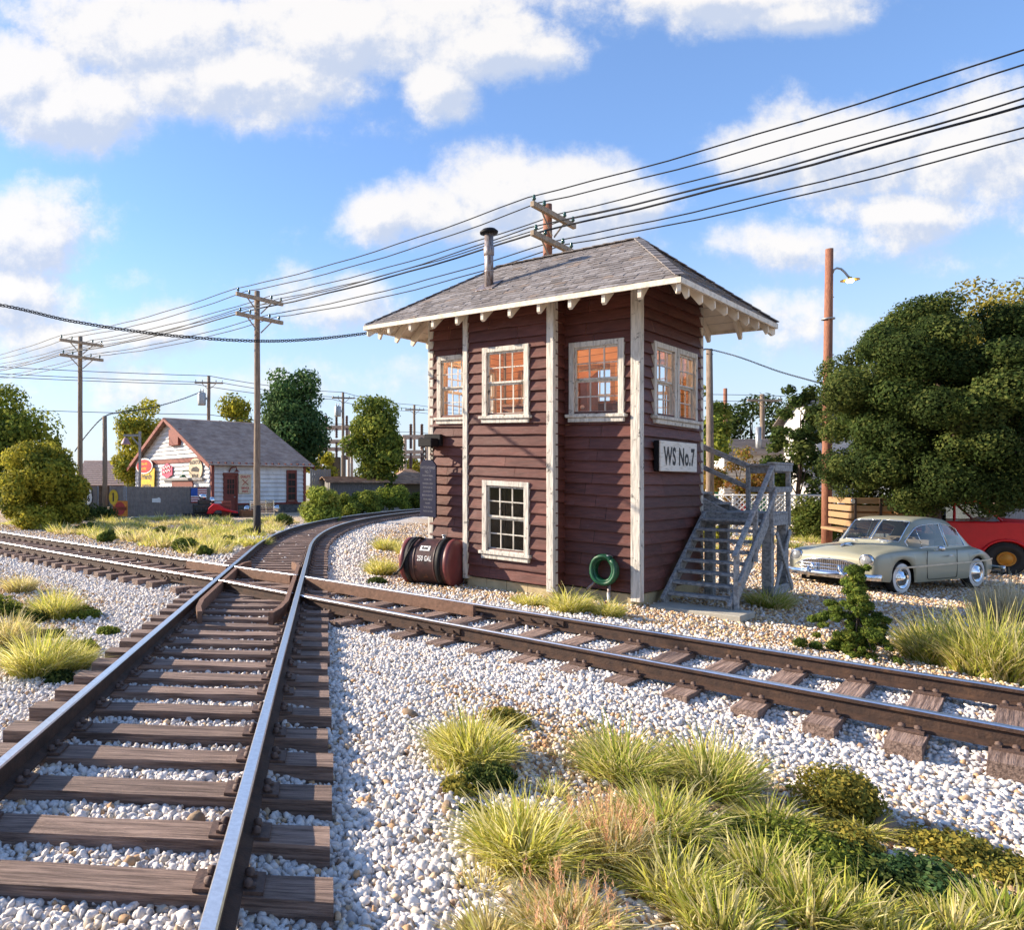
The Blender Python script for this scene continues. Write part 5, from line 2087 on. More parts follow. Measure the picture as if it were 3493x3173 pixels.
roof_ = mb.build('cabin', paint, car, fix=False)
weld(roof_)
wg = mg.build('window_glass', M['carglass'], car, fix=False)
weld(wg)
mb = MB()                                               # bright frames of the windows
for sg in (1, -1):
    def cp(x, j, f=0):
        i = min(range(len(gx_)), key=lambda q: abs(gx_[q] - x))
        a = cab[i][1][j]
        return (gx_[i], sg * (a[0] + .006), a[1])
    for loop in ([cp(.8, 1), cp(.8, 3)] + [cp(x, 3) for x in (.7, .6, .5, .42, .24, 0, -.2, -.42)] + [cp(-.42, 1)] + [cp(x, 1) for x in (-.2, 0, .24, .42, .6, .7, .8)],
                 [cp(-.50, 1)] + [cp(x, 3) for x in (-.50, -.6, -.8, -1.0, -1.15, -1.24)] + [cp(-1.24, 1)] + [cp(x, 1) for x in (-1.15, -1.0, -.8, -.6, -.50)]):
        mb.tube(loop, .010, 5)
    mb.tube([cp(.42, 1), cp(.42, 3)], .009, 5)
    ws = [(cab[gx_.index(x)][1][j]) for x, j in ((.88, 5), (.42, 5), (.42, 8), (.88, 8))]
    lp = [(x, sg * cab[gx_.index(x)][1][j][0], cab[gx_.index(x)][1][j][1] + .006) for x, j in ((.88, 8), (.8, 8), (.7, 8), (.6, 8), (.5, 8), (.42, 8), (.42, 7), (.42, 6), (.42, 5), (.5, 5), (.6, 5), (.7, 5), (.8, 5), (.88, 5), (.88, 6), (.88, 7), (.88, 8))]
    mb.tube(lp, .011, 5)
mb.build('window_trim', M['chrome'], car, fix=False)
mb = MB()                                               # seats and wheel inside
for x in (-.25, -1.05):
    mb.bb(x - .1, x + .1, -.62, .62, .55, 1.12)
    mb.bb(x, x + .5, -.62, .62, .45, .68)
ring = [(.42 - .05 * math.cos(a), .32 + .19 * math.sin(a), 1.0 + .17 * math.cos(a)) for a in [i * math.pi / 10 for i in range(21)]]
mb.tube(ring, .014, 6)
mb.build('seats', mat('grey_brown_upholstery', (.42, .36, .31), rough=.9), car, bevel=.03)


def wheel(parent, x, sg, r, w, hub, name='wheel', white=True, y=.80, knob=False, hr=1.0):
    MM = Matrix.Translation((x, sg * y, r)) @ Matrix.Rotation(rad(-90) * sg, 4, 'X')
    mb = MB()
    mb.lathe([(r * .62, -w / 2), (r * .9, -w / 2), (r * .985, -w * .36), (r, -w * .2), (r, w * .2), (r * .985, w * .36), (r * .92, w / 2), (r * .64, w / 2 + .004), (r * .6, w * .3)], 40, 0, MM)
    if knob:
        for q in range(30):
            a = q / 30 * 2 * math.pi
            for s_ in (-1, 1):
                c = Vector((math.cos(a + s_ * .05) * r, math.sin(a + s_ * .05) * r, s_ * w * .3))
                d = Vector((math.cos(a), math.sin(a), 0)) * .022
                mb.beam(MM @ (c - d), MM @ (c + d), .045, .10)
    ty = mb.build(name, rub, parent, fix=False)
    mb = MB()
    if white:
        mb.lathe([(r * .90, w / 2 + .003), (r * .78, w / 2 + .012), (r * .66, w / 2 + .008)], 40, 0, MM)
        mb.build('whitewall', wwall, ty, fix=False)
        mb = MB()
    if hr < 1:
        mb.lathe([(r * .64, w / 2 - .002), (r * .60, w / 2 - .02), (r * hr * .6, w / 2 - .03)], 36, 1, MM)
    h_ = r * hr
    mb.lathe([(h_ * .65, w / 2 - .03), (h_ * .64, w / 2 + .016), (h_ * .58, w / 2 + .018), (h_ * .55, w / 2 - .02), (h_ * .47, w / 2 - .02), (h_ * .42, w / 2 + .022), (h_ * .22, w / 2 + .028), (h_ * .18, w / 2 + .05), (0, w / 2 + .058)], 36, 0, MM)
    mb.build('hubcap', [hub, rub], ty, fix=False)
    return ty


for x in (WB, -WB):
    for sg in (1, -1):
        wheel(car, x, sg, WR, .17, M['chrome'], y=.81)
for sg in (1, -1):                                      # headlights
    mb = MB()
    MM = Matrix.Translation((2.25, sg * .70, .755)) @ Matrix.Rotation(rad(90), 4, 'Y')
    mb.lathe([(.125, -.10), (.135, .0), (.135, .07), (.118, .095), (.105, .085)], 26, 0, MM)
    hl = mb.build('headlight', M['chrome'], car, fix=False)
    mb = MB()
    mb.lathe([(.106, .083), (.07, .108), (0, .12)], 22, 0, MM)
    mb.build('lens', mat('headlight_lens', (.30, .32, .34), (.16, .17, .19), rough=.18, spec=.7, scale=20, stretch=(1, 8, 1)), hl, fix=False)
mb = MB()                                               # grille: arched opening with many upright bars
arch = []
for i in range(25):
    f = i / 24 * 2 - 1
    arch.append((f * .73, .72 - .20 * abs(f) ** 3.0))
mb.add([(2.352 - .03 * (y / .6) ** 2, y, z) for y, z in arch] + [(2.352 - .03 * (y / .6) ** 2, y, .40) for y, z in arch], [(i, i + 1, 26 + i, 25 + i) for i in range(24)], 1)
for i in range(37):
    f = i / 36 * 2 - 1
    y = f * .715
    z = .715 - .20 * abs(f) ** 3.0
    x = 2.365 - .03 * (y / .6) ** 2
    mb.beam((x, y, .41), (x, y, z), .014, .03)
for z in (.47, .54, .61):
    mb.tube([(2.38 - .03 * (f * .62 / .6) ** 2, f * .66, z) for f in [i / 8 - 1 for i in range(17)]], .011, 5)
mb.tube([(2.37 - .03 * (y / .6) ** 2, y, z + .008) for y, z in arch], .018, 6)
for f in (-.27, .27):
    mb.tube([(2.44, f, .36), (2.46, f, .62)], .032, 8)
mb.build('grille', [M['chrome'], under], car, fix=False)
for end in (1, -1):
    mb = MB()
    ys = [i / 10 * .95 for i in range(-10, 11)]
    prof = [(.0, -.075), (.035, -.06), (.05, 0), (.035, .06), (0, .075), (-.02, .05), (-.02, -.05)]
    vs = []
    for y in ys:
        xx = (2.46 if end > 0 else 2.70) - .22 * abs(y / .95) ** 3
        for a, b in prof:
            vs.append((end * (xx + a), y, .40 + b))
    n = len(prof)
    fs = [(i * n + j, i * n + (j + 1) % n, (i + 1) * n + (j + 1) % n, (i + 1) * n + j) for i in range(len(ys) - 1) for j in range(n)]
    fs += [tuple(range(n)), tuple((len(ys) - 1) * n + j for j in range(n))]
    mb.add(vs, fs, 0, True)
    if end > 0:
        for f in (-.34, .34):
            mb.tube([(2.50, f, .30), (2.53, f, .42), (2.49, f, .54)], [.03, .035, .026], 8)
    mb.build('bumper', M['chrome'], car)
mb = MB()
for sg in (1, -1):
    pts = [(x, sg * (hw(x) + .008), .60 - .012 * (x - 1)) for x in [1.72 - i * .2 for i in range(21)]]
    for a, b in zip(pts, pts[1:]):
        mb.beam(a, b, .014, .036)
mb.build('side_trim', mat('satin_trim', (.62, .60, .52), rough=.3, metal=.5), car)
mb = MB()
for sg in (1, -1):                                      # door seams
    y = .966
    seam = [(.62, .93), (.64, .60), (.62, .33), (.58, .30), (-.46, .30), (-.50, .34), (-.52, .60), (-.50, .93)]
    mb.tube([(x, sg * (hw(x) + .0005), z) for x, z in seam], .006, 4)
mb.tube([(2.29, y, .80 - .06 * (y / .5) ** 2) for y in [i / 8 * .5 for i in range(-8, 9)]], .007, 4)
mb.build('door_seam', under, car, fix=False)
mb = MB()
for sg in (1, -1):
    mb.tube([(-.28, sg * .972, .80), (-.25, sg * 1.0, .80), (-.10, sg * 1.0, .81)], .014, 6)
mb.build('door_handle', M['chrome'], car, fix=False)
mb = MB()
mb.tube([(.36, .93, .92), (.32, 1.02, .97)], .012, 6)
mb.lathe([(0, 0), (.05, .01), (.065, .05), (.06, .075), (0, .08)], 16, 0, Matrix.Translation((.34, 1.05, .98)) @ Matrix.Rotation(rad(-90), 4, 'Y'))
mb.build('mirror', M['chrome'], car, fix=False)
mb = MB()
mb.tube([(1.25, 0, 1.045), (1.55, 0, 1.06), (1.78, 0, 1.05), (1.95, 0, 1.0)], [.01, .025, .03, .012], 8)
mb.tube([(1.72, -.10, 1.03), (1.88, 0, 1.04), (1.72, .10, 1.03)], .016, 6)
mb.build('hood_ornament', M['chrome'], car, fix=False)
mb = MB()
for sg in (1, -1):
    mb.tube([(.93, sg * .22, 1.085), (.90, sg * .38, 1.10)], .012, 5)
    mb.tube([(.90, sg * .38, 1.10), (.80, sg * .20, 1.165)], .008, 5)
mb.build('wiper', M['chrome'], car, fix=False)

# ------------------------------------------------------------------ red stake truck
tkx = (2842 - CX) / F * 20.5
truck = thing('stake_truck', 'red pickup truck with tan wooden stake bed parked under the big tree', 'truck', (17.3, 21.3, -.45), rad(-24))
def tw(p):                                              # short wheelbase: bed and cab drawn together
    return ((p[0] * .551 if p[0] < 3.05 else p[0] - 1.37), p[1], p[2])


redp = mat('red_truck_paint', (.62, .006, .014), (.56, .005, .012), rough=.4, spec=.3, coat=.2)
tanw = mat('tan_stake_wood', (.38, .235, .115), (.30, .18, .085), rough=.7, scale=4, stretch=(.6, 6, 6), bump=.2)
mb = MB()
mb.bb(-.35, 3.05, -1.02, 1.02, 1.04, 1.12)
mb.build('bed', tanw, truck, tw, bevel=.008)
for y in (-1.0, 1.0):
    for z in (1.22, 1.44, 1.66, 1.88):
        mb = MB()
        mb.bb(.0, 2.95, y - .02, y + .02, z, z + .165)
        mb.build('stake_board', tanw, truck, tw, bevel=.006)
    for x in (.17, 1.22, 2.27, 2.9):
        mb = MB()
        yo = y + math.copysign(.04, y)
        mb.bb(x - .05, x + .05, yo - .018, yo + .018, 1.12, 2.04)
        mb.build('stake_post', M['woodin'] if 0 else mat('dark_stake_iron', (.05, .03, .02), rough=.6), truck, tw)
for x in (.0, 2.91):
    mb = MB()
    for z in (1.22, 1.44, 1.66, 1.88):
        mb.bb(x, x + .04, -.97, .97, z, z + .165)
    mb.build('end_board', tanw, truck, tw)
mb = MB()
for x, z in ((.06, 1.95), (.06, 1.25), (2.42, 1.84)):
    mb.tube([(x, -1.09, z), (x, -1.02, z)], .075, 12)
mb.build('reflector', M['chrome'], truck, tw, fix=False)
mb = MB()                                               # cab lower body, hood and fenders as side profile slices
prof = [(3.05, .62), (3.05, 1.30), (3.10, 1.42), (4.55, 1.42), (4.75, 1.44), (5.9, 1.38), (6.12, 1.28), (6.18, 1.1), (6.15, .70), (5.95, .62), (5.35, .62)]
wc, wr_ = 4.72, .50
archp = [(wc + wr_ * math.cos(a), .40 + wr_ * math.sin(a)) for a in [math.pi * i / 14 for i in range(15)] if .40 + wr_ * math.sin(a) >= .60]
poly = prof[:10] + [(archp[0][0], .62)] + archp[1:-1] + [(archp[-1][0], .62)]
for y0, y1 in ((-.98, -.72), (.72, .98)):
    mb.prism(poly, lambda u, v, w: (u, w, v), y0, y1)
mb.prism([(3.06, .60), (3.06, 1.40), (4.55, 1.41), (4.76, 1.50), (5.9, 1.44), (6.16, 1.30), (6.14, .66)], lambda u, v, w: (u, w, v), -.715, .715)
mb.build('cab_body', redp, truck, tw, bevel=.045, seg=3)
mb = MB()
for sg in (-1, 1):
    mb.tube([(wc + (wr_ + .03) * math.cos(a), sg * .98, .40 + (wr_ + .03) * math.sin(a)) for a in [math.pi * i / 18 for i in range(19)]], .035, 8)
mb.build('fender_lip', redp, truck, tw, fix=False)
mb = MB()
for sg in (-1, 1):
    y = sg * .80
    mb.beam((3.12, y, 1.40), (3.22, y * .92, 1.93), .09, .07)
    mb.beam((3.72, y, 1.42), (3.74, y * .92, 1.95), .06, .06)
    mb.beam((4.72, y, 1.42), (4.25, y * .92, 1.94), .06, .06)
mb.prism([(3.10, 1.88), (3.22, 2.0), (3.5, 2.04), (4.05, 2.03), (4.30, 1.96), (4.30, 1.90)], lambda u, v, w: (u, w, v), -.80, .80)
mb.build('cab_roof', redp, truck, tw, bevel=.03, seg=2)
mb = MB()
mb.add([(4.70, -.74, 1.44), (4.70, .74, 1.44), (4.27, .70, 1.92), (4.27, -.70, 1.92)], [(0, 1, 2, 3)])
mb.add([(3.14, -.74, 1.42), (3.14, .74, 1.42), (3.22, .70, 1.90), (3.22, -.70, 1.90)], [(0, 1, 2, 3)])
for sg in (-1, 1):
    mb.add([(3.16, sg * .80, 1.42), (4.68, sg * .80, 1.42), (4.27, sg * .735, 1.92), (3.23, sg * .735, 1.92)], [(0, 1, 2, 3)])
mb.build('cab_glass', M['carglass'], truck, tw)
mb = MB()
mb.bb(3.2, 3.6, -.68, .68, .8, 1.75)
mb.build('seat', under, truck, tw, bevel=.04)
hubo = mat('orange_wheel_hub', (.62, .28, .03), (.45, .18, .02), rough=.5)
for x in (wc, 1.0):
    for sg in (-1, 1):
        wheel(truck, x - 1.37 if x > 2 else .5, sg, .42, .26, hubo, white=False, y=.86, knob=True, hr=.72)
mb = MB()
mb.bb(-.2, 6.0, -.35, .35, .42, .62)
mb.build('chassis', under, truck, tw)
mb = MB()
mb.bb(6.16, 6.30, -.95, .95, .52, .70)
mb.build('bumper', M['chrome'], truck, tw, bevel=.03)

# ------------------------------------------------------------------ white house with the brown roof
HX, HY = -3.46, 47.5
hs = thing('white_house', 'white weathered clapboard house with brown striped roof and red-brown trim', 'house', (HX, HY, 0), rad(34))
wsid = mat('white_weathered_clapboard', (.70, .70, .70), (.50, .50, .51), rough=.75, scale=1.6, stretch=(1, 1, .5), lo=.45, hi=.75, c3=(.30, .30, .31), c3scale=3, c3lo=.62, c3hi=.8)
M['joint'] = mat('painted_lap_shade', (.16, .16, .165), (.24, .24, .24), rough=.9)  # dark tone painted in for the shade under each clapboard lap
redb = mat('red_brown_trim', (.26, .065, .045), (.17, .04, .03), rough=.65, scale=5)
redd = mat('red_brown_door', (.20, .045, .03), (.14, .03, .02), rough=.6, scale=4)
rfm = mat('brown_striped_roofing', (.42, .285, .215), (.24, .15, .115), rough=.9, scale=.9, stretch=(1, 1, .35), lo=.4, hi=.62, c3=(.33, .28, .26), c3scale=1.4, c3lo=.6, c3hi=.8)
HL, HG, HE, HR = 7.7, 12.5, 3.62, 6.95                 # length, gable width, eave and ridge heights


def hsiding(fn, a0, a1, zfun, z0, holes=()):
    mb = MB()
    z = z0
    while True:
        zz = z + .30
        sp = zfun(zz)
        if sp is None or z > HR - .2:
            break
        lo, hi = max(a0, sp[0]), min(a1, sp[1])
        parts_ = [(lo, hi)]
        for h in holes:
            nx_ = []
            for p, q in parts_:
                if z + .13 < h[2] or z + .13 > h[3] or q <= h[0] or p >= h[1]:
                    nx_.append((p, q))
                else:
                    if p < h[0]: nx_.append((p, h[0]))
                    if q > h[1]: nx_.append((h[1], q))
            parts_ = nx_
        for p, q in parts_:
            if q - p > .02:
                mb.add([fn(p, .0, z), fn(q, .0, z), fn(q, .085, z), fn(p, .085, z), fn(q, .006, zz), fn(p, .006, zz)], [(3, 2, 4, 5)])
                mb.add([fn(p, .0, z - .012), fn(q, .0, z - .012), fn(q, .086, z + .012), fn(p, .086, z + .012)], [(0, 1, 2, 3)], 1)  # underside strip coloured dark as the lap's shadow line
        z = zz
    return mb


hf = lambda a, o, z: (a, -o, z)
hg_ = lambda a, o, z: (-o, a, z)
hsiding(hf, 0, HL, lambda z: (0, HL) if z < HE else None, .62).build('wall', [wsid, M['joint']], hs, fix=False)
slope_h = (HR - HE) / (HG / 2)
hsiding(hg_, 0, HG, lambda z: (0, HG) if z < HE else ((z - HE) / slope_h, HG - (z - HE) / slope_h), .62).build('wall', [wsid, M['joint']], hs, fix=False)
mb = MB()
mb.bb(.02, HL - .02, .02, HG - .02, .5, HE - .05)
mb.prism([(.02, HE - .05), (HG - .02, HE - .05), (HG / 2, HR - .1)], lambda u, v, w: (w, u, v), .02, HL - .02)
mb.build('inner_wall', wsid, hs)
mb = MB()
mb.bb(-.06, HL + .06, -.06, HG + .06, -.3, .60)
mb.build('stone_base', M['stone'], hs, bevel=.03)
ov = .55
mb = MB()
rows_ = 34
for sg in (0, 1):
    for r in range(rows_):
        f0, f1 = r / rows_, (r + 1.15) / rows_
        y0, y1 = -ov + (HG / 2 + ov) * f0, -ov + (HG / 2 + ov) * min(1, f1)
        zz0, zz1 = HE - ov * slope_h + slope_h * (y0 + ov), HE - ov * slope_h + slope_h * (y1 + ov)
        if sg:
            y0, y1 = HG - y0, HG - y1
        x0, x1 = -ov + rnd.uniform(-.01, .01), HL + ov
        mb.add([(x0, y0, zz0), (x1, y0, zz0), (x1, y0, zz0 + .05), (x0, y0, zz0 + .05), (x1, y1, zz1 + .012), (x0, y1, zz1 + .012)], [(3, 2, 4, 5), (0, 3, 5), (1, 4, 2)])
        mb.add([(x0, y0, zz0 - .03), (x1, y0, zz0 - .03), (x1, y0, zz0 + .05), (x0, y0, zz0 + .05)], [(0, 1, 2, 3)], 1)
hroof = mb.build('roof', [rfm, mat('bleached_roof_edge', (.58, .50, .45), (.36, .29, .25), rough=.9, scale=2, lo=.4, hi=.6)], hs, fix=False)
mb = MB()
for x in (-ov - .03, HL + ov - .03):
    for sg in (0, 1):
        ya, yb = (-ov, HG / 2) if not sg else (HG + ov, HG / 2)
        mb = MB()
        mb.beam((x + .03, ya, HE - ov * slope_h - .12), (x + .03, yb, HR - .12), .07, .26)
        mb.build('barge_board', redb, hroof)
mb = MB()
for i in range(16):
    x = -.3 + i * (HL + .5) / 15
    mb.bb(x - .05, x + .05, -ov + .04, .0, HE - .33, HE - .12)
mb.build('rafter_tails', redd, hroof)
mb = MB()
mb.bb(-.5, HL + .5, -ov + .03, .02, HE - .34, HE - .335)
mb.bb(-.11, -.004, .5, HG - .5, 3.58, 3.86)
mb.bb(-.12, .09, -.12, .09, .6, HE - .1)
mb.bb(HL - .09, HL + .12, -.12, .09, .6, HE - .1)
mb.bb(.1, HL - .1, -.11, -.01, .605, .72)
mb.build('trim', redb, hs)


def hx(px):                                             # where on the long wall a photo column falls
    k = (px - CX) / F
    c, s = math.cos(rad(34)), math.sin(rad(34))
    return (k * HY - HX) / (c - k * s)


def hy(px):
    k = (px - CX) / F
    c, s = math.cos(rad(34)), math.sin(rad(34))
    return (HX - k * HY) / (s + k * c)


d0, d1 = hx(760), hx(807)
mb = MB()
mb.bb(d0, d0 + .12, -.18, .0, .05, 2.62)
mb.bb(d1 - .12, d1, -.18, .0, .05, 2.62)
mb.bb(d0 - .03, d1 + .03, -.19, .0, 2.625, 2.8)
mb.bb(d0 + .125, d1 - .125, -.12, .0, .05, 2.62)
dr = mb.build('door', redd, hs)
mb = MB()
for i in range(3):
    for j in range(3):
        w = (d1 - d0 - .5) / 3
        mb.bb(d0 + .25 + i * w + .03, d0 + .25 + (i + 1) * w - .03, -.13, -.121, 1.35 + j * .35, 1.65 + j * .35)
mb.build('pane', M['dark'], dr)
mb = MB()
mb.tube([(d1 - .25, -.12, 1.15), (d1 - .25, -.19, 1.15)], .04, 8)
mb.build('handle', M['metal'], dr)
w0, w1 = hx(975), hx(1009)
mb = MB()
mb.bb(w0, w1, -.10, -.07, .85, 2.95)
for a, b in ((w0, w0 + .12), (w1 - .12, w1)):
    mb.bb(a, b, -.14, -.101, .75, 3.05)
mb.bb(w0 + .121, w1 - .121, -.14, -.101, 2.9, 3.05)
mb.bb(w0 - .05, w1 + .05, -.17, -.101, .68, .82)
wn_ = mb.build('window', redd, hs)
mb = MB()
w = (w1 - w0 - .26) / 2
for i in range(2):
    for j in range(4):
        mb.bb(w0 + .15 + i * w, w0 + .12 + (i + 1) * w, -.112, -.1015, .92 + j * .49, 1.33 + j * .49)
mb.build('pane', M['dark'], wn_)
v0, v1 = hy(620), hy(587)
mb = MB()
mb.bb(-.30, .0, v0 - .0, v1, 4.85, 6.05)
mb.build('loft_hatch', redb, hs, bevel=.03)
b0, b1 = hy(662), hy(591)
mb = MB()
mb.bb(-.12, .0, b0, b1, .9, 2.25)
mb.build('shutter', redd, hs)
mb = MB()
mb.bb(-.25, -.02, hy(700), hy(560), 2.30, 2.48)
mb.build('awning_rail', M['greywood'], hs)
mb = MB()
mb.tube([(-.05, hy(650), 3.0), (-.6, hy(650), 2.95), (-.6, hy(650), 2.75)], .05, 6)
mb.lathe([(.1, .2), (.3, 0), (.0, .05)], 12, 0, Matrix.Translation((-.6, hy(650), 2.5)))
mb.build('wall_lamp', mat('green_enamel', (.03, .16, .07), rough=.4), hs)
mb = MB()
c = (hx(795))
mb.tube([(c - .35, -.06, 2.86), (c - .3, -.25, 3.15), (c, -.4, 3.2), (c + .05, -.4, 3.0)], .05, 8)
mb.lathe([(.05, .15), (.22, 0), (0, .03)], 12, 0, Matrix.Translation((c + .05, -.4, 2.85)))
mb.build('door_lamp', redd, hs)


def hthing(name, label, cat, x, y, z, group=None):
    o = thing(name, label, cat, (0, 0, 0), rad(34), group)
    c, s = math.cos(rad(34)), math.sin(rad(34))
    o.location = (HX + c * x - s * y, HY + s * x + c * y, z)
    return o


def lines(mb, fn, rows_, size, m=1, sx=.8, bold=.0, gap=1.25):
    n = len(rows_)
    for i, t in enumerate(rows_):
        text_mesh(mb, t, size, lambda u, v, i=i: fn(u, v + ((n - 1) / 2 - i) * size * gap), m, sx=sx, bold=bold)


SG = 'advertising signs on the house and fence'
red_s = mat('red_enamel', (.50, .03, .03), rough=.4)
yel_s = mat('yellow_enamel', (.78, .50, .03), rough=.45)
org_s = mat('orange_enamel', (.80, .25, .02), rough=.45)
crm_s = mat('cream_enamel', (.72, .58, .40), rough=.5)
whi_s = M['white']
gfn = lambda u, v, w=0: (-w, -u, v)                     # on the gable: u to the right, v up, w out


def poly_sign(o, pts, m, w0=.02, w1=.07, name='panel', fn=gfn):
    b = MB()
    b.prism(pts, lambda u, v, w: fn(u, v, w), w0, w1)
    return b.build(name, m, o)


def ellipse(a, b, n=28, cx=0, cy=0):
    return [(cx + a * math.cos(2 * math.pi * i / n), cy + b * math.sin(2 * math.pi * i / n)) for i in range(n)]


# friendly service sign (stands just in front of the gable)
o = hthing('service_sign', 'yellow sign reading Friendly service station under a red oval', 'sign', -.25, (hy(487) + hy(543)) / 2, 2.35, SG)
poly_sign(o, [(-1.35, -1.75), (1.15, -1.75), (1.35, .9), (-1.35, .9)], yel_s)
ov_ = poly_sign(o, ellipse(1.55, .62, 30, -.45, 1.1), whi_s, .08, .12, 'oval_rim')
poly_sign(ov_, ellipse(1.40, .52, 30, -.45, 1.1), red_s, .121, .14, 'oval')
mb = MB()
lines(mb, lambda u, v: gfn(u - .05, v - .45, .075), ['Friendly', 'service', 'station'], .62, 0, .95, .02, 1.15)
lines(mb, lambda u, v: gfn(u - .45, v + 1.1, .145), ['Drive with', 'a smile!'], .34, 1, .9, .006, 1.1)
mb.build('lettering', [M['letter'], yel_s], o, fix=False)
mb = MB()
for u in (-.9, .9):
    mb.beam(gfn(u, -2.6, -.02), gfn(u, .8, -.02), .1, .06)
mb.build('post', M['greywood'], o)
o = hthing('neon_sign', 'pink and red hexagonal neon sign on the house gable', 'sign', -.10, (hy(557) + hy(596)) / 2, 3.02, SG)
pink = mat('pink_enamel', (.70, .12, .20), rough=.4)
poly_sign(o, [(1.0 * math.cos(a), .58 * math.sin(a)) for a in [math.pi / 6 + i * math.pi / 3 for i in range(6)]], pink)
mb = MB()
for k in (-.14, .16):
    mb.tube([gfn(-.65 + i * .13, k + .10 * math.sin(i * 1.9) + .03 * i * .6, .09) for i in range(11)], .035, 6)
mb.build('script', whi_s, o, fix=False)
o = hthing('radiator_sign', 'round cream sign with a dark engine drawing near the house corner', 'sign', -.10, (hy(650) + hy(697)) / 2, 3.05, SG)
poly_sign(o, ellipse(1.0, .78, 26), crm_s)
mb = MB()
lines(mb, lambda u, v: gfn(u, v, .075), ['RADIATOR'], .36, 0, .85, .02)
mb.v = [(a, b, c + .48) for a, b, c in mb.v]
lines(mb, lambda u, v: gfn(u, v - .48, .075), ['REPAIR'], .36, 0, .85, .02)
mb.prism([(-.55, -.12), (.5, -.18), (.6, .02), (.2, .20), (-.2, .16), (-.5, .08)], lambda u, v, w: gfn(u, v, w), .071, .09)
mb.build('lettering', M['letter'], o, fix=False)
o = hthing('notice_sign', 'cream notice with red crossed tools and lettering beside the house door', 'sign', (hx(812) + hx(853)) / 2, -.10, 2.05, SG)
ffn = lambda u, v, w=0: (u, -w, v)
b_ = MB()
b_.prism([(-.52, -.68), (.48, -.68), (.52, .66), (-.52, .66)], lambda u, v, w: ffn(u, v, w), .0, .04)
b_.build('panel', crm_s, o)
mb = MB()
text_mesh(mb, 'QUALITY', .22, lambda u, v: ffn(u, v + .48, .044), 0, sx=.85, bold=.008)
text_mesh(mb, 'SERVICE', .20, lambda u, v: ffn(u, v - .30, .044), 0, sx=.85, bold=.008)
text_mesh(mb, 'PARTS', .20, lambda u, v: ffn(u, v - .53, .044), 0, sx=.85, bold=.008)
mb.beam(ffn(-.24, -.08, .05), ffn(.24, .30, .05), .07, .02)
mb.beam(ffn(-.24, .30, .06), ffn(.24, -.08, .06), .07, .02)
mb.build('lettering', red_s, o, fix=False)

# ------------------------------------------------------------------ grey metal fence with signs
fm = mat('grey_painted_fence', (.28, .24, .215), (.20, .17, .155), rough=.85, scale=4, bump=.3, bscale=14)
Fa, Fb, Fc, Fd = Vector((-12.6, 45.5, 0)), Vector((-8.35, 42.6, 0)), Vector((-3.5, 46.6, 0)), Vector((-10.35, 43.95, 0))


def fence(a, b, label, gap=None):
    t = thing('corrugated_fence', label, 'fence', a, math.atan2((b - a).y, (b - a).x), 'grey corrugated fence sections')
    L_ = (b - a).length
    mb = MB()
    n = int(L_ / .06)
    vs = []
    for i in range(n + 1):
        x = L_ * i / n
        top = 1.86 + .035 * math.cos(i * math.pi)
        o = .02 * math.cos(i * math.pi)
        vs += [(x, o, -.1), (x, o, top), (x, o + .03, top), (x, o + .03, -.1)]
    for i in range(n):
        for j in range(3):
            mb.f.append([i * 4 + j, i * 4 + 4 + j, i * 4 + 5 + j, i * 4 + 1 + j]); mb.m.append(0); mb.s.append(False)
    mb.v = vs
    mb.build('panel', fm, t, fix=False)
    k = max(1, int(L_ / 2.2))
    for i in range(k + 1):
        mb = MB()
        mb.tube([(L_ * i / k, .08, -.1), (L_ * i / k, .08, 1.9)], .05, 8)
        mb.build('post', M['greywood'], t, fix=False)
    return t, L_


f1, L1 = fence(Fb, Fc, 'grey fence section with a flag painted on it before the white house')
f2, L2 = fence(Fd + Vector((.9, -.6, 0)), Fb, 'short grey fence section carrying the yellow round sign and orange sign')
f3, L3 = fence(Fa, Fd, 'grey fence section with the route shield behind the round bush')


def on_fence(t, L_, f, z, name, label, cat, group=None):
    o = thing(name, label, cat, (0, 0, 0), t.rotation_euler.z, group)
    a = t.rotation_euler.z
    o.location = t.location + Vector((math.cos(a), math.sin(a), 0)) * L_ * f + Vector((math.sin(a), -math.cos(a), 0)) * .05 + Vector((0, 0, z))
    return o


blu_s = mat('flag_blue', (.02, .10, .45), rough=.6)
o = on_fence(f1, L1, .845, 1.30, 'painted_flag', 'flag with blue field and red and white stripes on the grey fence', 'flag')
mb = MB()
for i in range(13):
    z = .47 - (i + 1) * .0725
    x0 = -.62 if i > 6 else -.10
    mb.bb(x0, .62, -.02, -.002, z, z + .0725, 0 if i % 2 == 0 else 1)
mb.bb(-.62, -.10, -.022, -.002, -.03, .47, 2)
mb.build('cloth', [red_s, whi_s, blu_s], o)
o = on_fence(f1, L1, .34, 1.02, 'paper_notice', 'torn white paper patch on the grey fence', 'notice')
mb = MB()
mb.prism([(-.30, -.13), (.30, -.15), (.30, .10), (.18, .18), (.05, .12), (-.30, .12)], lambda u, v, w: (u, -w, v), .0, .01)
mb.build('paper', whi_s, o)
o = on_fence(f3, L3, .72, 1.15, 'route_shield', 'white route shield sign reading 66 on the grey fence', 'sign', SG)
sh = [(-.36, .50), (-.20, .56), (0, .50), (.20, .56), (.36, .50), (.34, .30), (.42, .05), (.36, -.22), (0, -.56), (-.36, -.22), (-.42, .05), (-.34, .30)]
mb = MB()
mb.prism([(u * 1.1, v * 1.1) for u, v in sh], lambda u, v, w: (u, -w, v), 0, .03)
mb.prism(sh, lambda u, v, w: (u, -w, v), .031, .04, 1)
text_mesh(mb, '66', .5, lambda u, v: (u, -.043, v - .06), 0, sx=.9, bold=.02)
text_mesh(mb, 'WEST', .16, lambda u, v: (u, -.043, v + .34), 0, sx=.9)
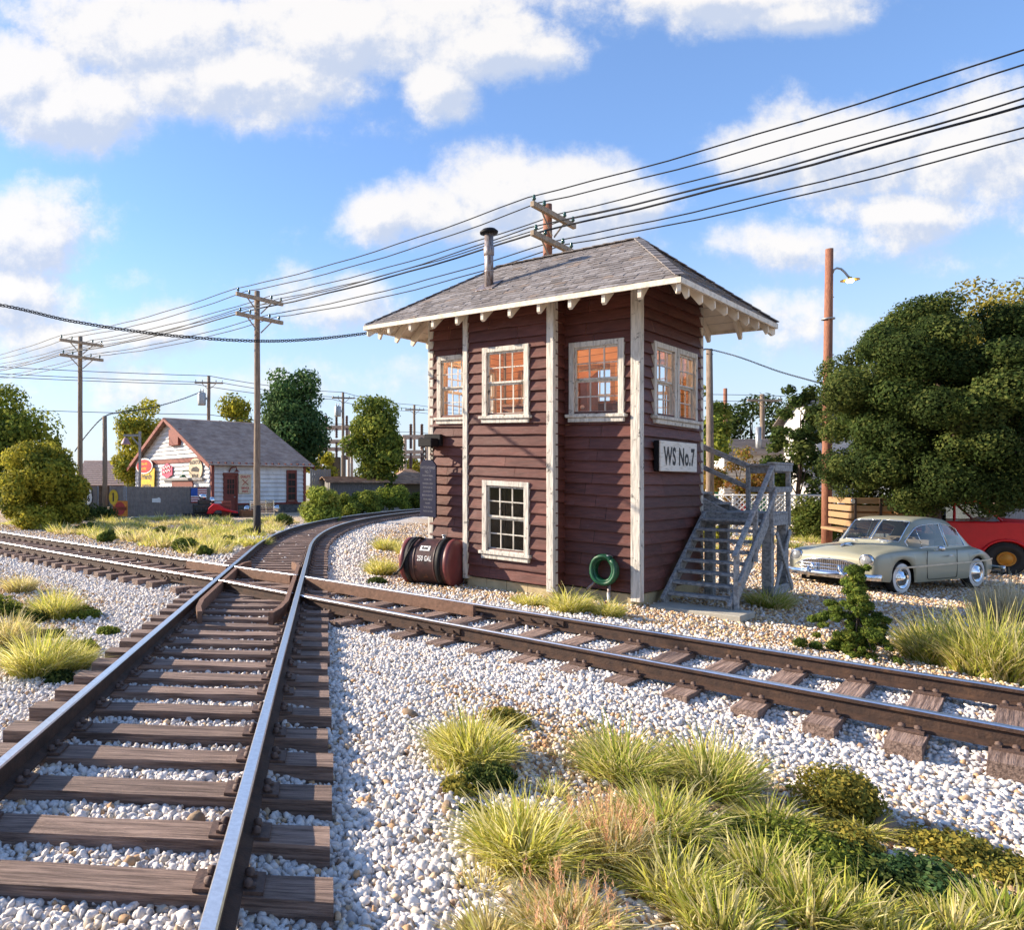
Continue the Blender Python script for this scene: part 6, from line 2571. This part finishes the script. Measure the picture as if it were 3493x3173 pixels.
mb.build('shield', [M['letter'], whi_s], o, fix=False)
o = on_fence(f2, L2, .32, 1.22, 'round_sign', 'yellow oval sign with a dark figure one on the grey fence', 'sign', SG)
mb = MB()
mb.prism(ellipse(.38, .46), lambda u, v, w: (u, -w, v), 0, .04)
mb.prism([(-.05, -.25), (.06, -.25), (.06, .28), (-.03, .28), (-.10, .16), (-.05, .16)], lambda u, v, w: (u, -w, v), .041, .055, 1)
mb.build('disc', [yel_s, M['letter']], o, fix=False)
o = on_fence(f2, L2, .74, .55, 'round_emblem_sign', 'orange square sign with a red-barred disc low on the grey fence', 'sign', SG)
mb = MB()
mb.bb(-.62, .62, -.03, 0, -.46, .46)
mb.prism(ellipse(.44, .40), lambda u, v, w: (u, -w, v), .031, .04, 1)
mb.bb(-.56, .56, -.055, -.041, -.10, .10, 2)
mb.build('panel', [org_s, red_s, mat('dark_red', (.30, .05, .02))], o, fix=False)

# yard lamp by the fence
q = at(477, 1655, 50)
t = thing('yard_lamp', 'grey wooden lamp post with a side arm and pinkish lamp by the house gable', 'lamp post', (q.x, q.y, 0), 0)
h = CAMZ + 183 / F * 50
mb = MB()
mb.bb(-.085, .085, -.08, .08, -.2, h)
mb.build('post', M['greywood'], t)
mb = MB()
mb.bb(-1.15, -.09, -.06, .06, h - .36, h - .20)
mb.beam((-.55, 0, h - .40), (-.08, 0, h - .95), .08, .1)
mb.build('arm', M['greywood'], t)
mb = MB()
mb.lathe([(.05, .5), (.16, .42), (.34, .05), (.36, 0), (.0, .05)], 14, 0, Matrix.Translation((-1.0, 0, h - .92)))
mb.build('lamp_shade', mat('pink_grey_shade', (.40, .24, .27), rough=.5), t, fix=False)

# scrap in front of the fence and house
p = onground(695, 1762)
o = thing('scrap_engine', 'old dark engine block with chrome air cleaner lying before the fence', 'engine', (p.x, p.y, 0), .2, 'scrap heap by the house')
mb = MB()
mb.bb(-.65, .65, -.4, .4, .22, .75)
mb.bb(-.35, .35, -.35, .35, .751, 1.05)
for i in range(4):
    mb.tube([(-.5 + i * .3, -.42, .55), (-.5 + i * .3, -.62, .35)], .07, 6)
mb.build('engine_block', mat('oily_engine', (.035, .04, .03), (.07, .06, .05), rough=.6, scale=6), o, bevel=.05)
mb = MB()
mb.lathe([(0, 1.06), (.2, 1.07), (.26, 1.2), (.22, 1.36), (0, 1.42)], 14, 0, Matrix.Translation((-.05, 0, 0)))
mb.lathe([(0, .75), (.16, .76), (.2, .9), (.12, 1.1), (0, 1.12)], 12, 0, Matrix.Translation((.5, -.1, .1)))
mb.build('air_cleaner', M['chrome'], o, fix=False)
mb = MB()
mb.bb(-1.3, 2.4, -.7, .5, .0, .2)
mb.build('skid', M['tar'], o)
p = onground(738, 1763)
o = thing('scrap_fender', 'curved bright red car fender lying on the skid before the house door', 'fender', (p.x, p.y, 0), .1, 'scrap heap by the house')
mb = MB()
pr_ = [(-.62, .2), (-.5, .55), (-.2, .82), (.15, .78), (.5, .55), (.9, .42), (1.3, .34), (1.32, .22), (.9, .28), (.5, .35), (.2, .42), (-.05, .42), (-.25, .2)]
mb.prism(pr_, lambda u, v, w: (u, w, v), -.75, -.25)
mb.build('fender_shell', redp, o, bevel=.06, seg=2)
p = onground(772, 1763)
o = thing('scrap_crate', 'rusty brown upright crate beside the red fender', 'crate', (p.x, p.y, 0), .1, 'scrap heap by the house')
mb = MB()
for i in range(4):
    mb.bb(-.28 + i * .15, -.16 + i * .15, -.3, .3, .0, .95)
mb.bb(-.30, .32, -.34, -.31, .2, .32)
mb.bb(-.30, .32, -.34, -.31, .65, .77)
mb.build('crate_boards', redb, o)
p = onground(894, 1762)
o = thing('scrap_grille', 'chrome car grille leaning on the stone base of the white house', 'grille', (p.x, p.y, 0), .5, 'scrap heap by the house')
mb = MB()
for i in range(7):
    mb.beam((-.85, -.1 + i * .02, .2 + i * .12), (.85, -.1 + i * .02, .2 + i * .12), .06, .05)
for x in (-.85, -.28, .28, .85):
    mb.beam((x, -.08, .1), (x, .05, 1.0), .06, .06)
for x in (-1.15, 1.0):
    mb.lathe([(0, 0), (.2, .02), (.22, .1), (0, .2)], 12, 0, Matrix.Translation((x, -.1, .5)) @ Matrix.Rotation(rad(90), 4, 'X'))
mb.build('grille_bars', M['chrome'], o, fix=False)
p = onground(842, 1764)
o = thing('wooden_crate', 'small brown wooden crate behind the tarred utility pole', 'crate', (p.x, p.y, 0), .3, 'scrap heap by the house')
mb = MB()
for i in range(4):
    mb.bb(-.4, .4, -.3, .3, .0 + i * .11, .09 + i * .11)
for x in (-.38, .38):
    mb.bb(x - .03, x + .03, -.33, .33, 0, .45)
mb.build('crate_boards', M['woodin'], o)
p = onground(500, 1768)
o = thing('scrap_pipes', 'pale pipes lying along the foot of the grey fence', 'pipes', (p.x, p.y, 0), .68, 'scrap heap by the house')
mb = MB()
for i in range(4):
    mb.tube([(-1.4 + i * .5, -.3 + i * .12, .06), (1.2 + i * .6, -.25 + i * .1, .07)], .06, 8)
mb.build('pipe', M['metal'], o, fix=False)


# ------------------------------------------------------------------ far buildings
def shed(name, label, px0, px1, d, eave, ridge, depth, wall_m, roof_m, yaw=0, hip=0, over=.4, cat='building'):
    a, b = at(px0, 1655, d), at(px1, 1655, d)
    t = thing(name, label, cat, (a.x, a.y, 0), yaw)
    L_ = (b - a).length
    mb = MB()
    mb.bb(0, L_, 0, depth, -.6, eave)
    if not hip:
        mb.prism([(0, eave), (depth, eave), (depth / 2, ridge)], lambda u, v, w: (w, u, v), 0, L_)
    mb.build('wall', wall_m, t)
    mb = MB()
    n = 12
    for sg in (0, 1):
        for r in range(n):
            f0, f1 = r / n, (r + 1.1) / n
            q = []
            for f in (f0, min(1, f1)):
                y = -over + (depth / 2 + over) * f
                z = eave - .1 + (ridge - eave + .1) * f
                q.append((-over + hip * f, L_ + over - hip * f, y if not sg else depth - y, z))
            (xa, xb, y0, z0), (xc, xd, y1, z1) = q
            mb.add([(xa, y0, z0), (xb, y0, z0), (xb, y0, z0 + .09), (xa, y0, z0 + .09), (xd, y1, z1 + .03), (xc, y1, z1 + .03)], [(0, 1, 2, 3), (3, 2, 4, 5), (0, 3, 5), (1, 4, 2)])
    if hip:
        for xa, xr in ((-over, hip - over), (L_ + over, L_ + over - hip)):
            mb.add([(xa, -over, eave), (xa, depth + over, eave), (xr, depth / 2, ridge)], [(0, 1, 2)])
    mb.build('roof', roof_m, t, fix=False)
    return t, L_


pinkroof = mat('pinkish_shingle_roof', (.50, .37, .31), (.34, .24, .20), rough=.9, scale=5, stretch=(1, 2, 1))
dkwall = mat('dark_brown_wall', (.05, .04, .035), (.09, .07, .06), rough=.9, scale=3)
rustroof = mat('rusty_sheet_roof', (.42, .28, .19), (.24, .15, .10), rough=.85, scale=2.5, lo=.4, hi=.6, bump=.3)
corr = mat('grey_corrugated_wall', (.24, .23, .225), (.12, .115, .115), rough=.8, scale=5, stretch=(8, 8, .4), lo=.4, hi=.6)
brwall = mat('olive_brown_wall', (.13, .105, .07), (.09, .075, .05), rough=.9)
shed('low_building', 'low dark building with pinkish shingle roof behind the grey fence', 270, 480, 66, 2.0, 4.35, 7, dkwall, pinkroof)
t, L_ = shed('corrugated_shed', 'low corrugated shed with sagging rusty roof behind the bushes', 1128, 1312, 56, 2.25, 2.62, 5, corr, rustroof, .05)
mb = MB()
for i in range(26):
    mb.bb(i * L_ / 26, i * L_ / 26 + .06, -.05, -.002, -.2, 2.2)
mb.build('wall_ribs', corr, t)
shed('hip_roof_building', 'olive brown building with brown hipped roof left of the tower', 1340, 1500, 62, 2.15, 3.4, 7, brwall, rustroof, 0, 2.2)
q = at(1058, 1655, 60)
t = thing('plank_fence', 'tall grey upright plank fence between house and shed', 'fence', (q.x, q.y, 0), .1)
mb = MB()
for i in range(9):
    mb.bb(i * .2, i * .2 + .18, 0, .05, -.2, 3.3 + rnd.uniform(-.08, .08))
mb.build('plank', M['greywood'], t)
mb = MB()
mb.bb(0, 1.8, .051, .1, 2.6, 2.75)
mb.build('cross_rail', M['greywood'], t)


# lattice frames of the substation
def frame(label, px0, px1, d, levels, depth):
    a, b = at(px0, 1655, d), at(px1, 1655, d)
    t = thing('substation_frame', label, 'substation', (a.x, a.y, 0), 0, 'substation frames behind the shed')
    w = (b - a).x
    lm = mat('bleached_frame_timber', (.55, .42, .32), (.42, .31, .24), rough=.8)
    brown = mat('brown_porcelain', (.09, .035, .022), rough=.3)
    zt = [CAMZ + (CY - y) / F * d for y in levels]
    for x in (0, w):
        for y in (0, depth):
            mb = MB()
            mb.bb(x - .14, x + .14, y - .14, y + .14, -.2, zt[0])
            mb.build('upright', lm, t)
    for z in zt:
        for y in (depth, -.19):
            mb = MB()
            mb.bb(-.3, w + .3, y, y + .19, z - .30, z)
            be = mb.build('beam', lm, t)
        n = max(2, int(w / 1.0))
        for i in range(n):
            x = w * (i + .5) / n
            mb = MB()
            pr__ = [(.05, 0)]
            for k in range(6):
                pr__ += [(.20, -.05 - k * .2), (.10, -.17 - k * .2)]
            mb.lathe(pr__, 9, 0, Matrix.Translation((x, -.1, z - .31)))
            mb.build('insulator', brown, be, fix=False)
            if z == zt[0]:
                mb = MB()
                mb.lathe([(r_, -h_) for r_, h_ in pr__], 9, 0, Matrix.Translation((x, -.1, z)))
                mb.build('insulator', brown, be, fix=False)
    return t, w, zt


t, w, zt = frame('tall bleached timber substation frame with brown insulators behind the transformer pole', 1095, 1200, 84, (1452, 1500, 1526), 3)
mb = MB()
mb.bb(w * .35, w * .62, -.9, .9, .3, zt[2] - 1.2)
mb.build('transformer_tank', brwall, t, bevel=.1)
mb = MB()
for x in (w * .28, w * .70):
    mb.tube([(x, -1.0, .3), (x, -1.0, zt[2] - 1.0)], .28, 12)
mb.build('bushing', mat('brown_porcelain_bushing', (.10, .04, .025), rough=.3), t, fix=False)
frame('lower bleached substation frame seen beside the tower corner', 1382, 1457, 76, (1484, 1536, 1552), 2.5)

# ------------------------------------------------------------------ right background
wcl = mat('white_clapboard', (.66, .63, .60), (.56, .53, .50), rough=.7, scale=1.5, stretch=(.6, .6, 9), lo=.48, hi=.56)
grn = mat('green_door_paint', (.02, .20, .09), rough=.5)
grey_rf = mat('grey_brown_roof', (.28, .24, .22), (.20, .17, .155), rough=.9, scale=3)
t, L_ = shed('filling_station', 'long white clapboard building with green doors and red panels beyond the staircase', 2470, 2800, 44, 3.9, 4.9, 4, wcl, grey_rf, -.12)
for px, m_, nm, z0, z1, w_ in ((2505, red_s, 'red_panel', .3, 2.2, .55), (2545, grn, 'door', .0, 2.3, .95), (2590, grn, 'window', 2.5, 3.3, .6), (2650, grn, 'window', 2.5, 3.3, .5), (2405, grn, 'door', .2, 1.8, .6)):
    x = (px - 2440) / F * 44
    mb = MB()
    mb.bb(x - w_ / 2, x + w_ / 2, -.06, .0, z0 - .3, z1)
    mb.build(nm, m_, t)
mb = MB()
for i in range(16):
    mb.bb(.02, L_ - .02, -.03, -.0, .1 + i * .22, .115 + i * .22)
mb.build('siding_laps', grey_rf, t)
mb = MB()
mb.tube([(2.3, .6, 3.6), (2.3, .6, 5.6)], .16, 8)
mb.build('vent_pipe', M['metal'], t)
t, L_ = shed('gabled_house', 'grey-white house with tall gable behind the sparse tree and lamp pole', 2790, 3000, 40, 5.6, 7.1, 2.6, wcl, grey_rf, .0)
for x in (1.0, 2.8):
    mb = MB()
    mb.bb(x, x + .9, -.07, 0, 1.5, 2.9)
    mb.build('window', mat('dull_window', (.30, .36, .42), rough=.2), t)
mb = MB()
for i in range(18):
    mb.bb(.02, L_ - .02, -.03, 0, .0 + i * .22, .016 + i * .22)
mb.build('siding_laps', grey_rf, t)
t, L_ = shed('grey_shed', 'blue-grey board shed behind the red truck at the right edge', 3395, 3700, 27, 2.0, 2.6, 6, mat('blue_grey_boards', (.24, .27, .31), (.15, .165, .19), rough=.8, scale=5, stretch=(6, 6, .4)), grey_rf)
q = at(2440, 1655, 33)
t = thing('chain_link_fence', 'white diamond mesh fence running behind the staircase', 'fence', (q.x, q.y, -.45), -.10)
wl = (2840 - 2440) / F * 33
mb = MB()
mb.tube([(-.8, 0, 1.94), (wl, 0, 1.94)], .04, 6)
mb.tube([(-.8, 0, .1), (wl, 0, .1)], .03, 6)
mb.build('rail', M['white'], t, fix=False)
mb = MB()
n = int((wl + .8) / .24)
for i in range(-9, n):
    for sg in (1, -1):
        x0 = -.8 + i * .24
        x1 = x0 + 1.8
        a, b = ((x0, .1), (x1, 1.92)) if sg > 0 else ((x1, .1), (x0, 1.92))
        if min(x0, x1) < -.8 or max(x0, x1) > wl + .3:
            continue
        mb.beam((a[0], .0 + .004 * sg, a[1]), (b[0], .004 * sg, b[1]), .045, .03, up=(0, 1, 0))
mb.build('wire_mesh', M['white'], t, fix=False)
for i in range(5):
    mb = MB()
    mb.tube([(-.7 + i * (wl + .6) / 4, .05, -.2), (-.7 + i * (wl + .6) / 4, .05, 2.0)], .045, 8)
    mb.build('post', M['white'], t, fix=False)

# ------------------------------------------------------------------ trees and bushes
TG = 'trees around the yard'


def tr(lab, px, d, top, half, clear, cols, dz=0, **k):
    """Tree at photo column px, depth d, crown top at photo row top, half width in photo pixels."""
    q = at(px, top, d)
    base = (q.x, q.y, dz)
    return tree(lab, base, q.z - dz, half / F * d, clear, cols, group=TG, **k)


tr('big dense dark green tree over the red truck at right', 3185, 19.6, 1005, 352, 1.75, DARK, -.45, off=.3, nclump=230, nleaf=290000, size=.042, seed=4, r0=.17, tr=.19, shape='round', shell=.2)
tr('olive yellow tree rising behind the big dark tree', 3400, 27, 940, 300, 2.5, OLIVE, -.45, nclump=90, nleaf=60000, size=.07, seed=8, r0=.3, tr=.2, shell=.22)
tr('sparse dark tree with bare stem just beyond the staircase', 2725, 36, 1300, 120, 1.6, DARK, -.45, nclump=40, nleaf=9000, size=.10, seed=12, r0=.26, tr=.09, shape='cone', shell=.4)
tr('dark tree half hidden behind the tower right wall', 2395, 42, 1300, 105, 1.0, MID, 0, nclump=22, nleaf=9000, size=.12, seed=13, shape='upright')
tr('round dark tree far behind the white building', 2565, 62, 1335, 150, 2, DARK, 0, nclump=26, nleaf=9000, size=.17, seed=14)
tr('rusty leaved little tree by the white building', 2510, 35.5, 1520, 105, 1.5, [((.26, .15, .03), 3), ((.20, .17, .03), 2), ((.35, .17, .06), 1)], -.4, nclump=24, nleaf=4200, size=.08, seed=15, r0=.3, shell=.45, tr=.07)
tr('very tall dark green tree right of the house roof', 1000, 66, 1245, 128, 2.0, DEEP, 0, nclump=60, nleaf=26000, size=.17, seed=21, shape='upright', r0=.42, tr=.35, shell=.22)
tr('rounded mid green tree left of the tower', 1280, 58, 1345, 102, 1.3, MID, 0, nclump=46, nleaf=17000, size=.15, seed=22, shape='upright', r0=.42, tr=.28, shell=.22)
tr('yellow-green tree peeking over the house ridge', 800, 70, 1345, 80, 2, YELLOWISH, 0, nclump=40, nleaf=9000, size=.18, seed=23, r0=.5)
tr('yellow-green tree behind the house gable and yard lamp', 480, 60, 1350, 105, .8, YELLOWISH, 0, nclump=44, nleaf=14000, size=.16, seed=24, shape='upright', r0=.42, shell=.22)
tr('dark green and yellow tree at the left edge above the round bush', 30, 44, 1300, 165, 1.0, MID, 0, nclump=44, nleaf=17000, size=.13, seed=25, r0=.42, shell=.22)
tr('small yellow-green tree right of the tall dark tree', 1085, 72, 1525, 60, .3, YELLOWISH, 0, nclump=16, nleaf=4000, size=.17, seed=26)
tr('yellow-green tree low behind the hip roof building', 1400, 80, 1560, 60, .3, YELLOWISH, 0, nclump=16, nleaf=3500, size=.18, seed=27)
tr('small dark tree behind the round bush at left', 175, 52, 1482, 36, .5, MID, 0, nclump=14, nleaf=3500, size=.14, seed=28)
tr('pale yellow tree hidden behind the low pink roof', 420, 72, 1560, 60, .3, YELLOWISH, 0, nclump=14, nleaf=3000, size=.18, seed=29)

BG_ = 'bushes along the tracks and yard'


def bs(lab, px, base_y, h_px, half_px, cols, n, size, seed, **k):
    p = onground(px, base_y)
    bush(lab, p, h_px / F * p.y, half_px / F * p.y, cols, k.pop('nc', 18), n, size, seed, group=BG_, **k)


bs('large round yellow-green bush beside the left track', 150, 1800, 300, 158, [((.32, .30, .04), 3), ((.42, .37, .05), 2), ((.19, .21, .03), 2.5), ((.11, .14, .025), 1)], 30000, .085, 31, nc=60, r0=.26, shell=.18)
bs('low dark bush at the foot of the large round bush', 330, 1775, 60, 70, DARK, 3500, .07, 32)
bs('tallest light green bush beside the far rail curve', 1105, 1782, 125, 75, [((.26, .30, .05), 3), ((.17, .22, .04), 2), ((.34, .34, .07), 1)], 9000, .085, 33, nc=26)
bs('round mid green bush behind the curve, second of its row', 1190, 1762, 82, 60, MID, 6000, .085, 34)
bs('broad mid green bush in the middle of the curve row', 1245, 1752, 84, 75, MID, 7500, .09, 35)
bs('peaked bright green bush before the hip roof building', 1340, 1742, 90, 65, [((.25, .30, .045), 3), ((.16, .22, .04), 2)], 7000, .09, 36)
bs('yellow-green bush touching the tower corner', 1425, 1735, 62, 70, MID, 6000, .09, 37)
bs('green bush left of the stake truck bed', 2775, 1845, 160, 95, [((.08, .11, .02), 3), ((.14, .15, .03), 2)], 11000, .06, 38, nc=26)
bs('low yellow-green bush behind the staircase', 2430, 1850, 60, 60, YELLOWISH, 3000, .05, 39)
for px, by, hp, wp, nm, n in ((630, 1880, 44, 48, 'dark green shrub in the grass right of the near rail of the left track', 2600), (365, 1850, 42, 36, 'dark shrub in the yellow grass at the left track', 2200), (545, 1828, 34, 34, 'round dark shrub in the middle of the yellow grass', 2000),
                               (700, 1895, 36, 30, 'green shrub in the corner between the two tracks', 1800), (440, 1838, 26, 22, 'small round green shrub in the yellow grass', 1200), (965, 1795, 48, 46, 'dark green shrub on the bank of the curved track', 2600), (300, 1815, 34, 40, 'green shrub at the foot of the grey fence corner', 1800),
                               (560, 1848, 26, 24, 'isolated ball shaped green shrub on the tan gravel', 1300), (775, 1855, 30, 28, 'green shrub left of the curve start', 1400), (860, 1825, 24, 40, 'low green shrub beside the tarred pole foot', 1400)):
    bs(nm, px, by, hp, wp, [((.09, .14, .03), 3), ((.15, .18, .03), 2), ((.05, .08, .02), 1)], n, .045, px, nc=10)

# juniper-like bush behind the right-hand rail
p = raised(onground(2925, 2238), -.05)
t = thing('juniper_bush', 'straggly dark green juniper bush behind the rail in front of the car', 'bush', p, .4)
jc = []
jr = random.Random(5)
for i in range(150):
    f = jr.random() ** 1.15
    a = jr.uniform(0, 6.28)
    r_ = (.62 * (1 - f) ** 1.4 + .09) * jr.uniform(.0, 1) ** .7 * (.75 + .35 * math.sin(3 * a + 5 * f))
    jc.append((math.cos(a) * r_, math.sin(a) * r_, .05 + f * 1.12, jr.uniform(.035, .09)))
leaves('foliage', jc, 46000, .0145, [((.13, .18, .03), 3), ((.07, .11, .02), 2.5), ((.22, .24, .04), 1.5)], t, .8, .35)
trunk_mesh(t, 1.0, .022, jc[::4], 5)

# grass over the left bank and behind: too many tufts to count
parts_ = []
gr = random.Random(3)
for i in range(340):
    px = gr.uniform(-40, 1010)
    py = gr.uniform(1772, 1905)
    if py > 1800 + (px / 800) * 115 - 12 or (px > 560 and py < 1775):
        if not (py < 1800 + (px / 800) * 115 - 22):
            continue
    p = onground(px, py)
    z, d = surface(np.array([p.x]), np.array([p.y]))
    if d[0] < 1.8:
        continue
    parts_.append(blades(240, gr.uniform(.5, 1.0), gr.uniform(.22, .42), gr.choice([YGRASS, STRAW, YGRASS, GGRASS, STRAW]), .035, (.3, 1.1), .55, .25, 3, p.x, p.y))
    parts_[-1][0][:, 2] += float(z[0]) - .02
for i in range(70):
    px = gr.uniform(2380, 3493)
    py = gr.uniform(1800, 1880)
    p = onground(px, py)
    if gr.random() < .5 or 2960 < px < 3340:
        continue
    parts_.append(blades(200, gr.uniform(.4, .8), gr.uniform(.2, .4), gr.choice([YGRASS, STRAW, GGRASS]), .03, (.3, 1.1), .55, .25, 3, p.x, p.y))
    parts_[-1][0][:, 2] += p.z - .02
V, Fq, Cc_ = merge(parts_)
o = np_mesh('grass', V, Fq, BLADE, col=Cc_)
setp(o, 'dry yellow and green grass covering the bank behind the tracks', kind='stuff')
# sprigs and short weeds between the foreground tufts
parts_ = []
for i in range(46):
    px, py = gr.uniform(880, 1720), gr.uniform(1500, 1830)
    if (px - 880) * .35 + 1500 > py + 60:
        continue
    p = raised(gp(px, py), -.01)
    if surface(np.array([p.x]), np.array([p.y]))[1][0] < 1.9:
        continue
    parts_.append(blades(130, gr.uniform(.12, .25), gr.uniform(.07, .16), gr.choice([GGRASS, YGRASS, STRAW]), .008, (.3, 1.4), .6, .2, 3, p.x, p.y))
    parts_[-1][0][:, 2] += p.z
if parts_:
    V, Fq, Cc_ = merge(parts_)
    o = np_mesh('grass', V, Fq, BLADE, col=Cc_)
    setp(o, 'short mixed grass filling the gaps between the foreground tufts', kind='stuff')
